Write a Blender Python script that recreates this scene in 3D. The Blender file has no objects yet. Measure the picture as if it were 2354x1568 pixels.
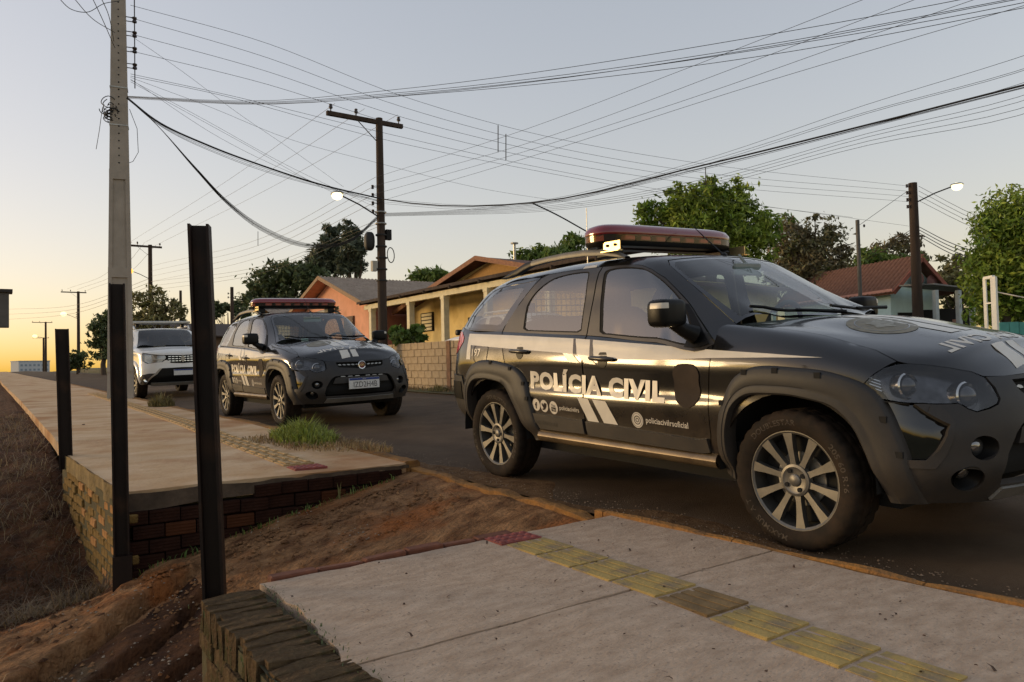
import bpy, bmesh, math, random
import numpy as np
from mathutils import Vector, Matrix
from mathutils.geometry import delaunay_2d_cdt
random.seed(7); rng = np.random.default_rng(11)
SC = bpy.context.scene
COL = SC.collection
R = math.radians
# ------------------------------------------------------------------ camera
CAM_H = .874
YAW, PITCH, ROLL = R(35), math.atan(54/1700), .0227
fw0 = np.array([math.sin(YAW), math.cos(YAW), 0.]); rt0 = np.array([math.cos(YAW), -math.sin(YAW), 0.]); up0 = np.array([0, 0, 1.])
FW = fw0*math.cos(PITCH)+up0*math.sin(PITCH); up1 = -fw0*math.sin(PITCH)+up0*math.cos(PITCH)
RT = rt0*math.cos(ROLL)-up1*math.sin(ROLL); UP = up1*math.cos(ROLL)+rt0*math.sin(ROLL)
cam_d = bpy.data.cameras.new('camera'); cam = bpy.data.objects.new('camera', cam_d); COL.objects.link(cam)
cm = Matrix.Identity(4)
for i in range(3):
    cm[i][0] = RT[i]; cm[i][1] = UP[i]; cm[i][2] = -FW[i]
cm[2][3] = CAM_H
cam.matrix_world = cm
cam_d.sensor_width = 36; cam_d.lens = 36*1700/2354; cam_d.clip_start = .05; cam_d.clip_end = 3000
SC.camera = cam
def ray(x, y): return FW+RT*(x-1177)/1700-UP*(y-784)/1700
def at(x, y, Z): return np.array([0, 0, CAM_H])+ray(x, y)*Z          # a point seen in direction x, y at a chosen distance
def atX(x, y, X): d = ray(x, y); return np.array([0, 0, CAM_H])+d*X/d[0]
def atY(x, y, Y): d = ray(x, y); return np.array([0, 0, CAM_H])+d*Y/d[1]
# ------------------------------------------------------------------ sky and sun
SUN_AZ = R(-45)       # measured from +Y towards +X
SUN_EL = R(2.0)
W = bpy.data.worlds.new('World'); SC.world = W; W.use_nodes = True
nt = W.node_tree; nt.nodes.clear()
sky = nt.nodes.new('ShaderNodeTexSky'); sky.sky_type = 'NISHITA'; sky.sun_disc = False
sky.sun_elevation = SUN_EL; sky.sun_rotation = SUN_AZ
sky.air_density = 1.0; sky.dust_density = 1.0; sky.ozone_density = 1.0
bg = nt.nodes.new('ShaderNodeBackground'); bg.inputs[1].default_value = .15
wo = nt.nodes.new('ShaderNodeOutputWorld')
gm = nt.nodes.new('ShaderNodeGamma'); gm.inputs[1].default_value = .5
tn = nt.nodes.new('ShaderNodeMix'); tn.data_type = 'RGBA'; tn.blend_type = 'MULTIPLY'; tn.inputs[0].default_value = 1.; tn.inputs[7].default_value = (.99, .928, .985, 1)
nt.links.new(sky.outputs[0], gm.inputs[0]); nt.links.new(gm.outputs[0], tn.inputs[6]); nt.links.new(tn.outputs[2], bg.inputs[0]); nt.links.new(bg.outputs[0], wo.inputs[0])
sl = bpy.data.lights.new('sun', 'SUN'); sl.energy = .5; sl.angle = R(15); sl.color = (1, .70, .36)
so = bpy.data.objects.new('sun', sl); COL.objects.link(so)
sd = Vector((math.sin(SUN_AZ)*math.cos(R(4)), math.cos(SUN_AZ)*math.cos(R(4)), math.sin(R(4))))
so.rotation_euler = sd.to_track_quat('Z', 'Y').to_euler()
SC.view_settings.view_transform = 'Standard'; SC.view_settings.look = 'None'
SC.view_settings.exposure = 2.1; SC.view_settings.gamma = 1.0
SC.render.engine = 'CYCLES'
try:
    SC.cycles.use_denoising = True; SC.cycles.denoiser = 'OPENIMAGEDENOISE'
except Exception: pass
SC.cycles.max_bounces = 8; SC.cycles.transparent_max_bounces = 16
# ------------------------------------------------------------------ materials
MATS = {}
def mat(name, col, rough=.8, metal=0., var=.25, vscale=6., bump=0., bscale=40., coat=0., spec=.5, crough=.03, island=0., col2=None, detail=5., dist=.01, em=None, ems=0., stretch=None, alpha=None, col3=None, s3=1., p3=.55, dusty=None):
    if name in MATS: return MATS[name]
    m = bpy.data.materials.new(name); m.use_nodes = True; MATS[name] = m
    n = m.node_tree.nodes; l = m.node_tree.links; b = n['Principled BSDF']
    b.inputs['Roughness'].default_value = rough; b.inputs['Metallic'].default_value = metal
    b.inputs['Coat Weight'].default_value = coat; b.inputs['Coat Roughness'].default_value = crough
    b.inputs['Specular IOR Level'].default_value = spec
    if em: b.inputs['Emission Color'].default_value = (*em, 1); b.inputs['Emission Strength'].default_value = ems
    if alpha is not None: b.inputs['Alpha'].default_value = alpha
    tc = n.new('ShaderNodeTexCoord'); src = tc.outputs['Object']
    if stretch:
        mp = n.new('ShaderNodeMapping'); mp.inputs['Scale'].default_value = stretch; l.new(src, mp.inputs[0]); src = mp.outputs[0]
    if var > 0 or col2:
        nz = n.new('ShaderNodeTexNoise'); nz.inputs['Scale'].default_value = vscale; nz.inputs['Detail'].default_value = detail; nz.inputs['Roughness'].default_value = .62
        l.new(src, nz.inputs['Vector'])
        rp = n.new('ShaderNodeValToRGB'); rp.color_ramp.elements[0].position = .33; rp.color_ramp.elements[1].position = .67
        c2 = col2 if col2 else tuple(min(1, c*(1+var)) for c in col)
        c1 = col if col2 else tuple(c*(1-var) for c in col)
        rp.color_ramp.elements[0].color = (*c1, 1); rp.color_ramp.elements[1].color = (*c2, 1)
        l.new(nz.outputs['Fac'], rp.inputs[0]); out = rp.outputs[0]
    else:
        rg = n.new('ShaderNodeRGB'); rg.outputs[0].default_value = (*col, 1); out = rg.outputs[0]
    if col3:
        n3 = n.new('ShaderNodeTexNoise'); n3.inputs['Scale'].default_value = s3; n3.inputs['Detail'].default_value = 7; l.new(tc.outputs['Object'], n3.inputs['Vector'])
        r3 = n.new('ShaderNodeValToRGB'); r3.color_ramp.elements[0].position = p3-.06; r3.color_ramp.elements[1].position = p3+.1; l.new(n3.outputs['Fac'], r3.inputs[0])
        m3 = n.new('ShaderNodeMix'); m3.data_type = 'RGBA'; l.new(r3.outputs[0], m3.inputs[0]); l.new(out, m3.inputs[6]); m3.inputs[7].default_value = (*col3, 1); out = m3.outputs[2]
    if island:
        ge = n.new('ShaderNodeNewGeometry'); hs = n.new('ShaderNodeHueSaturation')
        mr = n.new('ShaderNodeMapRange'); mr.inputs[3].default_value = 1-island; mr.inputs[4].default_value = 1+island
        l.new(ge.outputs['Random Per Island'], mr.inputs[0]); l.new(mr.outputs[0], hs.inputs['Value'])
        mh = n.new('ShaderNodeMapRange'); mh.inputs[3].default_value = .485; mh.inputs[4].default_value = .515
        ml = n.new('ShaderNodeMath'); ml.operation = 'FRACT'; mm = n.new('ShaderNodeMath'); mm.operation = 'MULTIPLY'; mm.inputs[1].default_value = 7.31
        l.new(ge.outputs['Random Per Island'], mm.inputs[0]); l.new(mm.outputs[0], ml.inputs[0]); l.new(ml.outputs[0], mh.inputs[0]); l.new(mh.outputs[0], hs.inputs['Hue'])
        l.new(out, hs.inputs['Color']); out = hs.outputs[0]
    if dusty:       # dried mud thrown up by the wheels: (z where it ends, z where it is full, amount, colour)
        z1, z0, am, dc = dusty; sx = n.new('ShaderNodeSeparateXYZ'); l.new(tc.outputs['Object'], sx.inputs[0])
        mz = n.new('ShaderNodeMapRange'); mz.inputs[1].default_value = z1; mz.inputs[2].default_value = z0; mz.inputs[3].default_value = 0; mz.inputs[4].default_value = am; l.new(sx.outputs[2], mz.inputs[0])
        nd = n.new('ShaderNodeTexNoise'); nd.inputs['Scale'].default_value = 5; nd.inputs['Detail'].default_value = 9; nd.inputs['Roughness'].default_value = .7; l.new(tc.outputs['Object'], nd.inputs['Vector'])
        rd_ = n.new('ShaderNodeMapRange'); rd_.inputs[1].default_value = .35; rd_.inputs[2].default_value = .7; rd_.inputs[3].default_value = .35; rd_.inputs[4].default_value = 1.3; l.new(nd.outputs['Fac'], rd_.inputs[0])
        mu = n.new('ShaderNodeMath'); mu.operation = 'MULTIPLY'; mu.use_clamp = True; l.new(mz.outputs[0], mu.inputs[0]); l.new(rd_.outputs[0], mu.inputs[1])
        md = n.new('ShaderNodeMix'); md.data_type = 'RGBA'; l.new(mu.outputs[0], md.inputs[0]); l.new(out, md.inputs[6]); md.inputs[7].default_value = (*dc, 1); out = md.outputs[2]
        mr_ = n.new('ShaderNodeMapRange'); mr_.inputs[3].default_value = rough; mr_.inputs[4].default_value = .9; l.new(mu.outputs[0], mr_.inputs[0]); l.new(mr_.outputs[0], b.inputs['Roughness'])
        mc = n.new('ShaderNodeMapRange'); mc.inputs[3].default_value = coat; mc.inputs[4].default_value = 0; l.new(mu.outputs[0], mc.inputs[0]); l.new(mc.outputs[0], b.inputs['Coat Weight'])
    l.new(out, b.inputs['Base Color'])
    if bump:
        nb = n.new('ShaderNodeTexNoise'); nb.inputs['Scale'].default_value = bscale; nb.inputs['Detail'].default_value = 6; l.new(src, nb.inputs['Vector'])
        bp = n.new('ShaderNodeBump'); bp.inputs['Strength'].default_value = bump; bp.inputs['Distance'].default_value = dist
        l.new(nb.outputs['Fac'], bp.inputs['Height']); l.new(bp.outputs[0], b.inputs['Normal'])
    return m
def glass(name, tint, gl=.02, refl=1.0, dust=0., ior=1.6):
    if name in MATS: return MATS[name]
    m = bpy.data.materials.new(name); m.use_nodes = True; MATS[name] = m
    n = m.node_tree.nodes; l = m.node_tree.links; n.clear()
    o = n.new('ShaderNodeOutputMaterial'); tr = n.new('ShaderNodeBsdfTransparent'); tr.inputs[0].default_value = (*tint, 1)
    g = n.new('ShaderNodeBsdfGlossy'); g.inputs['Roughness'].default_value = gl; g.inputs[0].default_value = (refl, refl, refl, 1)
    r0 = ((ior-1)/(ior+1))**2; lw = n.new('ShaderNodeLayerWeight'); lw.inputs[0].default_value = .5
    pw = n.new('ShaderNodeMath'); pw.operation = 'POWER'; pw.inputs[1].default_value = 5.; l.new(lw.outputs['Facing'], pw.inputs[0])
    f = n.new('ShaderNodeMapRange'); f.inputs[3].default_value = r0; f.inputs[4].default_value = 1.; l.new(pw.outputs[0], f.inputs[0]); mx = n.new('ShaderNodeMixShader')
    l.new(f.outputs[0], mx.inputs[0]); l.new(tr.outputs[0], mx.inputs[1]); l.new(g.outputs[0], mx.inputs[2]); last = mx
    if dust:
        d = n.new('ShaderNodeBsdfDiffuse'); d.inputs[0].default_value = (.35, .32, .27, 1); m2 = n.new('ShaderNodeMixShader'); m2.inputs[0].default_value = dust
        l.new(mx.outputs[0], m2.inputs[1]); l.new(d.outputs[0], m2.inputs[2]); last = m2
    l.new(last.outputs[0], o.inputs[0]); return m
# ------------------------------------------------------------------ object helpers
def tag(o, label=None, cat=None, group=None, kind=None):
    if label: o['label'] = label
    if cat: o['category'] = cat
    if group: o['group'] = group
    if kind: o['kind'] = kind
    return o
def empty(name, loc=(0, 0, 0), rz=0, label=None, cat=None, group=None):
    o = bpy.data.objects.new(name, None); o.empty_display_size = .2; COL.objects.link(o); o.location = loc; o.rotation_euler = (0, 0, rz)
    return tag(o, label, cat, group)
def link(name, me, parent=None, m=None):
    o = bpy.data.objects.new(name, me); COL.objects.link(o)
    if parent is not None: o.parent = parent
    if m is not None: me.materials.append(m) if len(me.materials) == 0 else None
    return o
def copy_tree(o, parent=None):
    c = o.copy(); COL.objects.link(c); c.parent = parent
    for ch in list(o.children): copy_tree(ch, c)
    return c
class MB:
    def __init__(s): s.v = []; s.f = []
    def add(s, vs, fs):
        k = len(s.v); s.v += [tuple(map(float, p)) for p in vs]; s.f += [tuple(k+i for i in f) for f in fs]; return s
    def box(s, c, d, rz=0., ax=None):
        x, y, z = [a/2 for a in d]; c = np.array(c, float)
        B = np.eye(3) if ax is None else np.array(ax, float).T
        if rz: B = np.array([[math.cos(rz), -math.sin(rz), 0], [math.sin(rz), math.cos(rz), 0], [0, 0, 1]])@B
        vs = [c+B@np.array(p) for p in [(-x, -y, -z), (x, -y, -z), (x, y, -z), (-x, y, -z), (-x, -y, z), (x, -y, z), (x, y, z), (-x, y, z)]]
        return s.add(vs, [(0, 3, 2, 1), (4, 5, 6, 7), (0, 1, 5, 4), (1, 2, 6, 5), (2, 3, 7, 6), (3, 0, 4, 7)])
    def bar(s, a, b, w, h=None, upv=(0, 0, 1)):
        a = np.array(a, float); b = np.array(b, float); h = w if h is None else h; d = b-a; L = np.linalg.norm(d); d = d/L
        u = np.array(upv, float); sx = np.cross(d, u)
        if np.linalg.norm(sx) < 1e-4: sx = np.cross(d, (1, 0, 0))
        sx /= np.linalg.norm(sx); uu = np.cross(sx, d)
        return s.box((a+b)/2, (L, w, h), ax=[d, sx, uu])
    def tube(s, pts, r, n=6, cap=True):
        pts = [np.array(p, float) for p in pts]; m = len(pts); rs = r if hasattr(r, '__len__') else [r]*m; k = len(s.v); prev = None
        for i, p in enumerate(pts):
            d = pts[min(i+1, m-1)]-pts[max(i-1, 0)]; d /= max(np.linalg.norm(d), 1e-9)
            if prev is None:
                a = np.cross(d, (0, 0, 1.)); a = np.cross(d, (1., 0, 0)) if np.linalg.norm(a) < .1 else a
            else: a = prev-d*(prev@d)
            a /= np.linalg.norm(a); prev = a; b = np.cross(d, a)
            for j in range(n):
                t = 2*math.pi*j/n; s.v.append(tuple(p+(a*math.cos(t)+b*math.sin(t))*rs[i]))
        for i in range(m-1):
            for j in range(n): s.f.append((k+i*n+j, k+i*n+(j+1) % n, k+(i+1)*n+(j+1) % n, k+(i+1)*n+j))
        if cap: s.f.append(tuple(k+j for j in range(n))[::-1]); s.f.append(tuple(k+(m-1)*n+j for j in range(n)))
        return s
    def cyl(s, a, b, r, n=16, r2=None): return s.tube([a, b], [r, r if r2 is None else r2], n)
    def lathe(s, prof, n=32, org=(0, 0, 0), axis='y', close=False):     # prof: (r, h) list around an axis
        k = len(s.v); m = len(prof)
        for r, h in prof:
            for j in range(n):
                t = 2*math.pi*j/n; c, q = r*math.cos(t), r*math.sin(t)
                p = {'y': (c, h, q), 'z': (c, q, h), 'x': (h, c, q)}[axis]; s.v.append((p[0]+org[0], p[1]+org[1], p[2]+org[2]))
        for i in range(m-1 if not close else m):
            i2 = (i+1) % m
            for j in range(n): s.f.append((k+i*n+j, k+i*n+(j+1) % n, k+i2*n+(j+1) % n, k+i2*n+j))
        return s
    def prism(s, poly, fn, h0, h1):        # poly 2D, fn(a, b, h) -> 3D
        n = len(poly); s.add([fn(a, b, h0) for a, b in poly]+[fn(a, b, h1) for a, b in poly],
            [tuple(range(n))[::-1], tuple(range(n, 2*n))]+[(i, (i+1) % n, n+(i+1) % n, n+i) for i in range(n)]); return s
    def sphere(s, c, r, n=10, m=6):
        r = (r, r, r) if not hasattr(r, '__len__') else r
        pts = [(c[0], c[1], c[2]-r[2])]
        for i in range(1, m):
            a = -math.pi/2+math.pi*i/m
            for j in range(n): t = 2*math.pi*j/n; pts.append((c[0]+r[0]*math.cos(a)*math.cos(t), c[1]+r[1]*math.cos(a)*math.sin(t), c[2]+r[2]*math.sin(a)))
        pts.append((c[0], c[1], c[2]+r[2])); L = len(pts)-1
        fs = [(0, 1+(j+1) % n, 1+j) for j in range(n)]
        for i in range(m-2):
            for j in range(n): fs.append((1+i*n+j, 1+i*n+(j+1) % n, 1+(i+1)*n+(j+1) % n, 1+(i+1)*n+j))
        fs += [(1+(m-2)*n+j, 1+(m-2)*n+(j+1) % n, L) for j in range(n)]
        return s.add(pts, fs)
    def mesh(s, name, m=None, smooth=None, fixn=True, bevel=0.):
        me = bpy.data.meshes.new(name); me.from_pydata(s.v, [], s.f); me.update()
        if fixn or bevel:
            bm = bmesh.new(); bm.from_mesh(me)
            if bevel: bmesh.ops.bevel(bm, geom=list(bm.edges), offset=bevel, segments=1, affect='EDGES', clamp_overlap=True)
            bmesh.ops.recalc_face_normals(bm, faces=bm.faces); bm.to_mesh(me); bm.free()
        if smooth is not None:
            me.polygons.foreach_set('use_smooth', [True]*len(me.polygons)); me.set_sharp_from_angle(angle=R(smooth))
        if m: me.materials.append(m)
        return me
    def build(s, name, m=None, parent=None, smooth=None, fixn=True, bevel=0.): return link(name, s.mesh(name, m, smooth, fixn, bevel), parent)
def gridmesh(name, P, m=None, smooth=True):
    P = np.asarray(P, float); a, b = P.shape[:2]; I = np.arange(a*b).reshape(a, b)
    f = np.stack([I[:-1, :-1], I[1:, :-1], I[1:, 1:], I[:-1, 1:]], -1).reshape(-1, 4)
    me = bpy.data.meshes.new(name); me.from_pydata(P.reshape(-1, 3).tolist(), [], f.tolist()); me.update()
    if smooth: me.polygons.foreach_set('use_smooth', [True]*len(me.polygons))
    if m: me.materials.append(m)
    return me
_ph = rng.uniform(0, 6.28, (40, 3)); _dr = rng.normal(size=(40, 2)); _dr /= np.linalg.norm(_dr, axis=1)[:, None]
def noise2(x, y, f, o=4, k0=0):
    r = 0; a = 1.; t = 0
    for i in range(o):
        for q in range(3):
            d = _dr[(k0+i*3+q) % 40]; p = _ph[(k0+i*3+q) % 40]
            r = r+a*np.sin(f*(d[0]*x+d[1]*y)+p[0]+1.7*np.sin(f*.6*(d[1]*x-d[0]*y)+p[1]))
            t += a
        f *= 2.03; a *= .55
    return r/t*1.6
def sm(a, b, x): t = np.clip((x-a)/(b-a), 0, 1); return t*t*(3-2*t)
def text_mesh(txt, size=1., bold=0.):
    """outline text as flat 2D triangles: verts (n,2), faces"""
    c = bpy.data.curves.new('lettering', 'FONT'); c.body = txt; c.size = size; c.offset = bold; c.resolution_u = 3; c.space_character = 1.0+bold*2.2
    o = bpy.data.objects.new('lettering', c); COL.objects.link(o); bpy.context.view_layer.update()
    dg = bpy.context.evaluated_depsgraph_get(); me = bpy.data.meshes.new_from_object(o.evaluated_get(dg))
    bm = bmesh.new(); bm.from_mesh(me); bmesh.ops.triangulate(bm, faces=bm.faces)
    v = np.array([p.co[:2] for p in bm.verts]); f = [[q.index for q in fc.verts] for fc in bm.faces]
    bm.free(); bpy.data.objects.remove(o); bpy.data.curves.remove(c); bpy.data.meshes.remove(me)
    return v, f
# ------------------------------------------------------------------ ground
_ry = np.array([-60, -20, -4, 2.07, 4.55, 9.3, 11.8, 18.8, 40, 100, 200, 400.]); _rz = np.array([-1.6, -.55, -.16, -.007, .055, .17, .2, .297, .5, 1.08, 1.75, 2.2])
def zr0(Y): return np.interp(Y, _ry, _rz)
def zroad(X, Y):
    X = np.asarray(X, float); return zr0(Y)+.042*np.clip(X-3, -.6, 3)-.07*np.clip(X-6, 0, 3.4)
def kx(Y): return np.interp(Y, [-20, 1.1, 1.9, 3.2, 5.4, 6.7, 10.2, 12.3, 20, 200], [3.5, 2.92, 2.84, 2.76, 2.74, 2.70, 2.55, 2.5, 2.42, 2.3])
def ex(Y): return np.interp(Y, [5.2, 7.3, 12, 40, 200], [.66, .50, .47, .25, .1])
def zslab(Y): return np.interp(Y, [5.1, 9.3, 12, 19, 40, 200], [.128, .255, .285, .385, .59, 1.85])
M_asph = mat('asphalt', (.068, .042, .023), .85, var=.3, vscale=2.5, bump=.7, bscale=140, dist=.008, col2=(.104, .067, .038), spec=.2, col3=(.135, .087, .049), s3=.6, p3=.6)
M_conc = mat('sidewalk_concrete', (.385, .275, .19), .92, bump=.9, bscale=60, dist=.008, vscale=11, col2=(.53, .40, .29), detail=14, stretch=(.8, 1.9, 1), spec=.2, col3=(.17, .13, .10), s3=75, p3=.66)
M_conc2 = mat('dusty_concrete', (.48, .295, .145), .92, bump=.9, bscale=30, dist=.012, vscale=2.2, col2=(.64, .47, .30), detail=14, stretch=(.8, 1.4, 1), spec=.2, col3=(.40, .21, .095), s3=1.4, p3=.56)
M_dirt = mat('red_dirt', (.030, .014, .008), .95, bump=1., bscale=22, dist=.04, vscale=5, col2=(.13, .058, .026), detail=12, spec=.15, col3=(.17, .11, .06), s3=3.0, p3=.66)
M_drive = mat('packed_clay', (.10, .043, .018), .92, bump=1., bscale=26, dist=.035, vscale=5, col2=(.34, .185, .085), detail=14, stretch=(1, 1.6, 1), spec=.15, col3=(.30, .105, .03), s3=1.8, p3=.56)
M_kerb = mat('worn_orange_kerb_paint', (.38, .185, .05), .9, bump=1., bscale=40, dist=.015, vscale=9, col2=(.20, .11, .05), detail=12, spec=.2)
M_kerb2 = mat('bare_kerb', (.16, .12, .09), .9, bump=.6, bscale=40, vscale=9, col2=(.26, .2, .15), detail=8)
def axis(*segs):
    o = []
    for a, b, n in segs: o += list(np.linspace(a, b, n, endpoint=False))
    return np.array(o+[segs[-1][1]])
# far terrain sheet out to the horizon, below everything
gy = axis((-400, -20, 12), (-20, 60, 40), (60, 400, 20), (400, 1500, 8)); gx = axis((-900, -14, 14), (-14, 60, 40), (60, 900, 12))
GX, GY = np.meshgrid(gx, gy, indexing='ij')
GZ = np.where(GX < 4, -.95, np.where(GX > 9.4, zr0(GY)-.12+.02*np.clip(GX-10, 0, 60), zr0(GY)-.5))+np.where(GX < 4, np.clip(zr0(GY)-.3, 0, 9)*sm(14, 60, GY), 0)+.12*noise2(GX, GY, .15)
GZ = np.where((GX > 1) & (GX < 10.5), np.minimum(GZ, zr0(GY)-.45), GZ)
M_earth = mat('earth_and_grass', (.07, .06, .03), .95, vscale=.8, col2=(.06, .075, .025), bump=.6, bscale=6, dist=.1, detail=8)
tag(link('ground', gridmesh('ground', np.stack([GX, GY, GZ], -1), M_earth)), kind='structure')
# road
ry = axis((-40, 0, 20), (0, 20, 60), (20, 60, 40), (60, 330, 60)); rx = np.linspace(0, 1, 22)
RX = np.array([[kx(y)+.05+(9.3-kx(y)-.05)*t for y in ry] for t in rx]); RY = np.tile(ry, (len(rx), 1))
RZ = zroad(RX, RY)+.004*noise2(RX, RY, 1.1, 3)
tag(link('road', gridmesh('road', np.stack([RX, RY, RZ], -1), M_asph)), kind='structure')
# gravel washed on the road edge by the driveway
def pebbles(name, pts, r0, r1, m, seed=1):
    g = np.random.default_rng(seed); b = MB()
    for p in pts:
        r = g.uniform(r0, r1); a = g.uniform(.6, 1.4, 3)
        vs = [(p[0]+r*a[0]*q[0], p[1]+r*a[1]*q[1], p[2]+r*a[2]*q[2]*.7) for q in [(1, .2, 0), (-.3, 1, .1), (-.9, -.6, 0), (.2, -1, .1), (0, 0, 1)]]
        b.add(vs, [(0, 1, 4), (1, 2, 4), (2, 3, 4), (3, 0, 4)])
    return tag(b.build(name, m, fixn=False), kind='stuff')
# far pavement
fy = axis((5.2, 12, 40), (12, 60, 40), (60, 300, 30)); ft = np.linspace(0, 1, 14)
FX = np.array([[ex(y)+(kx(y)-.13-ex(y))*t for y in fy] for t in ft]); FY = np.tile(fy, (len(ft), 1)); FZ = zslab(FY)+.006*noise2(FX, FY, 1.7, 3)+.03*(FX-1.6)*0
def slab(name, X, Y, Z, m, depth=.12, bottom=True):
    P = np.stack([X, Y, Z], -1); a, b = P.shape[:2]; Q = P.copy(); Q[..., 2] -= depth
    ring = [(i, 0) for i in range(a)]+[(a-1, j) for j in range(1, b)]+[(i, b-1) for i in range(a-2, -1, -1)]+[(0, j) for j in range(b-2, 0, -1)]
    v = P.reshape(-1, 3).tolist(); I = np.arange(a*b).reshape(a, b)
    f = np.stack([I[:-1, :-1], I[1:, :-1], I[1:, 1:], I[:-1, 1:]], -1).reshape(-1, 4).tolist(); k = len(v)
    for r in ring: v.append(Q[r].tolist())
    n = len(ring)
    for i in range(n): f.append([int(I[ring[i]]), k+i, k+(i+1) % n, int(I[ring[(i+1) % n]])])
    me = bpy.data.meshes.new(name); me.from_pydata(v, [], f); bm = bmesh.new(); bm.from_mesh(me); bmesh.ops.recalc_face_normals(bm, faces=bm.faces)
    if sum(fc.normal.z for fc in bm.faces) < 0: bmesh.ops.reverse_faces(bm, faces=bm.faces)
    bm.to_mesh(me); bm.free(); me.polygons.foreach_set('use_smooth', [True]*len(me.polygons)); me.set_sharp_from_angle(angle=R(35)); me.materials.append(m)
    return link(name, me)
far_pave = tag(slab('pavement', FX, FY, FZ, M_conc2, .11), kind='structure')
# near pavement: two poured panels with a joint at Y = 2.03
def zns(X, Y): return .03+.012*(np.asarray(Y)-2)+.008*(np.asarray(X)-2)+np.minimum(0, zr0(Y)+.035-.03)*0+np.where(np.asarray(Y) < 2, .02*(np.asarray(Y)-2), 0)
near_pave = empty('pavement'); tag(near_pave, kind='structure')
for y0, y1 in ((2.035, 3.0), (-.6, 2.02), (-3.6, -.615)):
    ny = int((y1-y0)*22)+2; yy = np.linspace(y0, y1, ny); tt = np.linspace(0, 1, 46)
    X = np.array([[.84+.02*math.sin(3*y)+(kx(y)-.05-.84)*t for y in yy] for t in tt]); Y = np.tile(yy, (46, 1))
    if y1 > 2.9:
        Y = Y-.02*np.abs(noise2(X, Y*0, 9, 3))*sm(2.8, 3.0, Y)
    X = X+(.03*noise2(X*0, Y, 11, 4))*(np.arange(46)[:, None] == 0)
    if y1 < 2.5 and y1 > 1: Y = Y+(.006*noise2(X, Y*0, 7, 3))*sm(1.95, 2.02, Y)
    Z = zns(X, Y)+.0025*noise2(X, Y, 8, 4)
    s_ = slab('slab', X, Y, Z, M_conc, .12); s_.parent = near_pave
# kerbs
def kerb(name, y0, y1, w, hgt, m, seg=.9, jit=.01, parent=None, top=None):
    ys = np.arange(y0, y1, seg)
    for a in ys:
        b = min(a+seg-.008, y1); n = max(4, int((b-a)/.025)); yy = np.linspace(a, b, n); P = []
        for y in yy:
            k = kx(y)+jit*.4*float(noise2(y, 1., 6, 3)); zt = top(y) if top else zr0(y)+hgt; zt += jit*.5*float(noise2(y, 5., 9, 3)); e = jit*.8*float(noise2(y, 9., 14, 3))
            P.append([(k-w, y, zt-.25), (k-w, y, zt-.003), (k-w+.012, y, zt), (k-.02+e, y, zt+.002), (k+e*.5, y, zt-.018), (k+.012, y, zt-.25)])
        P = [[tuple(np.mean(P[0], axis=0))]*6]+P+[[tuple(np.mean(P[-1], axis=0))]*6]; me = gridmesh('kerb_stone', P, m); me.set_sharp_from_angle(angle=R(50)); link('kerb_stone', me, parent)
ke = empty('kerb'); tag(ke, kind='structure')
kerb('k', -3.5, 3.12, .05, .05, M_kerb, .82, .011, ke, top=lambda y: max(zr0(y)+.05, float(zns(2.8, y))+.004))
kerb('k', 5.22, 40, .13, .1, M_kerb, .95, .014, ke, top=lambda y: float(zslab(y))+.004)
# lowered kerb across the driveway, worn and crusted
kerb('k', 3.13, 5.2, .09, .03, M_kerb, .7, .03, ke, top=lambda y: zr0(y)+.014)
# driveway and lot
def zdirt(X, Y):
    X = np.asarray(X, float); Y = np.asarray(Y, float)
    lot = -.78+.03*X
    ramp = np.interp(X, [-3, -1.2, .2, .65, 1.6, 2.3, 2.62, 2.8], [-.85, -.72, -.53, -.42, -.19, -.04, .03, .025])+.028*(Y-4)*sm(.3, 1.5, X)
    dv = sm(2.4, 3.2, Y)*(1-sm(5.35, 5.8, Y)*1.0)
    left = 1-sm(.2, .62, X)
    z = ramp
    near = sm(3.1, 2.2, Y); z = z*(1-near*left)+(lot+.0)*near*left
    bank = np.interp(Y, [5.1, 5.8, 6.4, 7.0, 8, 9.5, 14, 60], [-.62, -.68, -.52, -.29, -.02, .12, .22, .7])-.12*np.clip(.45-X, 0, 3)-.05*np.clip(-X-2.5, 0, 6)
    k = sm(4.9, 5.9, Y)*(1-sm(.5, .68, X))
    z = z*(1-k)+bank*k
    # broken clay ledges running down the lot
    d = (X-.02)*-.62+(Y-4.15)*.78+.035*noise2(X, Y, 4.5, 4, 5); w = (1-sm(.85, 1.1, X))*sm(-4, -2, X)
    for c, h, gr in ((0., .10, .11), (-.30, .06, .07), (-.62, .05, .05), (.34, -.03, .05)):
        e = d-c+.02*noise2(X, Y, 9, 3, 11+int(c*10)); z = z-w*(h*(1-sm(-.012, .014, e))+gr*np.exp(-((e+.022)/.026)**2))
    return z
dx = axis((-14, -4, 10), (-4, -1.6, 40), (-1.6, 0, 60), (0, 1.15, 96), (1.15, 2.72, 60)); dy = axis((-8, .6, 14), (.6, 3.3, 60), (3.3, 5.3, 170), (5.3, 7.6, 80), (7.6, 16, 60), (16, 60, 20))
DX, DY = np.meshgrid(dx, dy, indexing='ij'); DZ = zdirt(DX, DY)
DZ = DZ+.014*noise2(DX, DY, 3.1, 5)+.02*noise2(DX, DY, 11, 6, 7)*(1-sm(1.0, 1.9, DX)*.5)+.05*np.abs(noise2(DX, DY, 2.3, 4, 13))*sm(5.6, 6.6, DY)*(1-sm(.3, .5, DX))
DZ = np.where((DY > 5.24) & (DX > ex(DY)+.1), np.minimum(DZ, zslab(DY)-.25), DZ)       # under the far pavement
DZ = np.where((DY < 2.97) & (DX > .9), np.minimum(DZ, -.2), DZ)
DZ = np.where((DX > 2.5) & (DY < 2.95), -.4, DZ)
me = gridmesh('dirt_lot', np.stack([DX, DY, DZ], -1), M_dirt); me.materials.append(M_drive)
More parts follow.
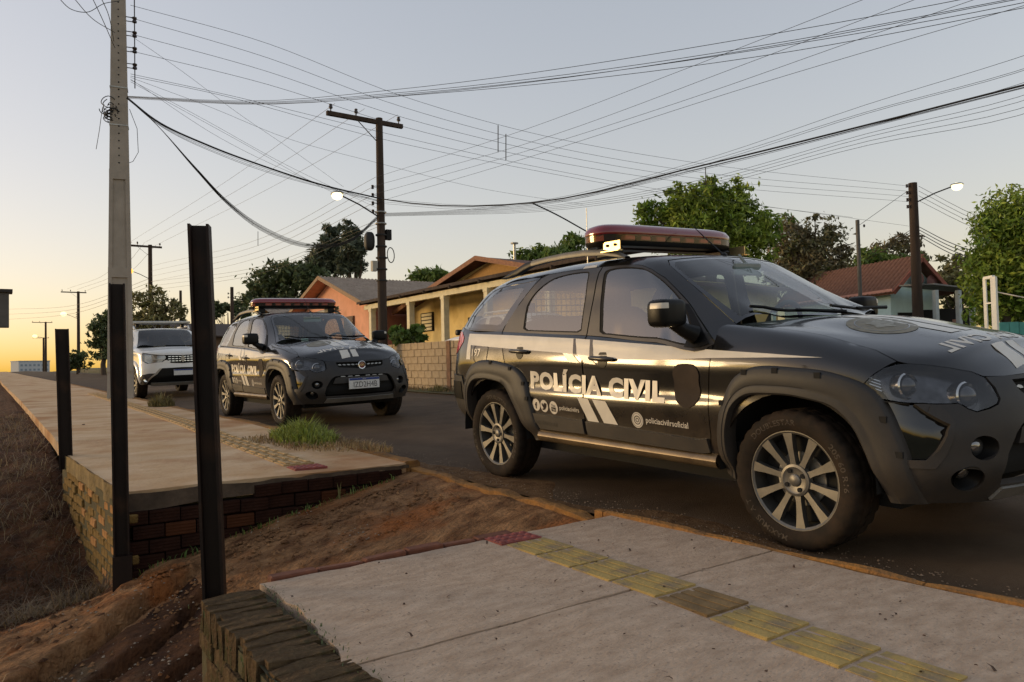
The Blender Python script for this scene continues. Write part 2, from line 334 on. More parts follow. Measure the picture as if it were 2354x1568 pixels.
ctr = np.array([p.center[:2] for p in me.polygons]); idx = (((ctr[:, 1] < 5.0+.35*noise2(ctr[:, 0], ctr[:, 1], 3.)) | (ctr[:, 0] > .6)) & ((ctr[:, 0] > .98) | ((ctr[:, 0]-.02)*-.62+(ctr[:, 1]-4.15)*.78 > -.03+.15*noise2(ctr[:, 0], ctr[:, 1], 4)))).astype(int)
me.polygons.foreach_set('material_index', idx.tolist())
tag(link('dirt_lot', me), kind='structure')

# soil washed into the gutter along the kerb
gy_ = np.linspace(-3.4, 16, 420); P = []
for t in (0, .35, .7, 1.):
    P.append([(kx(y)+.01+(.10+.10*(1+float(noise2(y, 4., 2.6, 4)))*(1+1.6*math.exp(-((y-4.2)/1.3)**2)))*t, y, 0) for y in gy_])
P = np.array(P); P[..., 2] = zroad(P[..., 0], P[..., 1])+.004*noise2(P[..., 0], P[..., 1], 1.1, 3)+.006; P[-1, :, 2] -= .008; P[0, :, 2] += .006
tag(link('gutter_soil', gridmesh('gutter_soil', P, mat('washed_soil', (.10, .052, .024), .95, bump=1., bscale=60, dist=.01, vscale=12, col2=(.20, .115, .055), detail=12, spec=.1))), kind='stuff')
# ------------------------------------------------------------------ car body surface (control grids, right hand half)
def _nat(kn):
    n=len(kn); h=np.diff(kn); A=np.zeros((n,n)); R=np.zeros((n,n))
    A[0,0]=2;A[0,1]=1;R[0,0]=-3/h[0];R[0,1]=3/h[0]
    A[-1,-1]=2;A[-1,-2]=1;R[-1,-1]=3/h[-1];R[-1,-2]=-3/h[-1]
    for i in range(1,n-1):
        A[i,i-1]=1/h[i-1];A[i,i]=2*(1/h[i-1]+1/h[i]);A[i,i+1]=1/h[i]
        R[i,i-1]=-3/h[i-1]**2;R[i,i]=3/h[i-1]**2-3/h[i]**2;R[i,i+1]=3/h[i]**2
    return np.linalg.solve(A,R)
def _fd(kn):
    n=len(kn); h=np.diff(kn); D=np.zeros((n,n))
    D[0,0]=-1/h[0];D[0,1]=1/h[0];D[-1,-1]=1/h[-1];D[-1,-2]=-1/h[-1]
    for i in range(1,n-1):
        a,b=h[i-1],h[i]; D[i,i-1]=-b/(a*(a+b)); D[i,i]=(b-a)/(a*b); D[i,i+1]=a/(b*(a+b))
    return D
def _basis(kn,D,t):
    t=np.atleast_1d(np.asarray(t,float)); n=len(kn); k=np.clip(np.floor(t).astype(int),0,n-2); f=t-k
    h=np.diff(kn)[k]; I=np.eye(n)
    a=(2*f**3-3*f**2+1)[:,None];b=((f**3-2*f**2+f)*h)[:,None];c=(-2*f**3+3*f**2)[:,None];d=((f**3-f**2)*h)[:,None]
    return a*I[k]+b*D[k]+c*I[k+1]+d*D[k+1]
class Surf:
    def __init__(s,ctrl,uk,vk,umode='nat',vmode='fd'):
        s.c=np.array(ctrl,float); s.uk=np.array(uk,float); s.vk=np.array(vk,float)
        s.Du={'nat':_nat,'fd':_fd}[umode](s.uk); s.Dv={'nat':_nat,'fd':_fd}[vmode](s.vk)
        s.nu,s.nv=s.c.shape[:2]
    def P(s,uv):
        uv=np.atleast_2d(np.asarray(uv,float))
        return np.einsum('ki,kj,ijd->kd',_basis(s.uk,s.Du,uv[:,0]),_basis(s.vk,s.Dv,uv[:,1]),s.c)
    def N(s,uv):
        uv=np.atleast_2d(np.asarray(uv,float)); e=.02
        lo=lambda a,m:np.clip(a,0,m)
        du=s.P(np.c_[lo(uv[:,0]+e,s.nu-1),uv[:,1]])-s.P(np.c_[lo(uv[:,0]-e,s.nu-1),uv[:,1]])
        dv=s.P(np.c_[uv[:,0],lo(uv[:,1]+e,s.nv-1)])-s.P(np.c_[uv[:,0],lo(uv[:,1]-e,s.nv-1)])
        n=np.cross(du,dv); return n/np.maximum(np.linalg.norm(n,axis=1),1e-9)[:,None]
# ---- control grids; y is given as positive half width and negated (right hand side of the car = -y)
def S(*r): return [list(p) for p in r]
def sec(x,*yz): return [[x,y,z] for y,z in yz]
LC=[ # rear centre .. front centre ; rows r0 .. r13
 S((-3.25,0,.36),(-3.31,0,.45),(-3.32,0,.56),(-3.31,0,.66),(-3.30,0,.70),(-3.28,0,.78),(-3.26,0,.85),(-3.23,0,.95),(-3.17,0,1.10),(-3.1,0,1.1),(-3.0,0,1.1),(-2.9,0,1.1),(-2.8,0,1.1),(-2.7,0,1.1)),
 S((-3.22,.35,.36),(-3.27,.40,.45),(-3.28,.42,.56),(-3.275,.42,.66),(-3.265,.42,.70),(-3.25,.42,.78),(-3.235,.42,.85),(-3.21,.42,.95),(-3.15,.40,1.10),(-3.1,.36,1.1),(-3.0,.3,1.1),(-2.9,.22,1.1),(-2.8,.12,1.1),(-2.7,0,1.1)),
 S((-3.09,.60,.36),(-3.14,.67,.45),(-3.15,.70,.56),(-3.145,.705,.66),(-3.14,.705,.70),(-3.13,.705,.78),(-3.12,.70,.85),(-3.10,.69,.96),(-3.05,.66,1.11),(-3.0,.6,1.11),(-2.95,.5,1.11),(-2.9,.35,1.11),(-2.8,.2,1.11),(-2.7,0,1.11)),
 sec(-2.88,(.70,.36),(.76,.45),(.785,.56),(.795,.66),(.797,.70),(.798,.78),(.795,.86),(.775,.98),(.735,1.09),(.6,1.09),(.5,1.09),(.35,1.09),(.2,1.09),(0,1.09)),
 sec(-2.47,(.72,.36),(.78,.43),(.80,.54),(.806,.64),(.806,.69),(.807,.78),(.806,.85),(.79,.96),(.75,1.065),(.6,1.06),(.5,1.06),(.35,1.06),(.2,1.06),(0,1.06)),
 sec(-2.00,(.735,.345),(.785,.41),(.80,.53),(.808,.64),(.797,.69),(.801,.78),(.806,.85),(.792,.945),(.755,1.04),(.6,1.04),(.5,1.04),(.35,1.04),(.2,1.04),(0,1.04)),
 sec(-1.50,(.74,.335),(.79,.40),(.803,.52),(.811,.64),(.799,.69),(.803,.78),(.808,.85),(.795,.93),(.76,1.015),(.6,1.01),(.5,1.01),(.35,1.01),(.2,1.01),(0,1.01)),
 sec(-1.00,(.74,.33),(.79,.395),(.803,.51),(.811,.64),(.799,.69),(.803,.77),(.808,.84),(.797,.905),(.767,.975),(.6,.99),(.5,.99),(.35,.99),(.2,.99),(0,.99)),
 sec(-.60,(.735,.325),(.785,.39),(.80,.51),(.81,.64),(.799,.69),(.803,.77),(.807,.83),(.799,.89),(.775,.945),(.73,1.03),(.64,1.06),(.50,1.07),(.28,1.08),(0,1.085)),
 sec(-.38,(.73,.32),(.78,.39),(.80,.51),(.807,.64),(.80,.69),(.803,.77),(.806,.83),(.799,.885),(.777,.945),(.72,1.025),(.64,1.048),(.50,1.058),(.28,1.07),(0,1.082)),
 sec(-.15,(.725,.31),(.775,.39),(.797,.51),(.803,.63),(.80,.69),(.80,.77),(.803,.83),(.795,.885),(.772,.945),(.72,1.00),(.63,1.022),(.49,1.034),(.28,1.06),(0,1.070)),
 sec(.10,(.72,.31),(.77,.40),(.79,.52),(.797,.63),(.795,.69),(.795,.77),(.797,.825),(.785,.88),(.755,.925),(.70,.962),(.605,.984),(.485,.996),(.27,1.038),(0,1.051)),
 sec(.34,(.71,.30),(.765,.40),(.775,.52),(.775,.62),(.772,.67),(.770,.74),(.768,.79),(.755,.835),(.72,.872),(.665,.902),(.585,.926),(.475,.949),(.26,.988),(0,1.003)),
 S((.50,.70,.29),(.555,.735,.40),(.56,.735,.50),(.555,.73,.59),(.54,.725,.63),(.52,.718,.68),(.50,.71,.73),(.485,.695,.785),(.485,.66,.832),(.505,.605,.864),(.525,.53,.888),(.54,.43,.910),(.55,.24,.942),(.55,0,.952)),
 S((.65,.50,.28),(.715,.535,.40),(.72,.54,.50),(.715,.54,.59),(.705,.54,.63),(.69,.535,.68),(.675,.53,.715),(.655,.52,.758),(.64,.49,.797),(.633,.45,.830),(.628,.40,.856),(.625,.33,.878),(.625,.19,.903),(.625,0,.912)),
 S((.71,.27,.28),(.79,.28,.40),(.80,.28,.50),(.795,.28,.59),(.785,.28,.63),(.77,.275,.68),(.755,.275,.715),(.74,.27,.75),(.722,.26,.785),(.708,.24,.812),(.694,.21,.838),(.683,.17,.857),(.676,.09,.868),(.672,0,.873)),
 S((.72,0,.28),(.81,0,.40),(.82,0,.50),(.815,0,.59),(.805,0,.63),(.795,0,.68),(.782,0,.712),(.768,0,.745),(.750,0,.778),(.738,0,.798),(.726,0,.815),(.714,0,.830),(.704,0,.842),(.697,0,.850))]
GC=[
 S((-3.17,0,1.10),(-3.03,0,1.25),(-2.82,0,1.42),(-2.74,0,1.46),(-2.6,0,1.48),(-2.4,0,1.49)),
 S((-3.15,.40,1.10),(-3.01,.38,1.25),(-2.80,.34,1.42),(-2.72,.31,1.455),(-2.58,.2,1.478),(-2.38,0,1.49)),
 S((-3.05,.66,1.11),(-2.90,.635,1.25),(-2.70,.57,1.40),(-2.62,.51,1.445),(-2.5,.3,1.475),(-2.35,0,1.49)),
 S((-2.88,.735,1.09),(-2.76,.69,1.25),(-2.56,.61,1.41),(-2.50,.545,1.45),(-2.4,.32,1.485),(-2.25,0,1.495)),
 S((-2.40,.751,1.061),(-2.32,.70,1.25),(-2.20,.625,1.43),(-2.17,.56,1.465),(-2.1,.33,1.495),(-2.05,0,1.505)),
 S((-1.80,.757,1.03),(-1.80,.705,1.24),(-1.80,.63,1.44),(-1.80,.565,1.475),(-1.8,.33,1.505),(-1.8,0,1.515)),
 S((-1.30,.762,1.006),(-1.30,.705,1.22),(-1.30,.625,1.435),(-1.30,.56,1.47),(-1.35,.33,1.50),(-1.4,0,1.515)),
 S((-.85,.769,.965),(-.95,.70,1.20),(-1.10,.605,1.425),(-1.14,.55,1.462),(-1.2,.32,1.495),(-1.25,0,1.51)),
 S((-.43,.765,.955),(-.68,.66,1.18),(-1.02,.575,1.425),(-1.08,.53,1.46),(-1.14,.30,1.49),(-1.18,0,1.505)),
 S((-.37,.665,1.05),(-.63,.605,1.205),(-.985,.535,1.435),(-1.04,.49,1.463),(-1.10,.28,1.487),(-1.15,0,1.502)),
 S((-.26,.36,1.065),(-.54,.335,1.235),(-.96,.29,1.462),(-1.02,.27,1.477),(-1.08,.15,1.49),(-1.13,0,1.50)),
 S((-.21,0,1.075),(-.51,0,1.245),(-.95,0,1.47),(-1.01,0,1.483),(-1.07,0,1.492),(-1.12,0,1.498))]
def mk(c,row,vst,vm,um):
    c=np.array(c); c[:,:,1]*=-1
    uk=np.r_[0,np.cumsum(np.linalg.norm(np.diff(c[:,row],axis=0),axis=1))]
    vk=np.r_[0,np.cumsum(np.linalg.norm(np.diff(c[vst],axis=0),axis=1))]
    return Surf(c,uk,vk,um,vm)
SL=mk(LC,5,11,'fd','nat')
SG=mk(GC,1,5,'fd','fd')
def inv(s, pts, ax, ur, vr, n=10):
    us = np.linspace(*ur, int((ur[1]-ur[0])*n)+1); vs = np.linspace(*vr, int((vr[1]-vr[0])*n)+1)
    U, V = np.meshgrid(us, vs, indexing='ij'); uv = np.c_[U.ravel(), V.ravel()]; P = s.P(uv)[:, ax]
    pts = np.atleast_2d(np.asarray(pts, float)); out = np.empty((len(pts), 2))
    for i in range(0, len(pts), 200):
        d = ((pts[i:i+200, None]-P[None])**2).sum(2); out[i:i+200] = uv[d.argmin(1)]
    for _ in range(6):
        e = 1e-3; p = s.P(out)[:, ax]; a = (s.P(np.c_[np.minimum(out[:, 0]+e, s.nu-1), out[:, 1]])[:, ax]-p)/e; b = (s.P(np.c_[out[:, 0], np.minimum(out[:, 1]+e, s.nv-1)])[:, ax]-p)/e
        r = pts-p; det = a[:, 0]*b[:, 1]-a[:, 1]*b[:, 0]; det = np.where(abs(det) < 1e-7, 1e-7, det)
        st = np.c_[(r[:, 0]*b[:, 1]-r[:, 1]*b[:, 0])/det, (a[:, 0]*r[:, 1]-a[:, 1]*r[:, 0])/det]
        out = out+np.clip(st, -.4, .4); out[:, 0] = np.clip(out[:, 0], 0, s.nu-1); out[:, 1] = np.clip(out[:, 1], 0, s.nv-1)
    return out
def side_uv(pts, s=None): return inv(s or SL, pts, [0, 2], (2, 13.6), (0, 9))
def inpoly(p, poly):
    x, y = p[:, 0], p[:, 1]; r = np.zeros(len(p), bool); n = len(poly)
    for i in range(n):
        (x1, y1), (x2, y2) = poly[i], poly[(i+1) % n]
        if y1 == y2: continue
        r ^= ((y1 > y) != (y2 > y)) & (x < (x2-x1)*(y-y1)/(y2-y1)+x1)
    return r
def segd(p, poly):
    d = np.full(len(p), 9.); n = len(poly)
    for i in range(n):
        a = np.array(poly[i], float); b = np.array(poly[(i+1) % n], float); ab = b-a; t = np.clip(((p-a)@ab)/max(ab@ab, 1e-12), 0, 1)
        d = np.minimum(d, np.linalg.norm(p-a-t[:, None]*ab, axis=1))
    return d
def dens(poly, h):
    o = []; n = len(poly)
    for i in range(n):
        a = np.array(poly[i], float); b = np.array(poly[(i+1) % n], float); k = max(1, int(math.ceil(max(abs((b-a)/np.array(h))))))
        for j in range(k): o.append(tuple(a+(b-a)*j/k))
    return o
def smoothpoly(poly, it=2):
    for _ in range(it):
        n = len(poly); poly = [tuple(np.array(poly[i])*(.75 if k == 0 else .25)+np.array(poly[(i+1) % n])*(.25 if k == 0 else .75)) for i in range(n) for k in (0, 1)]
    return poly
def roundpoly(poly, c=.07):
    o = []; n = len(poly)
    for i in range(n):
        p = np.array(poly[i]); a = np.array(poly[i-1]); b = np.array(poly[(i+1) % n])
        for q in (a, b):
            L_ = np.linalg.norm(q-p); o.append(tuple(p+(q-p)*min(.25, c/max(L_, 1e-6))))
    return o
def tri2d(poly, holes, h):
    sc = np.array([1/h[0], 1/h[1]]); loops = [dens(q, h) for q in [poly]+list(holes)]
    vs = []; es = []
    for q in loops:
        k = len(vs); vs += [np.array(p)*sc for p in q]; es += [(k+i, k+(i+1) % len(q)) for i in range(len(q))]
    A = np.array(loops[0])*sc; lo = A.min(0); hi = A.max(0)
    g = np.stack(np.meshgrid(np.arange(lo[0]+.37, hi[0], 1.), np.arange(lo[1]+.41, hi[1], 1.), indexing='ij'), -1).reshape(-1, 2)
    if len(g):
        keep = inpoly(g, A)
        for q in loops: keep &= segd(g, np.array(q)*sc) > .45
        for q in loops[1:]: keep &= ~inpoly(g, np.array(q)*sc)
        g = g[keep]; vs += list(g)
    r = delaunay_2d_cdt([Vector(map(float, v)) for v in vs], es, [], 0, 1e-6)
    V = np.array([tuple(v) for v in r[0]]); F = np.array([tuple(f) for f in r[2]]); c = V[F].mean(1)
    k = inpoly(c, A)
    for q in loops[1:]: k &= ~inpoly(c, np.array(q)*sc)
    return V/sc, F[k]
def sheet(name, V, F, N, th, m, parent, side='R', sharp=38):
    """thin panel: front sheet plus a turned-in rim of depth th"""
    V = np.asarray(V, float).copy(); N = np.asarray(N, float).copy(); F = [tuple(map(int, f)) for f in F]
    if side == 'L': V[:, 1] *= -1; N[:, 1] *= -1
    vl = V.tolist(); fl = list(F)
    if th:
        cnt = {}
        for f in F:
            for i in range(3):
                a, b = f[i], f[(i+1) % 3]; k = (min(a, b), max(a, b)); cnt[k] = None if k in cnt else (a, b)
        ed = [e for e in cnt.values() if e]
        if side == 'C': ed = [e for e in ed if not (abs(V[e[0], 1]) < 1e-4 and abs(V[e[1], 1]) < 1e-4)]
        mp = {}
        for a, b in ed:
            for q in (a, b):
                if q not in mp: mp[q] = len(vl); vl.append((V[q]-N[q]*th).tolist())
            fl.append((b, a, mp[a], mp[b]))
    if side == 'C':
        k = len(vl); vl += [(p[0], -p[1], p[2]) for p in vl]; fl += [tuple(k+i for i in f)[::-1] for f in fl]
    me = bpy.data.meshes.new(name); me.from_pydata(vl, [], fl); bm = bmesh.new(); bm.from_mesh(me)
    if side == 'C': bmesh.ops.remove_doubles(bm, verts=bm.verts, dist=2e-4)
    bmesh.ops.recalc_face_normals(bm, faces=bm.faces); bm.to_mesh(me); bm.free()
    me.polygons.foreach_set('use_smooth', [True]*len(me.polygons)); me.set_sharp_from_angle(angle=R(sharp)); me.materials.append(m)
    return link(name, me, parent)
def panel(s, poly, name, m, parent, holes=(), off=0., th=.014, h=(.16, .28), side='R', gap=0.):
    V, F = tri2d(poly, holes, h); N = s.N(V); return sheet(name, s.P(V)+N*off, F, N, th, m, parent, side)
def panels(s, poly, name, m, parent, **k):
    a = panel(s, poly, name, m, parent, side='R', **k); b = panel(s, poly, name, m, parent, side='L', **k); return a, b
def decal(s, V, F, name, m, parent, ax='xz', off=.0018, side='R', th=0.):
    uv = side_uv(V, s) if ax == 'xz' else inv(s, V, [0, 1], (9, 16), (8.0, 13))
    N = s.N(uv); return sheet(name, s.P(uv)+N*off, F, N, th, m, parent, side)
def decal_poly(s, poly, name, m, parent, holes=(), h=(.06, .05), **k):
    V, F = tri2d(poly, holes, h); return decal(s, V, F, name, m, parent, **k)
def fit_text(txt, p0, p1, hgt, bold=0., slant=0.):
    v, f = text_mesh(txt, 1., bold); lo = v.min(0); hi = v.max(0); cap = text_mesh('I', 1., bold)[0]; c0, c1 = cap[:, 1].min(), cap[:, 1].max()
    u = (v[:, 0]-lo[0])/(hi[0]-lo[0]); w = (v[:, 1]-c0)/(c1-c0)
    x = p0[0]+(p1[0]-p0[0])*u+slant*w*hgt; z = p0[1]+(p1[1]-p0[1])*u+w*hgt
    return np.c_[x, z], f
def disc(cx, cy, r, n=28, ry=None): ry = ry or r; return [(cx+r*math.cos(2*math.pi*i/n), cy+ry*math.sin(2*math.pi*i/n)) for i in range(n)]
def sellip(b, c, r, e1=.5, e2=.5, n=24, m=14, la=(-90, 90), lo=(0, 360), R3=None):
    P = []; pw = lambda t, e: math.copysign(abs(t)**e, t)
    for i in range(m+1):
        a = R(la[0]+(la[1]-la[0])*i/m); row = []
        for j in range(n+1):
            t = R(lo[0]+(lo[1]-lo[0])*j/n); q = np.array([r[0]*pw(math.cos(a), e1)*pw(math.cos(t), e2), r[1]*pw(math.cos(a), e1)*pw(math.sin(t), e2), r[2]*pw(math.sin(a), e1)])
            if R3 is not None: q = R3@q
            row.append(np.array(c)+q)
        P.append(row)
    k = len(b.v); n1 = n+1
    b.v += [tuple(p) for r_ in P for p in r_]; b.f += [(k+i*n1+j, k+i*n1+j+1, k+(i+1)*n1+j+1, k+(i+1)*n1+j) for i in range(m) for j in range(n)]
    return b
# ---- car materials
M_black = mat('black_car_paint', (.006, .0063, .008), .22, var=.3, vscale=3, coat=.8, col2=(.010, .0098, .010), spec=.3, crough=.07, dusty=(.75, .35, .26, (.13, .085, .048)))
M_satin = mat('satin_black_trim', (.030, .026, .022), .32, var=.2, vscale=8, coat=.2, spec=.4)
M_plast = mat('grey_moulded_plastic', (.024, .025, .027), .5, var=.2, vscale=7, bump=.12, bscale=400, dist=.002, col2=(.035, .034, .033), spec=.3, dusty=(.8, .3, .30, (.10, .068, .04)))
M_dplast = mat('black_plastic', (.006, .006, .006), .4, spec=.18, var=.2, vscale=10)
M_gloss = mat('gloss_black_insert', (.004, .004, .004), .08, var=0, coat=1.)
M_rub = mat('tyre_rubber', (.012, .010, .008), .8, var=.4, vscale=10, bump=.3, bscale=120, dist=.003, col2=(.032, .021, .014), spec=.2)
M_alu = mat('alloy_rim', (.15, .145, .135), .45, metal=.65, var=.2, vscale=9)
M_chrome = mat('chrome', (.75, .75, .73), .12, metal=1., var=0)
M_dark = mat('dark_void', (.006, .006, .006), .9, var=0)
M_vinyl = mat('white_vinyl', (.60, .57, .50), .4, var=.08, vscale=6, coat=.3)
M_letter = mat('cream_lettering', (.60, .56, .48), .35, var=.08, vscale=9)
M_dust = mat('dusty_sill', (.20, .15, .09), .36, var=.3, vscale=6, col2=(.11, .08, .05), metal=.4)
M_brown = mat('brown_shield', (.045, .034, .026), .75, spec=.15, var=.25, vscale=5)
M_reddome = mat('red_beacon_plastic', (.17, .004, .010), .12, var=.15, vscale=4, coat=.8)
M_redlamp = mat('red_lamp', (.5, .03, .03), .12, var=.2, vscale=9, coat=.8)
M_cloth = mat('seat_cloth', (.03, .031, .033), .9, var=.3, vscale=20)
M_dash = mat('dash_plastic', (.022, .024, .026), .6, var=.2, vscale=20)
M_paper = mat('paper_card', (.6, .66, .6), .8, var=.1, vscale=30)
M_plate = mat('number_plate_white', (.62, .62, .6), .4, var=.1, vscale=30)
M_blue = mat('number_plate_blue', (.012, .04, .2), .4, var=.1)
M_ptext = mat('number_plate_text', (.05, .045, .045), .5, var=.1)
M_silver = mat('silver_paint', (.35, .34, .31), .35, metal=.7, var=.15, vscale=12)
M_rail = mat('satin_roof_rail', (.13, .125, .11), .5, metal=.4, var=.15, vscale=12)
M_gold = mat('zinc_bracket', (.62, .5, .26), .35, metal=.8, var=.2, vscale=12)
M_emb = mat('dull_gold_emblem', (.13, .11, .06), .4, var=.4, vscale=22)
G_side = glass('tinted_side_glass', (.60, .62, .60), .01, ior=2.5)
G_ws = glass('windscreen_glass', (.60, .74, .72), .01, dust=.02, ior=1.75)
G_hl = glass('headlamp_lens', (.80, .80, .80), .02, dust=.0)
G_bar = glass('beacon_clear_lens', (.80, .42, .38), .08, dust=.06)
G_frit = mat('black_glass_border', (.006, .006, .007), .05, var=0, coat=1.)
def make_wheel(parent, x, y, zc, side, rot=0., R0=.326, cars='wagon'):
    w = empty('wheel'); w.parent = parent; w.location = (x, y, zc); w.rotation_euler = (0, rot, 0 if side < 0 else math.pi)
    return w
def wheel_meshes():
    n = 90; prof = [(.222, -.07), (.232, -.092), (.246, -.1), (.270, -.106), (.290, -.105), (.306, -.099), (.318, -.09), (.325, -.077), (.326, -.05), (.321, -.047), (.321, -.038), (.327, -.034), (.327, -.004), (.321, -.002), (.321, .008), (.327, .011), (.326, .05), (.325, .077), (.306, .1), (.270, .106), (.232, .09), (.222, .07)]
    b = MB(); b.lathe(prof, n); 
    for i in range(len(prof)):
        for j in range(n):
            if i in (6, 7, 8) or 11 <= i <= 12 or i in (15, 16, 17):
                if (j+(i > 9)) % 3 == 0:
                    k = i*n+j; v = b.v[k]; q = .978; b.v[k] = (v[0]*q, v[1], v[2]*q)
    ty = b.mesh('tyre', M_rub, smooth=32)
    r = MB(); r.lathe([(.2, .06), (.215, -.03), (.216, -.08), (.226, -.088), (.233, -.088), (.236, -.08), (.23, .07)], 60)
    for i in range(10):
        t = 2*math.pi*(i+.25)/10
        pol = [(.045, -.018), (.10, -.0130), (.16, -.0160), (.219, -.024), (.219, .024), (.16, .0160), (.10, .0130), (.045, .018)]
        def fn(a, c, h, t=t): return (a*math.cos(t)-c*math.sin(t), h+(.012 if a < .12 else (.006 if a < .18 else 0)), a*math.sin(t)+c*math.cos(t))
        r.prism(pol, fn, -.083, -.05)
    r.lathe([(.0, -.073), (.05, -.073), (.062, -.079), (.074, -.076), (.078, -.05), (.0, -.05)], 40)
    rm = r.mesh('rim', M_alu, smooth=30)
    d = MB(); d.lathe([(0, -.012), (.2, -.012), (.216, .05)], 40)
    for i in range(4):
        t = math.pi*(i/2+.28); d.cyl((.048*math.cos(t), -.0805, .048*math.sin(t)), (.048*math.cos(t), -.06, .048*math.sin(t)), .011, 12)
    dm = d.mesh('rim_recess', M_dark, smooth=30)
    c = MB(); c.lathe([(0, -.083), (.024, -.082), (.029, -.078), (.03, -.07)], 24); cmn = c.mesh('hub_cap', M_alu, smooth=40)
    k = MB(); k.lathe([(.0, -.02), (.125, -.02), (.125, -.005), (0, -.005)], 40); km = k.mesh('brake_disc', M_silver, smooth=30)
    # raised lettering round the sidewall
    LT = []
    for txt, a0, span, inner in (('DOUBLESTAR', 2.75, -.95, 0), ('MAXIMUS  A T', 4.95, -1.0, 0), ('205 60 R16', 1.1, -.8, 0)):
        v, f = text_mesh(txt, 1., .01); u = (v[:, 0]-v[:, 0].min())/np.ptp(v[:, 0]); q = v[:, 1]
        a = a0+span*u; rr = .259+.026*q/.7
        hh = -np.interp(rr, [.246, .270, .290], [.1, .106, .105])-.0012
        L = MB(); L.add(np.c_[rr*np.cos(a), hh, rr*np.sin(a)], f); LT.append(L.mesh('sidewall_lettering', mat('worn_tyre_lettering', (.045, .033, .024), .7, var=.2), fixn=False))
    return (ty, rm, dm, cmn, km)+tuple(LT)
WM = None
def add_wheel(parent, x, y, zc, side, rot, steer=0., scale=1.):
    global WM
    if WM is None: WM = wheel_meshes()
    w = empty('wheel'); w.parent = parent; w.location = (x, y, zc)
    w.rotation_euler = (0, rot, (0 if side < 0 else math.pi)+steer); w.scale = (scale,)*3
    for nm, me in zip(('tyre', 'rim', 'rim_recess', 'hub_cap', 'brake_disc', 'sidewall_lettering', 'sidewall_lettering', 'sidewall_lettering'), WM): link(nm, me, w)
    return w
def flare(s, outer, inner, name, m, parent, side, N=46, prof=((0, .003), (.05, .020), (.12, .026), (.62, .036), (.68, .033), (.74, .036), (.93, .036), (1, .026), (1, -.05))):
    def rs(pl):
        pl = np.array(pl, float); d = np.r_[0, np.cumsum(np.linalg.norm(np.diff(pl, axis=0), axis=1))]; t = np.linspace(0, d[-1], N)
        q = np.c_[np.interp(t, d, pl[:, 0]), np.interp(t, d, pl[:, 1])]
        for _ in range(3): q[1:-1] = (q[:-2]+2*q[1:-1]+q[2:])/4
        return q
    o = rs(outer); i = rs(inner); P = []
    for t, h in prof:
        q = o+(i-o)*t; uv = side_uv(q, s); p = s.P(uv); p[:, 0] = q[:, 0]; p[:, 2] = q[:, 1]; p[:, 1] -= h
        if side == 'L': p[:, 1] *= -1
        P.append(p)
    P.insert(0, P[0]+np.array([0, .03 if side == 'R' else -.03, 0]))
    me = gridmesh(name, np.array(P), m); me.set_sharp_from_angle(angle=R(40)); o_ = link(name, me, parent); return o_, o
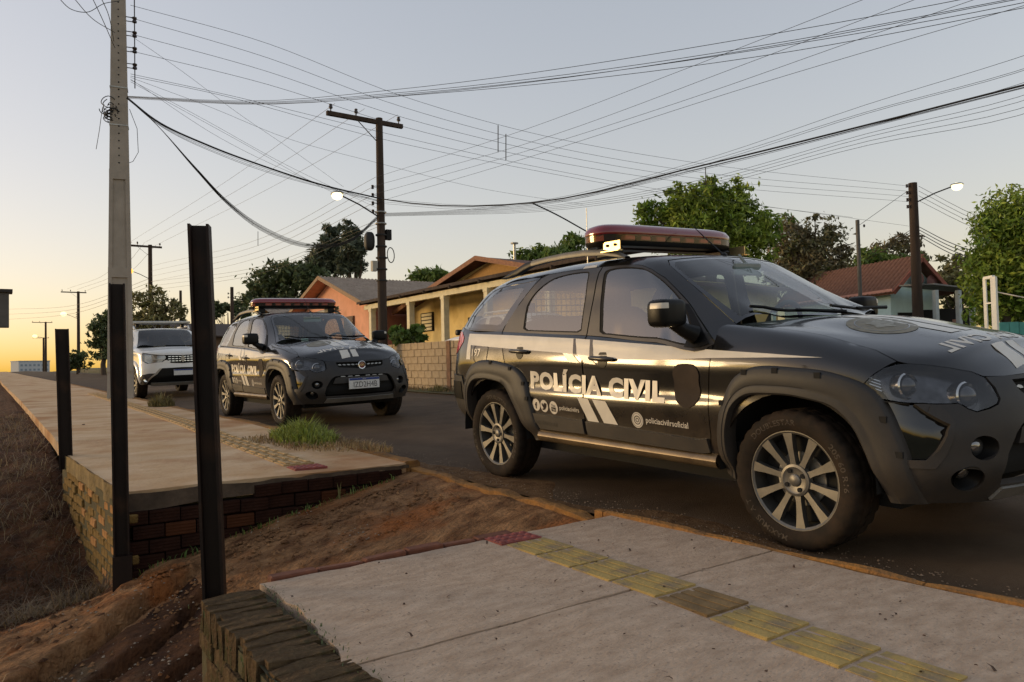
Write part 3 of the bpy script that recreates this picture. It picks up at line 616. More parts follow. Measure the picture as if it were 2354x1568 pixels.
def build_wagon():
    root = empty('police_wagon'); T = root
    s, g = SL, SG
    # ---- body panels
    arch_f = [(.40*math.cos(R(a)), .315+.405*math.sin(R(a))) for a in range(-10, 200, 10)]
    arch_r = [(-2.465+.40*math.cos(R(a)), .315+.405*math.sin(R(a))) for a in range(-10, 200, 10)]
    af = [tuple(p) for p in side_uv([p for p in arch_f if p[1] > .30])]; ar = [tuple(p) for p in side_uv([p for p in arch_r if p[1] > .30])]
    fd = [(6.15, 8), (6.15, 1.0), (8.575, 1.03), (8.64, 1.79), (8.63, 4.15), (8.71, 6.22), (8.75, 7.3), (8.73, 8)]
    rd = [(4.215, 8), (4.30, 7.23), (4.415, 5.85), (4.415, 4.41), (4.675, 2.5), (4.905, 1.49), (5.045, .89), (6.125, 1.0), (6.125, 8)]
    panels(s, fd, 'front_door', M_black, T); panels(s, rd, 'rear_door', M_black, T)
    # fender
    fe = [(8.60, .95), (8.665, 1.79), (8.655, 4.15), (8.735, 6.22), (8.775, 7.3), (8.76, 8), (8.74, 9.0), (8.92, 9.7), (9.25, 9.98), (10, 9.78), (11, 9.58), (12, 9.22), (12.6, 8.44), (12.43, 7.6), (12.21, 6.62), (12.0, 5.55), (12.24, 4.78), (12.36, 3.46), (12.45, 2.2), (12.3, 1.0)]
    e = [p for p in af if 8.7 < p[0] < 12.28]
    e = sorted(e, key=lambda p: -p[0]); fe2 = fe[:-1]+[(e[0][0]+.02, e[0][1])]+e+[(8.75, .95)] if e else fe
    panels(s, fe2, 'front_fender', M_black, T)
    # quarter
    e = sorted([p for p in ar if p[0] < 4.9], key=lambda p: -p[0])
    q = [(2.05, 8), (4.195, 8), (4.28, 7.23), (4.395, 5.85), (4.395, 4.41), (4.655, 2.5), (4.885, 1.49)]+e+[(3.15, 1.2), (3.02, 4.5), (2.05, 4.55)]
    tl = [(2.28, 7.72), (2.72, 7.72), (2.98, 7.4), (2.96, 7.1), (2.72, 6.68), (2.3, 6.4), (2.16, 6.5), (2.2, 7.2)]
    panels(s, q, 'quarter_panel', M_black, T, holes=[tl])
    for p in panels(s, tl, 'tail_lamp', M_redlamp, T, off=.004): pass
    panel(s, [(0, 4.6), (2.03, 4.6), (2.03, 8), (0, 8)], 'tailgate', M_black, T, side='C')
    panel(s, [(0, 0), (0, 4.55), (3.0, 4.45), (3.13, 1.2), (3.05, 0)], 'rear_bumper', M_plast, T, side='C', off=.008)
    panels(s, [(2.2, 1.9), (2.95, 1.9), (2.95, 3.7), (2.2, 3.7)], 'bumper_reflector_pad', M_dplast, T, off=.014)
    # sill
    panels(s, [(4.9, .05), (8.7, .05), (8.62, .97), (5.05, .86)], 'sill', M_dust, T, off=.012, th=.05)
    # hood
    hd = [(9.22, 10.03), (10, 9.82), (11, 9.62), (12, 9.26), (12.62, 8.50), (12.87, 8.45), (13.2, 8.64), (13.6, 8.64), (14.04, 8.42), (14.27, 7.98), (14.73, 7.97), (15.26, 8.14), (16, 8.1), (16, 13), (9.9, 13), (9.75, 12), (9.5, 11)]
    panel(s, hd, 'hood', M_black, T, side='C')
    panel(s, [(8.9, 9.9), (9.2, 10.05), (9.48, 11), (9.73, 12), (9.88, 13), (9.0, 13), (8.95, 12), (8.9, 11)], 'cowl', M_dplast, T, side='C', off=-.012)
    # front bumper with openings
    HL = [(12.03, 5.55), (12.23, 6.58), (12.45, 7.52), (12.67, 8.12), (12.87, 8.36), (13.2, 8.56), (13.6, 8.56), (14.04, 8.32), (14.27, 7.76), (14.37, 6.75), (14.37, 5.45), (14.31, 4.98), (14.15, 4.73), (13.95, 4.56), (13.83, 4.85), (13.72, 5.46), (13.18, 5.5), (12.65, 5.15), (12.24, 4.85), (12.11, 5.13)]
    NT = [(12.33, 4.72), (13.05, 5.3), (13.46, 3.56), (13.37, 2.79), (13.22, 2.11), (13.06, 1.68), (12.66, 1.58), (12.57, 2.2), (12.45, 3.46)]
    F1 = smoothpoly([(13.69, 2.2), (13.78, 2.62), (14.0, 2.7), (14.2, 2.4), (14.19, 1.85), (13.97, 1.55), (13.76, 1.75)], 2)
    F2 = smoothpoly([(13.38, .95), (13.47, 1.3), (13.7, 1.34), (13.92, 1.19), (13.98, .72), (13.84, .42), (13.56, .52)], 2)
    UG = [(14.83, 7.45), (15.4, 7.55), (16, 7.5), (16, 5.0), (15.5, 5.35), (14.98, 5.7), (14.9, 6.3)]
    LG = [(14.76, 3.25), (14.54, 2.64), (14.35, 1.79), (14.25, .95), (14.3, .6), (16, .55), (16, 3.55), (15.2, 3.5)]
    bp = [(12.28, 4.72), (12.65, 5.02), (13.18, 5.38), (13.70, 5.34), (13.80, 4.78), (13.93, 4.46), (14.17, 4.62), (14.34, 4.9), (14.41, 5.45), (14.41, 6.75), (14.30, 7.8), (14.73, 7.88), (15.26, 8.02), (16, 8.0), (16, 7.5), (15.4, 7.55), (14.83, 7.45), (14.9, 6.3), (14.98, 5.7), (15.5, 5.35), (16, 5.0), (16, 3.55), (15.2, 3.5), (14.76, 3.25), (14.54, 2.64), (14.35, 1.79), (14.25, .95), (14.3, .6), (16, .55), (16, 0), (12.75, 0), (12.62, 1.0), (12.5, 2.2), (12.38, 3.46)]
    panel(s, bp, 'front_bumper', M_plast, T, side='C', holes=[NT, F1, F2], off=.006, th=.03, h=(.12, .25))
    panels(s, NT, 'bumper_insert', M_gloss, T, off=-.022, th=.0)
    panels(s, [(13.43, 5.2), (13.55, 3.88), (13.44, 2.65), (13.33, 1.93), (13.17, 1.36), (12.62, 1.33), (12.64, 1.62), (13.06, 1.70), (13.23, 2.13), (13.36, 2.80), (13.45, 3.58), (13.2, 4.6), (13.28, 5.2)], 'insert_surround', M_plast, T, off=.012, th=.012, h=(.1, .2))
    panel(s, UG, 'upper_grille', M_dark, T, side='C', off=-.03, th=0)
    panel(s, LG, 'lower_intake', M_dark, T, side='C', off=-.05, th=0)
    for (u0, u1, v0, v1) in ((14.66, 16, 2.15, 3.1),):
        panel(s, [(u0, v0), (u1, v0), (u1, v1), (u0+.25, v1), (u0+.1, v1-.25)], 'intake_bar', M_plast, T, side='C', off=-.012, th=.03)
    panel(s, [(14.2, .12), (16, .1), (16, .5), (14.34, .52)], 'skid_lip', M_silver, T, side='C', off=.018, th=.03)
    for i in range(3):
        panels(s, [(15.0+.32*i, 3.12), (15.22+.32*i, 3.12), (15.2+.32*i, 3.3), (15.02+.32*i, 3.3)], 'intake_accent', M_silver, T, off=-.008, th=.01)
    # chrome grille pieces, badge
    for i in range(5):
        u = 14.93+.2*i
        for side in 'RL':
            panel(s, [(u, 6.75), (u+.08, 6.5), (u+.17, 6.55), (u+.14, 6.85), (u+.06, 6.95)], 'grille_accent', M_silver, T, side=side, off=-.004, th=.01, h=(.05, .1))
    cx = float(s.P([(16, 6.4)])[0, 0]); cz = float(s.P([(16, 6.4)])[0, 2])
    b = MB(); b.lathe([(.036, .0), (.038, .012), (.046, .014), (.052, .008), (.053, -.005)], 36, (cx+.012, 0, cz), 'x'); bd = b.build('badge', M_chrome, T, smooth=40)
    b = MB(); b.lathe([(0, .008), (.037, .006)], 30, (cx+.012, 0, cz), 'x'); b.build('badge_disc', mat('badge_red', (.16, .03, .035), .25, var=.1, coat=.6), bd, smooth=40)
    v, f = text_mesh('FIAT', .034, .0006); v = v-(v.min(0)+v.max(0))/2
    b = MB(); b.add(np.c_[np.full(len(v), cx+.0215), v[:, 0], cz+v[:, 1]], f); b.build('badge_lettering', M_chrome, bd, fixn=False)
    # number plate
    px = .845; b = MB(); b.box((px, 0, .505), (.012, .40, .13)); pl = b.build('number_plate', M_plate, T, bevel=.002)
    b = MB(); b.box((px+.0075, 0, .505+.051), (.002, .394, .026)); b.build('plate_band', M_blue, pl)
    v, f = text_mesh('IZD2H4B', .1, .0); v = (v-v.min(0))/np.ptp(v, axis=0)-.5
    b = MB(); b.add(np.c_[np.full(len(v), px+.0085), v[:, 0]*.31+.012, .492+v[:, 1]*.068], f); b.build('plate_lettering', M_ptext, pl, fixn=False)
    v, f = text_mesh('BRASIL', .016, 0); v = v-(v.min(0)+v.max(0))/2
    b = MB(); b.add(np.c_[np.full(len(v), px+.0095), v[:, 0], .556+v[:, 1]], f); b.build('plate_country', M_letter, pl, fixn=False)
    # fog lamps
    for sd in (1, -1):
        for F_, rr in ((F1, .042), (F2, .036)):
            uv = np.array(F_).mean(0)[None]; c = s.P(uv)[0]; n_ = s.N(uv)[0]; c[1] *= sd; n_ = n_*np.array([1, sd, 1])
            b = MB(); 
            a1 = np.cross(n_, (0, 0, 1)); a1 /= np.linalg.norm(a1); a2 = np.cross(n_, a1)
            def ring(r, d): return [c-n_*d+(a1*math.cos(2*math.pi*i/28)+a2*math.sin(2*math.pi*i/28))*r for i in range(28)]
            L_ = [ring(rr*1.62, .0), ring(rr*1.45, .012), ring(rr*1.1, .05), ring(rr*.98, .055), ring(0.001, .06)]
            k = MB(); k.v = [tuple(p) for q_ in L_ for p in q_]; k.f = [(i*28+j, i*28+(j+1) % 28, (i+1)*28+(j+1) % 28, (i+1)*28+j) for i in range(4) for j in range(28)]
            fo = k.build('fog_lamp', M_dplast, T, smooth=40)
            L_ = [ring(rr*.9, .050), ring(rr*.75, .036), ring(rr*.4, .028), ring(.001, .026)]
            k = MB(); k.v = [tuple(p) for q_ in L_ for p in q_]; k.f = [(i*28+j, i*28+(j+1) % 28, (i+1)*28+(j+1) % 28, (i+1)*28+j) for i in range(3) for j in range(28)]
            k.build('lamp_lens', mat('fog_lens', (.25, .25, .25), .08, metal=.8, var=0), fo, smooth=60)
    # head lamps
    for sd in 'RL':
        hl = panel(s, HL, 'head_lamp', G_hl, T, off=.003, th=.0, side=sd, h=(.1, .2))
        panel(s, HL, 'lamp_housing', mat('smoked_reflector', (.10, .10, .105), .22, metal=.9, var=.5, vscale=14), hl, off=-.05, th=-.05, side=sd, h=(.14, .3))
        y_ = -1 if sd == 'R' else 1
        for (u, v_, r_) in ((13.05, 6.9, .056), (13.98, 6.4, .060)):
            c = s.P([(u, v_)])[0]; n_ = s.N([(u, v_)])[0]; c = c-n_*.045; d_ = np.array([.9, -.25, .12]); d_ /= np.linalg.norm(d_)
            if sd == 'L': c[1] *= -1; d_[1] *= -1
            k = MB(); k.tube([c-d_*.03, c+d_*.012, c+d_*.018], [r_, r_, r_*.9], 28, cap=False); k.build('reflector_ring', M_chrome, hl, smooth=40)
            k = MB(); k.sphere(c-d_*.0, (r_*.78,)*3, 18, 10); k.build('projector', mat('projector_glass', (.05, .055, .065), .05, metal=.3, var=0, coat=1.), hl, smooth=60)
        for i in range(4):
            a = s.P([(12.14, 5.55+.28*i)])[0]-s.N([(12.14, 5.55+.28*i)])[0]*.02; b_ = s.P([(12.42, 5.6+.28*i)])[0]-s.N([(12.42, 5.6+.28*i)])[0]*.02
            if sd == 'L': a[1] *= -1; b_[1] *= -1
            k = MB(); k.tube([a, b_], .0035, 6); k.build('indicator_rib', M_chrome, hl)
    # ---- greenhouse
    FG = [(5.97, .06), (5.93, .6), (5.89, 1.02), (5.86, 1.8), (5.92, 1.87), (6.17, 1.91), (6.65, 1.9), (7.21, 1.83), (7.6, 1.74), (7.8, 1.55), (7.86, 1.3), (7.87, 1.01), (7.8, .5), (7.72, .1)]
    RG = [(4.46, .07), (4.42, .6), (4.39, .98), (4.45, 1.27), (4.59, 1.51), (4.77, 1.7), (4.91, 1.8), (5.19, 1.88), (5.5, 1.89), (5.585, 1.83), (5.61, 1.18), (5.64, .07)]
    QG = [(2.62, .12), (3.3, .09), (4.02, .06), (4.10, .5), (4.20, 1.10), (4.36, 1.6), (4.40, 1.83), (4.1, 1.8), (3.5, 1.82), (3.0, 1.78), (2.78, 1.5), (2.66, .9)]
    QI = [(2.95, .32), (3.93, .24), (4.0, .8), (4.08, 1.3), (4.14, 1.58), (3.9, 1.62), (3.4, 1.64), (3.2, 1.5), (3.05, .9)]
    FG, RG, QG, QI = [roundpoly(q_) for q_ in (FG, RG, QG, QI)]
    fdf = [(5.765, -.0), (5.765, 2.0), (6.17, 2.02), (6.65, 2.0), (6.93, 1.97), (7.45, 1.88), (7.72, 1.80), (7.93, 1.55), (7.955, .99), (7.955, .63), (7.99, 0)]
    rdf = [(4.06, .0), (4.07, .24), (4.16, .81), (4.26, 1.23), (4.4, 1.62), (4.5, 1.86), (4.63, 1.98), (5.31, 2.02), (5.745, 2.02), (5.745, 0)]
    panels(g, fdf, 'front_door_frame', M_satin, T, holes=[FG]); panels(g, rdf, 'rear_door_frame', M_satin, T, holes=[RG])
    panels(g, FG, 'front_window', G_side, T, off=-.006, th=0); panels(g, RG, 'rear_window', G_side, T, off=-.006, th=0)
    for G_ in (FG, RG):
        A = np.array(G_); c = A.mean(0); inn = [tuple(c+(p-c)*np.array([.955, .965])) for p in A]
        panels(g, G_, 'window_seal', M_dark, T, holes=[inn], off=-.004, th=0, h=(.2, .3))
    qo = [(2.02, .0), (4.04, 0), (4.05, .24), (4.14, .81), (4.24, 1.23), (4.38, 1.62), (4.46, 1.9), (4.1, 1.97), (3.4, 1.99), (2.5, 2.1), (2.02, 2.2)]
    panels(g, qo, 'rear_pillar', M_black, T, holes=[QG])
    panels(g, QG, 'quarter_window_border', G_frit, T, holes=[QI], off=-.003, th=0); panels(g, QI, 'quarter_window', G_side, T, off=-.004, th=0)
    panel(g, [(0, .0), (2.0, 0), (2.0, 2.15), (1.4, 2.5), (0, 2.5)], 'tailgate_frame', M_black, T, side='C', holes=[[(.0001, .2), (1.72, .2), (1.66, 1.7), (.0001, 1.85)]])
    panel(g, [(0, .2), (1.72, .2), (1.66, 1.7), (0, 1.85)], 'rear_screen', G_side, T, side='C', off=-.004, th=0)
    rf = [(0, 2.53), (1.4, 2.53), (2.02, 2.22), (2.5, 2.12), (3.4, 2.01), (4.1, 1.99), (4.47, 1.92), (4.63, 2.0), (5.31, 2.04), (6.17, 2.04), (6.65, 2.02), (6.93, 1.99), (7.45, 1.90), (7.73, 1.82), (7.95, 1.56), (7.975, .99), (7.975, .63), (8.02, .0), (8.95, .0), (9.02, 1), (9.06, 1.8), (9.14, 1.99), (9.97, 1.96), (11, 1.99), (11, 5), (0, 5)]
    panel(g, rf, 'roof', M_black, T, side='C', h=(.2, .25))
    WS = [(8.98, .02), (9.04, 1), (9.08, 1.8), (9.17, 1.97), (9.97, 1.94), (11, 1.97), (11, .02), (10, .02)]
    WI = [(9.1, .1), (9.14, 1), (9.17, 1.75), (9.28, 1.87), (9.97, 1.86), (11, 1.89), (11, .1), (10, .1)]
    panel(g, WS, 'windscreen_border', G_frit, T, side='C', off=-.003, th=0, holes=[[(min(a, 10.999), b) for a, b in WI]])
    panel(g, WI, 'windscreen', G_ws, T, side='C', off=-.003, th=0)
    # mirror sail patch and mirrors
    panels(g, [(7.55, .06), (7.93, .05), (7.94, .95), (7.86, .98), (7.8, .5)], 'mirror_sail', M_dplast, T, off=.004)
    for sd in (1, -1):
        b = MB(); sellip(b, (-.605, -.925*sd, 1.118), (.066, .098, .073), .42, .45); 
        b.tube([(-.60, -.88*sd, 1.07), (-.575, -.84*sd, 1.03), (-.55, -.78*sd, 1.0)], [.04, .038, .05], 10); mi = b.build('door_mirror', M_dplast, T, smooth=40)
        b = MB(); sellip(b, (-.605, -.925*sd, 1.118), (.0675, .0995, .0745), .42, .45, la=(4, 26), lo=(-95, -15) if sd > 0 else (15, 95), n=14, m=4); b.build('mirror_indicator', M_chrome if False else M_letter, mi, smooth=60)
    # ---- plastic cladding
    fo = [(-.40, .30), (-.41, .50), (-.36, .68), (-.30, .79), (-.21, .84), (-.11, .85), (.19, .83), (.32, .79), (.40, .755), (.46, .64), (.515, .50), (.545, .34), (.55, .28)]
    fi = [(-.335, .27), (-.345, .50), (-.30, .65), (-.21, .71), (.02, .715), (.22, .68), (.31, .60), (.37, .46), (.43, .28)]
    ro = [(-2.875, .34), (-2.86, .55), (-2.80, .73), (-2.71, .82), (-2.63, .855), (-2.46, .86), (-2.26, .835), (-2.17, .82), (-2.09, .785), (-2.03, .72), (-1.975, .58), (-1.95, .48), (-1.92, .39), (-1.89, .32)]
    ri = [(-2.80, .32), (-2.78, .53), (-2.75, .64), (-2.66, .71), (-2.50, .72), (-2.31, .70), (-2.24, .66), (-2.16, .54), (-2.06, .38), (-2.0, .31)]
    for sd in 'RL':
        fl1, oc = flare(s, fo, fi, 'wheel_arch_flare', M_plast, T, sd); fl2, oc2 = flare(s, ro, ri, 'wheel_arch_flare', M_plast, T, sd)
        for fl, pts in ((fl1, [(-.355, .66), (-.215, .815), (-.045, .826), (.165, .808), (.435, .63), (.495, .49)]), (fl2, [(-2.43, .84), (-2.19, .80), (-2.05, .70), (-2.0, .60), (-2.78, .70)])):
            for p in pts:
                y = float(s.P(side_uv([p]))[0, 1]); b = MB(); b.box((p[0], (y-.024)*(1 if sd == 'R' else -1), p[1]), (.03, .012, .026)); b.build('clip_recess', M_dark, fl)
        for pl in ([(-1.985, .505), (-1.50, .487), (-1.445, .500), (-1.435, .41), (-1.90, .405)], [(-1.415, .487), (-.54, .458), (-.475, .468), (-.462, .40), (-.52, .392), (-1.405, .405)]):
            decal_poly(s, pl, 'door_cladding', M_plast, T, off=.016, th=.02, side=sd)
    # handles, fuel flap
    for sd in 'RL':
        y_ = 1 if sd == 'R' else -1
        for hx, hz in ((-2.10, .918), (-1.245, .872)):
            dd = decal_poly(s, disc(hx, hz-.002, .043, 24, .052), 'door_handle', M_dplast, T, off=.003, th=.0, side=sd)
            yy = float(s.P(side_uv([(hx, hz)]))[0, 1]); b = MB()
            pts = [(hx+t*.105, (yy-.012-.022*(1-abs(t)**3))*y_, hz+.003-.004*t) for t in np.linspace(-1, 1, 9)]
            b.tube(pts, [.010, .014, .015, .015, .015, .015, .015, .014, .010], 8); b.build('handle_grip', M_satin, dd, smooth=50)
    ff = [(-2.68, .965), (-2.52, .962), (-2.50, .945), (-2.515, .85), (-2.53, .838), (-2.665, .838), (-2.69, .86), (-2.695, .95)]
    A = np.array(ff); c = A.mean(0)
    decal_poly(s, ff, 'fuel_flap_gap', M_dark, T, holes=[[tuple(c+(p-c)*.95) for p in A]], off=.0025, h=(.05, .05))
    # ---- livery
    STR = [(-2.80, 1.055), (-2.33, 1.035), (-1.55, .998), (-1.33, .984), (-.45, .922), (-.1, .902), (.17, .883), (-.1, .884), (-.45, .880), (-.8, .868), (-1.1, .872), (-1.30, .882), (-1.64, .908), (-2.31, .942), (-2.78, .97)]
    seams = [(-2.335, -2.315), (-1.437, -1.42), (-.452, -.432)]
    for sd in 'RL':
        decal_poly(s, STR, 'white_stripe', M_vinyl, T, side=sd, h=(.035, .018), off=.003)
        decal_poly(s, [(-2.80, 1.05), (-2.755, 1.05), (-2.735, .86), (-2.80, .86)], 'white_stripe', M_vinyl, T, side=sd, off=.0026)
        for q in ([(-1.625, .907), (-1.525, .901), (-1.455, .846), (-1.555, .85)], [(-1.475, .897), (-1.365, .888), (-1.30, .838), (-1.40, .844)],
                  [(-1.485, .632), (-1.385, .628), (-1.30, .488), (-1.40, .490)], [(-1.345, .626), (-1.225, .62), (-1.135, .486), (-1.255, .488)]):
            decal_poly(s, q, 'white_bar', M_vinyl, T, side=sd, off=.0036)
        for q in ([(-1.535, .995), (-1.515, .994), (-1.485, .90), (-1.52, .902)], [(-1.375, .986), (-1.352, .984), (-1.325, .886), (-1.362, .889)]):
            decal_poly(s, q, 'stripe_slit', M_black, T, side=sd, off=.0048)
        decal_poly(s, [(-.43, .862), (-.25, .861), (-.14, .853), (-.43, .848)], 'white_sliver', M_vinyl, T, side=sd)
        shp = [(-.60, .852), (-.535, .845), (-.508, .80), (-.518, .755), (-.505, .70), (-.535, .64), (-.60, .612), (-.665, .64), (-.692, .70), (-.682, .755), (-.694, .80), (-.665, .845)]
        decal_poly(s, smoothpoly(shp, 1), 'shield_emblem', M_brown, T, side=sd, off=.0045, h=(.03, .02))
        def txt(name, t, p0, p1, h, bold, m, off=.0026):
            if sd == 'L': p0, p1 = (p1[0], p0[1]), (p0[0], p1[1])
            v, f = fit_text(t, p0, p1, h, bold)
            decal(s, v, f, name, m, T, off=off, side=sd)
        txt('door_lettering', 'POLÍCIA CIVIL', (-1.98, .668), (-.755, .634), .118, .052, M_letter)
        txt('handle_text', 'policiacivilrs', (-1.675, .542), (-1.48, .536), .028, .012, M_letter)
        txt('handle_text', 'policiacivilrsoficial', (-.905, .517), (-.60, .508), .032, .012, M_letter)
        txt('phone_number', '197', (-2.715, .885), (-2.60, .885), .055, .01, M_letter)
        txt('cladding_text', 'ADVENTURE', (-1.945, .438), (-1.70, .432), .02, .0, mat('moulded_text', (.02, .019, .018), .6, var=0), off=.019)
        hs = [(-2.765, .935), (-2.75, .94), (-2.748, .92), (-2.757, .915), (-2.757, .905), (-2.748, .90), (-2.75, .88), (-2.765, .885), (-2.775, .91)]
        decal_poly(s, hs, 'phone_symbol', M_letter, T, side=sd, off=.0026)
        for cx_, cz_, rr in ((-1.925, .56, .041), (-1.838, .556, .041), (-1.738, .551, .043), (-.972, .527, .045)):
            decal_poly(s, disc(cx_, cz_, rr, 30), 'round_symbol', M_letter, T, side=sd, h=(.04, .04))
        v, f = fit_text('f', (-1.938, .535), (-1.912, .535), .042, .03); decal(s, v, f, 'round_symbol_mark', M_black, T, off=.0034, side=sd)
        bird = [(-1.868, .535), (-1.845, .541), (-1.862, .565), (-1.858, .578), (-1.840, .565), (-1.832, .578), (-1.818, .577), (-1.808, .570), (-1.815, .552), (-1.828, .535), (-1.848, .528)]
        decal_poly(s, bird, 'round_symbol_mark', M_black, T, off=.0034, side=sd, h=(.02, .02))
        decal_poly(s, [(-1.762, .527), (-1.714, .525), (-1.714, .553), (-1.762, .555)], 'round_symbol_mark', M_black, T, off=.0034, side=sd)
        v, f = fit_text('You', (-1.758, .559), (-1.718, .557), .017, .01); decal(s, v, f, 'round_symbol_mark', M_black, T, off=.0034, side=sd)
        v, f = fit_text('Tube', (-1.758, .534), (-1.718, .532), .014, .01); decal(s, v, f, 'round_symbol_mark', M_letter, T, off=.0042, side=sd)
        decal_poly(s, disc(-.972, .527, .026, 16), 'round_symbol_mark', M_brown, T, holes=[disc(-.972, .527, .021, 16)], off=.0034, side=sd, h=(.02, .02))
        decal_poly(s, disc(-.972, .527, .013, 14), 'round_symbol_mark', M_brown, T, holes=[disc(-.972, .527, .0085, 14)], off=.0034, side=sd, h=(.02, .02))
        decal_poly(s, disc(-.972, .527, .039, 24), 'round_symbol_mark', M_brown, T, holes=[disc(-.972, .527, .037, 24)], off=.0034, side=sd, h=(.02, .02))
    # hood livery (plan coordinates x, y)
    for y0, y1, sl_ in ((-.215, -.105, 0), (-.075, .035, 0)):
        decal_poly(s, [(.615, y0), (.615, y1), (.713, y1-.005), (.713, y0-.005)], 'hood_stripe', M_vinyl, T, ax='xy', h=(.02, .03))
        decal_poly(s, [(-.08, y0-.01), (-.08, y1-.01), (.455, y1), (.455, y0)], 'hood_stripe', M_vinyl, T, ax='xy', h=(.05, .05))
    v, f = fit_text('POLÍCIA CIVIL', (.47, 0), (-.47, 0), .078, .03)
    V = np.c_[.595-v[:, 1]*1.0-.16*v[:, 0]**2, v[:, 0]]
    V[:, 0] = .602-v[:, 1]-.16*v[:, 0]**2
    for k in range(1):
        uvh = inv(s, np.c_[V[:, 0], -np.abs(V[:, 1])], [0, 1], (9, 16), (8.0, 13)); P = s.P(uvh)+s.N(uvh)*.002; P[:, 1] *= -np.sign(V[:, 1])*np.where(P[:, 1] < 0, 1, 1)
        P[:, 1] = V[:, 1]
        b = MB(); b.add(P, f); b.build('hood_lettering', M_letter, T, fixn=False)
    decal_poly(s, disc(.18, -.30, .155, 40), 'hood_emblem', M_emb, T, ax='xy', h=(.05, .05))
    decal_poly(s, disc(.18, -.30, .12, 36), 'hood_emblem_ring', M_black, T, ax='xy', h=(.05, .05), holes=[disc(.18, -.30, .115, 36)], off=.0026)
    st = smoothpoly([(.18+(.075 if i % 2 == 0 else .05)*math.cos(math.pi*i/5), -.30+(.085 if i % 2 == 0 else .045)*math.sin(math.pi*i/5)) for i in range(10)], 1)
    decal_poly(s, st, 'hood_emblem_crest', mat('faded_crest', (.26, .25, .2), .4, var=.4, vscale=40, col2=(.12, .11, .07)), T, ax='xy', h=(.05, .05), off=.003)
    # ---- roof equipment
    for sd in (1, -1):
        b = MB(); xs = [-2.56, -2.46, -2.36, -2.27, -2.18, -2.0, -1.8, -1.6, -1.42, -1.30, -1.22]; zt = [1.462, 1.49, 1.52, 1.545, 1.557, 1.567, 1.572, 1.568, 1.55, 1.52, 1.487]; zb = [1.455, 1.46, 1.475, 1.50, 1.518, 1.529, 1.533, 1.528, 1.512, 1.49, 1.47]
        ring = []
        for x, t_, b_ in zip(xs, zt, zb):
            y0, y1 = -.565*sd, -.612*sd; ring.append([(x, y1, b_), (x, y1-.004*sd, (t_+b_)/2), (x, y1+.008*sd, t_), (x, y0-.008*sd, t_), (x, y0, (t_+b_)/2), (x, y0, b_), (x, y1, b_)])
        rl = link('roof_rail', gridmesh('roof_rail', ring, M_rail), T); rl.data.set_sharp_from_angle(angle=R(50)); rl.data.materials.append(M_dplast)
        rl.data.polygons.foreach_set('material_index', [1 if p.center[0] < -2.2 else 0 for p in rl.data.polygons])
        b = MB(); b.box((-1.345, -.60*sd, 1.565), (.15, .006, .055)); b.box((-1.335, -.615*sd, 1.530), (.16, .035, .006)); br = b.build('bar_bracket', M_gold, T)
        b = MB()
        for dx_ in (-.035, .035): b.cyl((-1.345+dx_, -.602*sd, 1.568), (-1.345+dx_, -.612*sd, 1.568), .009, 10)
        b.build('bracket_bolt', M_dark, br)
        b = MB(); b.box((-1.45, -.52*sd, 1.535), (.16, .1, .07)); b.build('bar_foot', M_dplast, T, bevel=.01)
    def bar_layer(zs, name, m, parent, tp=None, hx=.165, hy=.635):
        P = []
        for z, k in zs:
            P.append([(-1.50+(hx*k)*math.copysign(abs(math.cos(t))**.75, math.cos(t)), (hy-(1-k)*hx)*math.copysign(abs(math.sin(t))**.38, math.sin(t)), z) for t in np.linspace(0, 2*math.pi, 73)])
        me = gridmesh(name, P, m); me.set_sharp_from_angle(angle=R(45)); return link(name, me, parent)
    bb = bar_layer([(1.572, .3), (1.572, .9), (1.59, .98), (1.604, .99)], 'light_bar', M_dplast, T)
    bar_layer([(1.604, .97), (1.648, .985)], 'clear_lens', G_bar, bb)
    bar_layer([(1.646, .99), (1.655, 1.0), (1.672, .99), (1.700, .86), (1.715, .6), (1.722, .3), (1.723, .02)], 'red_dome', M_reddome, bb)
    for i in range(7):
        y = -.42+.14*i; 
        for xr in (-1.385, -1.615): b = MB(); b.box((xr, y, 1.626), (.05, .085, .034)); b.build('reflector', M_silver if i % 2 else M_letter, bb, bevel=.006)
    b = MB(); b.box((-1.50, 0, 1.625), (.17, 1.2, .05)); b.build('lamp_core', M_dplast, bb)  # opaque core, made tall to block light passing through the lens
    decal_poly_g = panel(g, [(5.40, 2.06), (5.64, 2.06), (5.60, 2.55), (5.38, 2.55)], 'white_roof_tag', M_vinyl, T, off=.002, th=0, side='R')
    b = MB(); b.tube([(-1.02, .06, 1.485), (-1.28, .06, 1.72)], [.006, .002], 6); b.lathe([(.022, 0), (.018, .012), (.006, .02)], 12, (-1.02, .06, 1.484), 'z'); b.build('roof_aerial', M_dplast, T)
    # wipers
    for (y0, y1) in ((-.05, -.55), (.52, .02)):
        b = MB(); A_ = g.P(np.array([(10.9 if abs(y0) < .1 else 9.6, .02)]))[0]
        def ws(y, v_):
            uv = inv(g, [(y, 0)], [1, 1], (9, 11), (0, 2)) if False else None
            u = np.interp(abs(y), [0, .36, .62], [11, 10, 9.1]); p = g.P([(u, v_)])[0]; n_ = g.N([(u, v_)])[0]; p = p+n_*.022; p[1] = abs(p[1])*(-1 if y < 0 else 1); return p
        p0 = ws(y0, .0)+np.array([.06, 0, -.005]); pm = ws((y0+y1)/2, .14); p1 = ws(y1, .2)
        b.tube([p0, p0*.4+pm*.6, pm], [.012, .010, .008], 6); q = [ws(y, v_) for y, v_ in zip(np.linspace(y0+.04, y1, 9), np.linspace(.06, .26, 9))]
        b.tube([p-np.array([0, 0, .008]) for p in q], .009, 6); b.build('wiper', M_dplast, T)
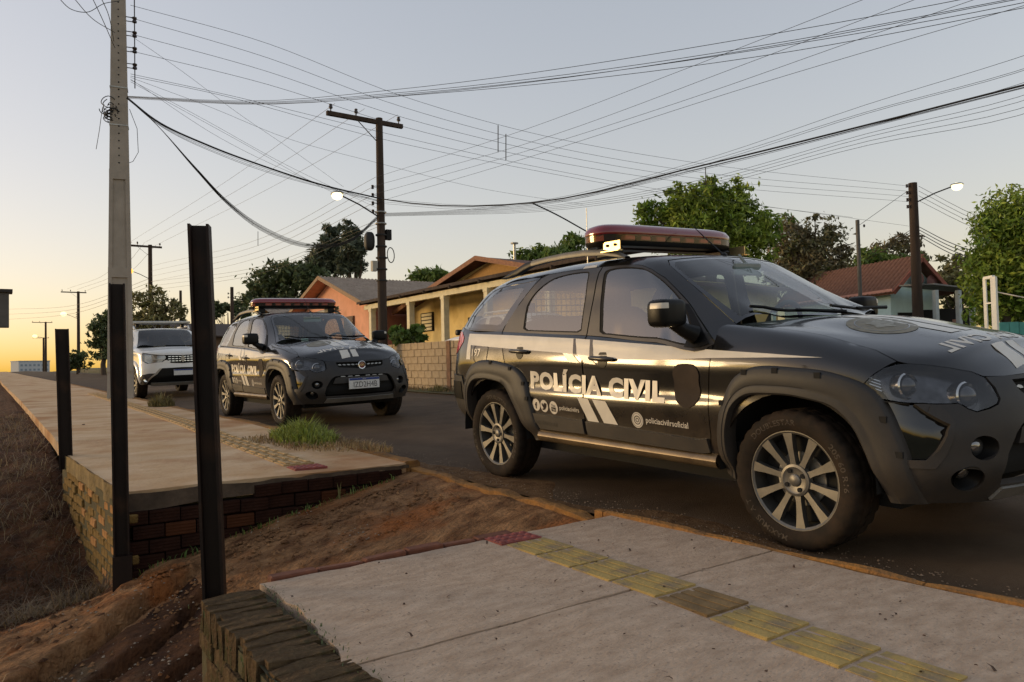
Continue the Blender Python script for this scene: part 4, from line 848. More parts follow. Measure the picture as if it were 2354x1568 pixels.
    # ---- cabin and underbody
    b = MB(); b.box((-1.3, 0, .30), (3.4, 1.2, .16)); b.box((.25, 0, .42), (.5, 1.0, .35)); b.box((-1.4, 0, .42), (2.2, 1.44, .06)); b.build('underbody', M_dark, T)  # plain dark boxes added to block light below the car
    for wx in (0, -2.465):
        for sd in (1, -1):
            P = [[(wx+r_*math.cos(R(t_)), sd*-h_, .33+r_*math.sin(R(t_))) for t_ in range(-2, 183, 8)] for r_, h_ in ((.405, .80), (.415, .44), (.02, .42))]
            link('wheel_liner', gridmesh('wheel_liner', P, M_dark), T)
    for sd in (1, -1):
        b = MB(); b.v = []; ring = []
        for x in np.linspace(-1.93, -.43, 24): ring.append([(x, -sd*(.765+.038*math.cos(t_)), .352+.040*math.sin(t_)) for t_ in np.linspace(0, 2*math.pi, 13)])
        st_ = link('side_step', gridmesh('side_step', ring, M_dust), T)
    b = MB(); b.box((-.62, 0, .86), (.5, 1.36, .18)); sellip(b, (-.52, 0, .93), (.26, .68, .09), .5, .3); db = b.build('dashboard', M_dash, T, smooth=40)
    b = MB(); b.tube([(-.80+.05*math.sin(t)-.02, .36+.18*math.cos(t), 1.0+.17*math.sin(t)) for t in np.linspace(0, 6.283, 25)], .016, 8); b.tube([(-.62, .36, .94), (-.82, .36, 1.0)], .03, 8); b.build('steering_wheel', M_dash, T, smooth=50)
    b = MB()
    for x, y, a in ((-.42, -.38, .3), (-.38, -.20, -.2)): b.box((x, y, 1.035), (.16, .11, .004), rz=a)
    b.box((-.45, -.25, 1.06), (.01, .13, .08), rz=.5); b.build('dashboard_papers', M_paper, T)
    for y in (-.36, .36):
        b = MB(); sellip(b, (-1.22, y, .60), (.26, .25, .1), .4, .4); sellip(b, (-1.50, y, .88), (.09, .24, .32), .5, .4, R3=np.array([[math.cos(.25), 0, -math.sin(.25)], [0, 1, 0], [math.sin(.25), 0, math.cos(.25)]])); sellip(b, (-1.60, y, 1.24), (.05, .13, .10), .5, .5)
        b.tube([(-1.58, y-.06, 1.1), (-1.6, y-.06, 1.2)], .008, 6); b.tube([(-1.58, y+.06, 1.1), (-1.6, y+.06, 1.2)], .008, 6); b.build('front_seat', M_cloth, T, smooth=50)
    b = MB(); sellip(b, (-2.05, 0, .62), (.26, .62, .1), .4, .3); sellip(b, (-2.36, 0, .88), (.1, .62, .28), .5, .3); b.build('rear_seat', M_cloth, T, smooth=50)
    b = MB(); 
    for y in np.arange(-.5, .51, .05): b.tube([(-2.55, y, 1.0), (-2.55, y, 1.38)], .0035, 4)
    for z in np.arange(1.0, 1.39, .05): b.tube([(-2.55, -.5, z), (-2.55, .5, z)], .0035, 4)
    b.build('partition_grille', M_silver, T)
    b = MB(); b.box((-.80, 0, 1.375), (.02, .25, .075)); b.tube([(-.80, 0, 1.40), (-.86, 0, 1.47)], .012, 6); b.build('rear_view_mirror', mat('mirror_back', (.20, .23, .22), .5, var=.1), T, bevel=.01)
    # inner lining keeps the light out of the lower body
    b = MB()
    for sd in (1, -1):
        b.add([(-2.3, -.70*sd, .42), (-.42, -.70*sd, .42), (-.42, -.70*sd, .94), (-2.3, -.70*sd, .99)], [(0, 1, 2, 3)])
        b.add([(-3.0, -.64*sd, .42), (-2.3, -.64*sd, .42), (-2.3, -.64*sd, 1.0), (-2.95, -.62*sd, 1.05)], [(0, 1, 2, 3)])
    b.add([(-.42, -.7, .42), (-.42, .7, .42), (-.42, .7, .9), (-.42, -.7, .9)], [(0, 1, 2, 3)]); b.add([(-3.0, -.64, .42), (-3.0, .64, .42), (-.42, .64, .42), (-.42, -.64, .42)], [(0, 1, 2, 3)])
    b.build('cabin_lining', M_dash, T, fixn=False)
    for x in (0, -2.465):
        add_wheel(T, x, -.80+.106, .315, -1, .35 if x == 0 else .9); add_wheel(T, x, .80-.106, .315, 1, .2)
    return root
def car_pose(root, wheel, fwd, left):
    """put the car so that the front right wheel face stands at a world point"""
    a = np.array(fwd, float); a /= np.linalg.norm(a); b = np.array(left, float); b -= a*(b@a); b /= np.linalg.norm(b); c = np.cross(a, b)
    Rm = np.stack([a, b, c], 1); o = np.array(wheel)-Rm@np.array([0, -.80, .315])
    mw = Matrix.Identity(4)
    for i in range(3):
        for j in range(3): mw[i][j] = Rm[i, j]
        mw[i][3] = o[i]
    root.matrix_world = mw
car1 = build_wagon()
tag(car1, 'black police estate car nearest the camera, cut off by the right edge of the photo', 'car', 'police estate cars')
car_pose(car1, (3.0, 2.0752, .3082), (0, -1, -.0248), (1, 0, .042))
car2 = copy_tree(car1)
tag(car2, 'black police estate car showing its number plate, parked behind the nearest one', 'car', 'police estate cars')
car_pose(car2, (2.91, 9.32, .484), (.016, -1, -.008), (1, .016, .03))
# ------------------------------------------------------------------ white patrol SUV: the same construction on its own taller, blunter body
def suv_grid(c, low):
    o = []
    for i, st in enumerate(c):
        r = []
        for x, y, z in st:
            if low: z2 = np.interp(z, [.28, .42, .60, .70, .78, .85, .95, 1.05, 1.11], [.28, .46, .70, .86, 1.0, 1.05, 1.10, 1.16, 1.20])
            else: z2 = np.interp(z, [.94, 1.05, 1.25, 1.43, 1.515], [1.08, 1.18, 1.38, 1.58, 1.655])
            x2 = x*1.085 if x < 0 else x*1.03
            if low and i >= 13 and z > .62: x2 += .035*sm(.62, .8, z)
            r.append((x2, y*1.075, float(z2)))
        o.append(r)
    return o
UL = mk(suv_grid(LC, 1), 5, 11, 'fd', 'nat'); UG_ = mk(suv_grid(GC, 0), 1, 5, 'fd', 'fd')
M_white = mat('white_car_paint', (.74, .73, .69), .25, var=.05, vscale=3, coat=.6)
M_leadglass = glass('suv_glass', (.30, .33, .33), .01, dust=.02)
def build_suv(extra=True):
    T = empty('patrol_suv'); s, g = UL, UG_
    panels(s, [(6.15, 8), (6.15, 1.0), (8.575, 1.03), (8.64, 1.79), (8.63, 4.15), (8.71, 6.22), (8.75, 7.3), (8.73, 8)], 'front_door', M_white, T)
    panels(s, [(4.215, 8), (4.30, 7.23), (4.415, 5.85), (4.415, 4.41), (4.675, 2.5), (4.905, 1.49), (5.045, .89), (6.125, 1.0), (6.125, 8)], 'rear_door', M_white, T)
    def arch(x0):
        return [tuple(p) for p in side_uv([(x0+.40*math.cos(R(a)), .36+.40*math.sin(R(a))) for a in range(0, 181, 12)], s)]
    e = sorted(arch(0), key=lambda p: -p[0])
    HLp = [(12.75, 7.3), (13.3, 7.4), (14.75, 7.2), (14.85, 6.2), (14.55, 4.9), (13.6, 4.7), (12.88, 5.3)]
    GRp = [(14.88, 7.2), (16, 7.2), (16, 4.4), (15.2, 4.6), (14.9, 5.6)]
    LOp = [(14.5, 2.8), (16, 2.9), (16, .2), (13.3, .2), (13.6, 1.0), (14.1, 1.8)]
    CLp = [(12.5, .1), (13.28, .2), (13.58, 1.0), (14.08, 1.85), (13.6, 1.95), (12.9, 1.65), (12.52, 1.15)]
    panels(s, [(8.60, .95), (8.665, 1.79), (8.655, 4.15), (8.735, 6.22), (8.775, 7.3), (8.76, 8), (8.74, 9.0), (8.92, 9.7), (9.25, 9.98), (10, 9.78), (11, 9.58), (12, 9.22), (12.72, 7.5), (12.72, 7.3), (12.84, 5.25), (12.55, 3.6), (12.5, 1.6)]+[p for p in e if 8.8 < p[0] < 12.45]+[(8.75, .95)], 'front_fender', M_white, T)
    e = sorted(arch(-2.673), key=lambda p: -p[0])
    panels(s, [(2.05, 8), (4.195, 8), (4.28, 7.23), (4.395, 5.85), (4.395, 4.41), (4.655, 2.5), (4.885, 1.49)]+[p for p in e if p[0] < 4.85]+[(3.15, 1.2), (2.05, 1.2)], 'quarter_panel', M_white, T)
    panel(s, [(0, 1), (2.03, 1), (2.03, 8), (0, 8)], 'tailgate', M_white, T, side='C')
    panels(s, [(4.9, .05), (8.7, .05), (8.62, .97), (5.05, .86)], 'sill', M_dplast, T, off=.012, th=.05)
    panel(s, [(9.22, 10.03), (10, 9.82), (11, 9.62), (12, 9.26), (12.74, 7.52), (13.3, 7.48), (14.75, 7.28), (16, 7.28), (16, 13), (9.9, 13), (9.75, 12), (9.5, 11)], 'hood', M_white, T, side='C')
    panel(s, [(12.57, 3.6), (12.87, 5.22), (13.6, 4.62), (14.58, 4.82), (14.88, 5.5), (15.18, 4.52), (16, 4.3), (16, 2.95), (14.48, 2.85), (14.1, 1.95), (13.6, 2.0), (12.9, 1.7), (12.52, 1.2), (12.5, 2.2)], 'front_bumper', M_white, T, side='C', holes=[], off=.004, th=.03)
    panel(s, LOp, 'lower_bumper', M_dplast, T, side='C', off=-.01, th=0); panels(s, CLp, 'bumper_corner', M_plast, T, off=.006, th=.02)
    panels(s, [(14.4, 2.85), (14.56, 2.85), (14.2, 1.8), (13.68, .98), (13.4, .4), (13.3, .4), (13.55, 1.05), (14.05, 1.9)], 'bumper_trim', M_silver, T, off=.012, th=.015, h=(.1, .2))
    panel(s, [(13.6, .02), (16, .02), (16, .45), (13.7, .45)], 'skid_plate', M_silver, T, side='C', off=.012, th=.02)
    panel(s, GRp, 'grille', M_dark, T, side='C', off=-.02, th=0)
    for r, v in enumerate((6.7, 5.9, 5.05)):
        for i in range(4):
            panels(s, [(15.0+.25*i, v-.1), (15.18+.25*i, v-.1), (15.18+.25*i, v+.1), (15.0+.25*i, v+.1)], 'grille_accent', M_chrome, T, off=-.004, th=.012, h=(.1, .2))
    for sd in 'RL':
        hl = panel(s, HLp, 'head_lamp', G_hl, T, off=.003, th=0, side=sd)
        panel(s, HLp, 'lamp_housing', mat('grey_reflector', (.5, .5, .48), .25, metal=.8, var=.3, vscale=9), hl, off=-.04, th=-.04, side=sd)
        panel(s, [(13.65, 7.1), (13.85, 7.1), (14.1, 6.0), (14.75, 5.75), (14.75, 5.4), (13.95, 5.55)], 'lamp_blade', M_letter, hl, off=-.012, th=.01, side=sd, h=(.08, .15))
        c = s.P([(13.35, 1.0)])[0]; c[1] *= 1 if sd == 'R' else -1
        b = MB(); b.lathe([(.062, .02), (.07, .03), (.055, .01), (.0, .0)], 20, (c[0]-.01, c[1], c[2]), 'x'); b.build('fog_lamp', M_chrome, T, smooth=40)
    b = MB(); z0 = float(s.P([(16, 5.85)])[0, 2]); x0 = float(s.P([(16, 5.85)])[0, 0]); b.prism([(0, -.085), (.055, 0), (0, .085), (-.055, 0)], lambda a, c_, h: (x0+.01+h, a, z0+c_), 0, .02); b.build('badge', M_silver, T)
    b = MB(); b.box((.865, 0, .57), (.012, .40, .13)); pl = b.build('number_plate', M_plate, T); b = MB(); b.box((.8725, 0, .621), (.002, .394, .026)); b.build('plate_band', M_blue, pl)
    FG = [(5.97, .06), (5.89, 1.02), (5.86, 1.87), (6.65, 1.9), (7.21, 1.83), (7.6, 1.74), (7.86, 1.3), (7.87, 1.01), (7.72, .1)]
    RG = [(4.46, .07), (4.39, .98), (4.6, 1.51), (4.91, 1.8), (5.19, 1.88), (5.585, 1.83), (5.64, .07)]
    QG = [(2.9, .2), (4.02, .1), (4.20, 1.10), (4.40, 1.75), (3.5, 1.75), (3.0, 1.3)]
    panels(g, [(5.765, -.0), (5.765, 2.0), (6.65, 2.0), (6.93, 1.97), (7.45, 1.88), (7.93, 1.55), (7.955, .63), (7.99, 0)], 'front_door_frame', M_white, T, holes=[FG])
    panels(g, [(4.06, .0), (4.16, .81), (4.4, 1.62), (4.63, 1.98), (5.31, 2.02), (5.745, 2.02), (5.745, 0)], 'rear_door_frame', M_white, T, holes=[RG])
    panels(g, [(2.02, .0), (4.04, 0), (4.14, .81), (4.38, 1.62), (4.46, 1.9), (3.4, 1.99), (2.02, 2.2)], 'rear_pillar', M_white, T, holes=[QG])
    for nm, p in (('front_window', FG), ('rear_window', RG), ('quarter_window', QG)): panels(g, p, nm, M_leadglass, T, off=-.005, th=0)
    panel(g, [(0, .0), (2.0, 0), (2.0, 2.15), (1.4, 2.5), (0, 2.5)], 'tailgate_frame', M_white, T, side='C', holes=[[(.0001, .2), (1.72, .2), (1.66, 1.7), (.0001, 1.85)]])
    panel(g, [(0, .2), (1.72, .2), (1.66, 1.7), (0, 1.85)], 'rear_screen', M_leadglass, T, side='C', off=-.004, th=0)
    panel(g, [(0, 2.53), (1.4, 2.53), (2.02, 2.22), (3.4, 2.01), (4.47, 1.92), (4.63, 2.0), (5.31, 2.04), (6.65, 2.02), (6.93, 1.99), (7.45, 1.90), (7.95, 1.56), (7.975, .63), (8.02, .0), (8.95, .0), (9.02, 1), (9.14, 1.99), (9.97, 1.96), (11, 1.99), (11, 5), (0, 5)], 'roof', M_white, T, side='C', h=(.25, .3))
    panel(g, [(8.98, .02), (9.04, 1), (9.08, 1.8), (9.17, 1.97), (9.97, 1.94), (11, 1.97), (11, .02), (10, .02)], 'windscreen', M_leadglass, T, side='C', off=-.003, th=0)
    panel(s, [(8.9, 9.9), (9.2, 10.05), (9.48, 11), (9.73, 12), (9.88, 13), (9.0, 13), (8.95, 12), (8.9, 11)], 'cowl', M_dplast, T, side='C', off=-.01)
    for sd in (1, -1):
        b = MB(); sellip(b, (-.66, -1.0*sd, 1.22), (.075, .11, .075), .45, .45); b.tube([(-.62, -.92*sd, 1.18), (-.6, -.83*sd, 1.13)], .04, 8); b.build('door_mirror', M_dplast, T, smooth=40)
        b = MB(); b.tube([(-2.5, -.63*sd, 1.62), (-2.4, -.63*sd, 1.70), (-1.3, -.63*sd, 1.70), (-1.2, -.62*sd, 1.62)], .025, 8); b.build('roof_rail', M_white, T, smooth=50)
        fo = [(x*1.06-.0, .04+z) for x, z in [(-.42, .30), (-.42, .50), (-.36, .68), (-.28, .78), (-.1, .83), (.12, .81), (.3, .73), (.42, .58), (.46, .34)]]
        fi = [(x*1.06, .04+z) for x, z in [(-.36, .27), (-.36, .50), (-.30, .64), (-.21, .72), (0, .745), (.16, .72), (.28, .63), (.36, .48), (.40, .28)]]
        flare(s, fo, fi, 'wheel_arch_trim', M_white, T, 'R' if sd > 0 else 'L'); flare(s, [(x-2.673, z) for x, z in fo], [(x-2.673, z) for x, z in fi], 'wheel_arch_trim', M_white, T, 'R' if sd > 0 else 'L')
    if extra:
        b = MB(); sellip(b, (-1.45, 0, 1.80), (.15, .70, .032), .3, .25, n=40); lb = b.build('light_bar', mat('clear_beacon_plastic', (.42, .41, .37), .2, var=.2, vscale=12, coat=.5), T, smooth=40)
        b = MB(); b.box((-1.45, 0, 1.762), (.22, 1.2, .02)); b.build('bar_base', M_dplast, lb)
        for sd in (1, -1):
            b = MB(); b.box((-1.45, -.52*sd, 1.715), (.1, .07, .09)); b.build('bar_foot', M_dplast, lb)
    b = MB(); b.box((-1.4, 0, .38), (3.6, 1.3, .16)); b.box((.25, 0, .5), (.5, 1.1, .35)); b.box((-1.4, 0, .48), (2.2, 1.5, .06)); b.box((-.62, 0, 1.0), (.5, 1.4, .2)); b.build('underbody', M_dark, T)  # dark boxes added under the body to block light
    for y in (-.38, .38):
        b = MB(); sellip(b, (-1.62, y, .98), (.1, .25, .36), .5, .4); sellip(b, (-1.7, y, 1.38), (.05, .13, .10), .5, .5); b.build('front_seat', M_cloth, T, smooth=50)
    b = MB()
    for sd in (1, -1): b.add([(-3.1, -.74*sd, .5), (-.42, -.74*sd, .5), (-.42, -.74*sd, 1.05), (-3.1, -.74*sd, 1.12)], [(0, 1, 2, 3)])
    b.add([(-.45, -.76, .5), (-.45, .76, .5), (-.45, .76, 1.0), (-.45, -.76, 1.0)], [(0, 1, 2, 3)]); b.build('cabin_lining', M_dash, T, fixn=False)
    for x in (0, -2.673):
        add_wheel(T, x, -.855+.11, .34, -1, .5, scale=1.06); add_wheel(T, x, .855-.11, .34, 1, .2, scale=1.06)
    return T
suv = build_suv()
tag(suv, 'white patrol SUV with roof light bar, between concrete pole and tall brown post', 'car')
car_pose(suv, (2.73-.055, 18.8, .297+.315), (.03, -1, -.01), (1, .03, .02))
wc = build_suv(False); wc.name = 'white_car'
tag(wc, 'white car standing in the raised yard behind the block wall', 'car')
wc.location = (10.95, 17.35, .52); wc.rotation_euler = (0, 0, R(93))
# parked car far up the street
fc = copy_tree(wc); fc.name = 'parked_car'
tag(fc, 'small white car parked far up the street left of the concrete pole', 'car')
fc.location = (8.3, 46.5, float(zroad(8.3, 46)) ); fc.rotation_euler = (0, 0, R(91))
# ------------------------------------------------------------------ raised yards across the street, block wall, houses
M_block = mat('concrete_block', (.38, .28, .165), .9, var=.2, vscale=5, bump=.4, bscale=50, dist=.01, col2=(.48, .37, .235))
M_mort = mat('wall_mortar', (.26, .2, .13), .95, var=.2, vscale=10)
M_yard = mat('yard_earth', (.10, .075, .045), .95, vscale=1.5, col2=(.07, .085, .035), bump=.5, bscale=9, dist=.05)
yy = axis((-30, 40, 36), (40, 120, 10)); xx = axis((9.72, 11, 4), (11, 60, 14)); YX, YY = np.meshgrid(xx, yy, indexing='ij')
YZ = .42+.0*YX+np.interp(YY, [-30, 0, 10, 25, 60, 120], [-.2, .0, .15, .2, .6, 1.3])+.05*noise2(YX, YY, .5)+.012*np.clip(YX-12, 0, 50)
YP = np.stack([YX, YY, YZ], -1); fr_ = YP[:1].copy(); fr_[..., 0] = 9.66; fr_[..., 2] = zroad(9.2, fr_[..., 1])+.06; lo_ = fr_.copy(); lo_[..., 2] -= .6
tag(link('yard', gridmesh('yard', np.concatenate([lo_, fr_, YP]), M_yard)), kind='structure')
# verge between road and wall
vy = axis((-20, 40, 60)); P = [[(9.25, y, float(zroad(9.2, y))+.02), (9.4, y, float(zroad(9.2, y))+.05), (9.62, y, float(zroad(9.2, y))+.09), (9.8, y, float(zroad(9.2, y))+.10)] for y in vy]
tag(link('verge', gridmesh('verge', P, M_yard)), kind='structure')
wall = empty('block_wall', (9.6, 0, 0)); tag(wall, 'low wall of bare concrete blocks along the far side of the street', 'wall')
b = MB(); b.box((.075, 16.0, .75), (.10, 15.1, 1.42)); b.build('mortar', M_mort, wall)
bm_ = MB(); bm_.box((0, 0, 0), (.14, .385, .183)); blk = bm_.mesh('block', M_block, bevel=.006)
for r in range(7):
    z = .15+.0+.195*r+.1
    for k in range(40):
        y = 8.6+.395*k+(.2 if r % 2 else 0)
        if y < 23.4:
            o = link('block', blk, wall); o.location = (.075-.008+.004*math.sin(37*y+r*11), y, z+.01*(y-15)*.6); o.scale = (1, .985+.02*math.sin(9*y), 1)
for y in (16.55, 20.4, 12.6):
    b = MB(); b.box((.06, y, .78), (.19, .17, 1.50)); b.build('wall_column', mat('brick_column', (.24, .13, .07), .9, var=.25, vscale=9), wall)
def gable(b, x0, x1, y0, y1, z0, ze, za, ya=None):
    ya = (y0+y1)/2 if ya is None else ya
    b.add([(x0, y0, z0), (x0, y1, z0), (x0, y1, ze), (x0, ya, za), (x0, y0, ze), (x1, y0, z0), (x1, y1, z0), (x1, y1, ze), (x1, ya, za), (x1, y0, ze)],
          [(0, 1, 2, 3, 4), (9, 8, 7, 6, 5), (0, 4, 9, 5), (1, 6, 7, 2)])
def corrug(x0, x1, ya, za, ye, ze, wave=.177, amp=.03, n=4):
    nx = int((x1-x0)/wave*6); xs = np.linspace(x0, x1, nx); P = []
    for t in np.linspace(0, 1, n): P.append([(x, ya+(ye-ya)*t, za+(ze-za)*t+amp*math.sin(2*math.pi*x/wave)-.01*math.sin(math.pi*t)) for x in xs])
    return P
M_orange = mat('orange_render', (.76, .38, .24), .9, var=.10, col3=(.58, .27, .15), s3=.8, p3=.6, vscale=2, bump=.15, bscale=30)
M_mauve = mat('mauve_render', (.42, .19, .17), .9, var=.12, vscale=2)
M_wood = mat('weathered_fascia', (.33, .22, .13), .85, var=.25, vscale=9, stretch=(1, 1, 6))
M_fibro = mat('fibre_cement_sheet', (.25, .19, .14), .9, var=.25, vscale=3, col2=(.36, .285, .215))
M_yellow = mat('yellow_render', (.88, .68, .31), .9, var=.10, col3=(.6, .42, .15), s3=.7, p3=.6, vscale=2, bump=.15, bscale=30)
M_cream = mat('cream_paint', (.76, .68, .46), .8, var=.1, vscale=6)
M_brownw = mat('brown_shutter', (.10, .05, .03), .7, var=.2, vscale=10)
M_redroof = mat('red_clay_roof', (.11, .05, .032), .9, var=.3, vscale=6, col2=(.17, .08, .05))
M_darkw = mat('dark_eaves', (.06, .04, .03), .9, var=.3, vscale=8)
# orange house
oh = empty('orange_house', (12.5, 32, .6)); tag(oh, 'orange rendered house with a grey corrugated gable roof behind the second police car', 'house')
b = MB(); gable(b, 0, 7, -4.0, 3.7, 0, 3.0, 4.28, 0); b.build('wall', M_orange, oh)
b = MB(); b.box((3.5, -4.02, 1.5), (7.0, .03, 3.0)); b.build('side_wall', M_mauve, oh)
for nm, P in (('roof', corrug(-.65, 7.3, 0, 4.42, -4.75, 2.88)), ('roof', corrug(-.65, 7.3, 0, 4.42, 4.4, 2.98))):
    link(nm, gridmesh(nm, P, M_fibro), oh)
b = MB(); b.bar((-.62, 0, 4.36), (-.62, -4.7, 2.84), .05, .17); b.build('barge_board', M_wood, oh)
b = MB(); b.bar((-.62, 0, 4.36), (-.62, 4.35, 2.94), .05, .17); b.build('barge_board', M_wood, oh)
b = MB(); b.add([(-.6, 0, 4.30), (-.6, -4.7, 2.78), (0, -4.7, 2.78), (0, 0, 4.30)], [(0, 1, 2, 3)]); b.add([(-.6, 0, 4.30), (-.6, 4.3, 2.88), (0, 4.3, 2.88), (0, 0, 4.30)], [(0, 1, 2, 3)]); b.build('soffit', mat('pink_soffit', (.5, .24, .15), .9, var=.15, vscale=5), oh, fixn=False)
b = MB(); b.box((-.03, -2.05, 1.82), (.08, 1.0, 1.35)); wn = b.build('window', M_brownw, oh)
for k in range(8):
    b = MB(); b.box((-.075, -2.05, 1.25+.16*k), (.02, .88, .12)); b.build('shutter_slat', M_brownw, wn)
# yellow house with a long porch
yh = empty('yellow_house', (14, 20.5, .6)); tag(yh, 'yellow house with a cream posted porch behind the block wall', 'house')
b = MB(); gable(b, 0, 8, -5.0, 6.6, 0, 2.75, 3.85, .74); b.build('wall', M_yellow, yh)
b = MB(); b.add([(-.02, -2.6, 3.05), (-.02, .74, 3.80), (-.02, 3.9, 3.05)], [(0, 1, 2)]); b.build('gable_boarding', mat('ochre_boards', (.42, .24, .08), .85, var=.2, vscale=5, stretch=(1, 8, 1)), yh, fixn=False)
for ye, ze in ((-5.6, 2.6), (7.2, 2.55)):
    b = MB(); b.add([(-.55, .74, 3.98), (8.4, .74, 3.98), (8.4, ye, ze), (-.55, ye, ze), (-.55, .74, 3.90), (8.4, .74, 3.90), (8.4, ye, ze-.08), (-.55, ye, ze-.08)], [(0, 1, 2, 3), (7, 6, 5, 4), (0, 3, 7, 4), (1, 5, 6, 2), (2, 6, 7, 3)]); b.build('roof', M_redroof, yh)
    b = MB(); b.bar((-.57, .74, 3.93), (-.57, ye, ze-.05), .05, .16); b.build('barge_board', mat('red_brown_board', (.28, .13, .07), .8, var=.2, vscale=8), yh)
P = [[(-2.15+2.4*t, -7.5+14.7*u, 2.86+.55*t) for u in np.linspace(0, 1, 12)] for t in np.linspace(0, 1, 4)]
b = MB(); b.add([(-2.15, -8, 2.80), (-2.15, 7.2, 2.80), (.1, 7.2, 3.22), (.1, -8, 3.22), (-2.15, -8, 2.90), (-2.15, 7.2, 2.90), (.1, 7.2, 3.32), (.1, -8, 3.32)], [(0, 1, 2, 3), (7, 6, 5, 4), (0, 4, 5, 1), (1, 5, 6, 2), (3, 7, 4, 0)]); b.build('porch_roof', M_darkw, yh)
for k in range(9):
    b = MB(); b.bar((-2.2, -7.2+1.75*k, 2.78), (.0, -7.2+1.75*k, 3.17), .06, .09); b.build('rafter', M_darkw, yh)
b = MB(); b.box((-1.88, -.4, 2.66), (.16, 14.6, .18)); b.build('porch_beam', M_cream, yh)
for y in (6.3, 3.05, .6, -2.0, -5.0):
    b = MB(); b.box((-1.88, y, 1.3), (.2, .2, 2.6)); b.box((-1.88, y, 2.52), (.24, .24, .1)); b.build('porch_post', M_cream, yh)
wn = empty('window'); wn.parent = yh; wn.location = (-.02, 5.25, 2.02)
b = MB(); b.box((0, 0, 0), (.06, 1.0, .74)); b.build('window_recess', M_dark, wn)
for k in range(5):
    b = MB(); b.box((-.06, -.05, -.28+.14*k), (.02, .82, .10)); b.build('louvre', M_cream, wn)
b = MB(); b.box((0, -1.2, 1.1), (.06, 1.2, 2.2)); b.build('door', M_brownw, yh)
b = MB(); b.box((0, 1.6, 1.5), (.05, 1.2, 1.0)); b.build('dark_window', M_dark, yh)
b = MB(); b.cyl((3.6, 4.3, 3.2), (3.6, 4.3, 5.25), .055, 10); b.cyl((3.6, 4.3, 5.25), (3.6, 4.3, 5.3), .16, 12); b.build('stove_pipe', M_silver, yh)
# blue house
bp_ = at(2046, 660.7, 27.0); az = R(18)
bh = empty('blue_house', (bp_[0], bp_[1], .6), -az); tag(bh, 'pale blue house with a red tiled gable roof at the right', 'house')
M_bluew = mat('pale_blue_render', (.62, .82, .80), .9, var=.08, vscale=2)
hz = float(bp_[2])-.6; wW = 2.1; ap = .98
b = MB(); b.v += []; b.add([(0, 0, 0), (0, 6, 0), (0, 6, hz), (0, 0, hz), (wW, 0, 0), (wW, 6, 0), (wW, 6, hz), (wW, 0, hz), (wW/2, 0, hz+ap), (wW/2, 6, hz+ap)], [(0, 3, 2, 1), (0, 4, 7, 8, 3), (4, 5, 6, 7), (1, 2, 9, 6, 5)]); b.build('wall', M_bluew, bh)
rl = math.hypot(wW/2+.3, ap*(wW/2+.3)/(wW/2)); sl_ = math.atan2(ap, wW/2)
tb = MB(); tb.prism([(-.11, 0), (-.07, .035), (0, .05), (.07, .035), (.11, 0)], lambda a, h, q: (q, a, h), 0, .40); tile = tb.mesh('roof_tile', M_redroof, smooth=50)
for sd in (0, 1):
    b = MB(); c0 = (wW/2, hz+ap+.05)
    xe = (-.3 if sd == 0 else wW+.3); ze = hz-ap*.3/(wW/2)+.05
    b.add([(c0[0], -.45, c0[1]), (c0[0], 6.4, c0[1]), (xe, 6.4, ze), (xe, -.45, ze), (c0[0], -.45, c0[1]-.06), (c0[0], 6.4, c0[1]-.06), (xe, 6.4, ze-.06), (xe, -.45, ze-.06)], [(0, 1, 2, 3), (4, 7, 6, 5), (0, 3, 7, 4), (2, 1, 5, 6), (3, 2, 6, 7)])
    rf_ = b.build('roof', M_redroof, bh)
    b = MB(); b.bar((c0[0], -.48, c0[1]-.02), (xe, -.48, ze-.02), .05, .14); b.build('barge_board', mat('red_board', (.25, .08, .05), .8, var=.2, vscale=8), bh)
    if sd == 0:
        for r in range(8):
            for k in range(31):
                t_ = (r+1)/8*1.02; x = c0[0]+(xe-c0[0])*t_; z = c0[1]+(ze-c0[1])*t_+.012
                o = link('roof_tile', tile, rf_); o.location = (x, -.36+.22*k, z+.006*math.sin(5*k+3*r)); o.rotation_euler = (0, -sl_-.02, .03*math.sin(7*k+r))
b = MB(); b.bar((-.3, -.42, hz-.14), (-.3, 6.4, hz-.2), .06, .1); b.build('gutter', mat('pink_gutter', (.5, .25, .2), .7, var=.1), bh)
# open porch on the gable side
b = MB(); b.add([(-.1, -.5, hz-.02), (wW+1.7, -.5, hz-.32), (wW+1.7, -2.0, hz-.42), (-.1, -2.0, hz-.12), (-.1, -.5, hz+.03), (wW+1.7, -.5, hz-.27), (wW+1.7, -2.0, hz-.37), (-.1, -2.0, hz-.07)], [(3, 2, 1, 0), (4, 5, 6, 7), (7, 6, 2, 3), (0, 4, 7, 3), (1, 2, 6, 5)]); b.build('porch_roof', mat('grey_sheet', (.2, .2, .19), .8, var=.2, vscale=5), bh)
for x in (.0, 1.0, 1.6, 2.1, 3.0, wW+1.6):
    b = MB(); b.box((x, -1.95, (hz-.3)/2), (.14, .14, hz-.3)); b.build('porch_post', mat('pale_post', (.4, .45, .45), .8, var=.1), bh)
b = MB(); b.box((wW/2+.8, -1.95, .42), (wW+1.7, .12, .85)); b.build('porch_wall', mat('red_brick_wall', (.26, .10, .065), .9, var=.2, vscale=8), bh)
b = MB(); b.box((.65, -.03, 1.2), (.7, .06, 1.3)); b.build('window', M_dark, bh)
b = MB(); b.box((1.62, -.03, 1.0), (.7, .06, 1.9)); b.build('door', M_dark, bh)
b = MB(); b.box((wW+.9, .5, 1.0), (1.6, 1.0, 2.0)); b.build('porch_back', M_dark, bh)
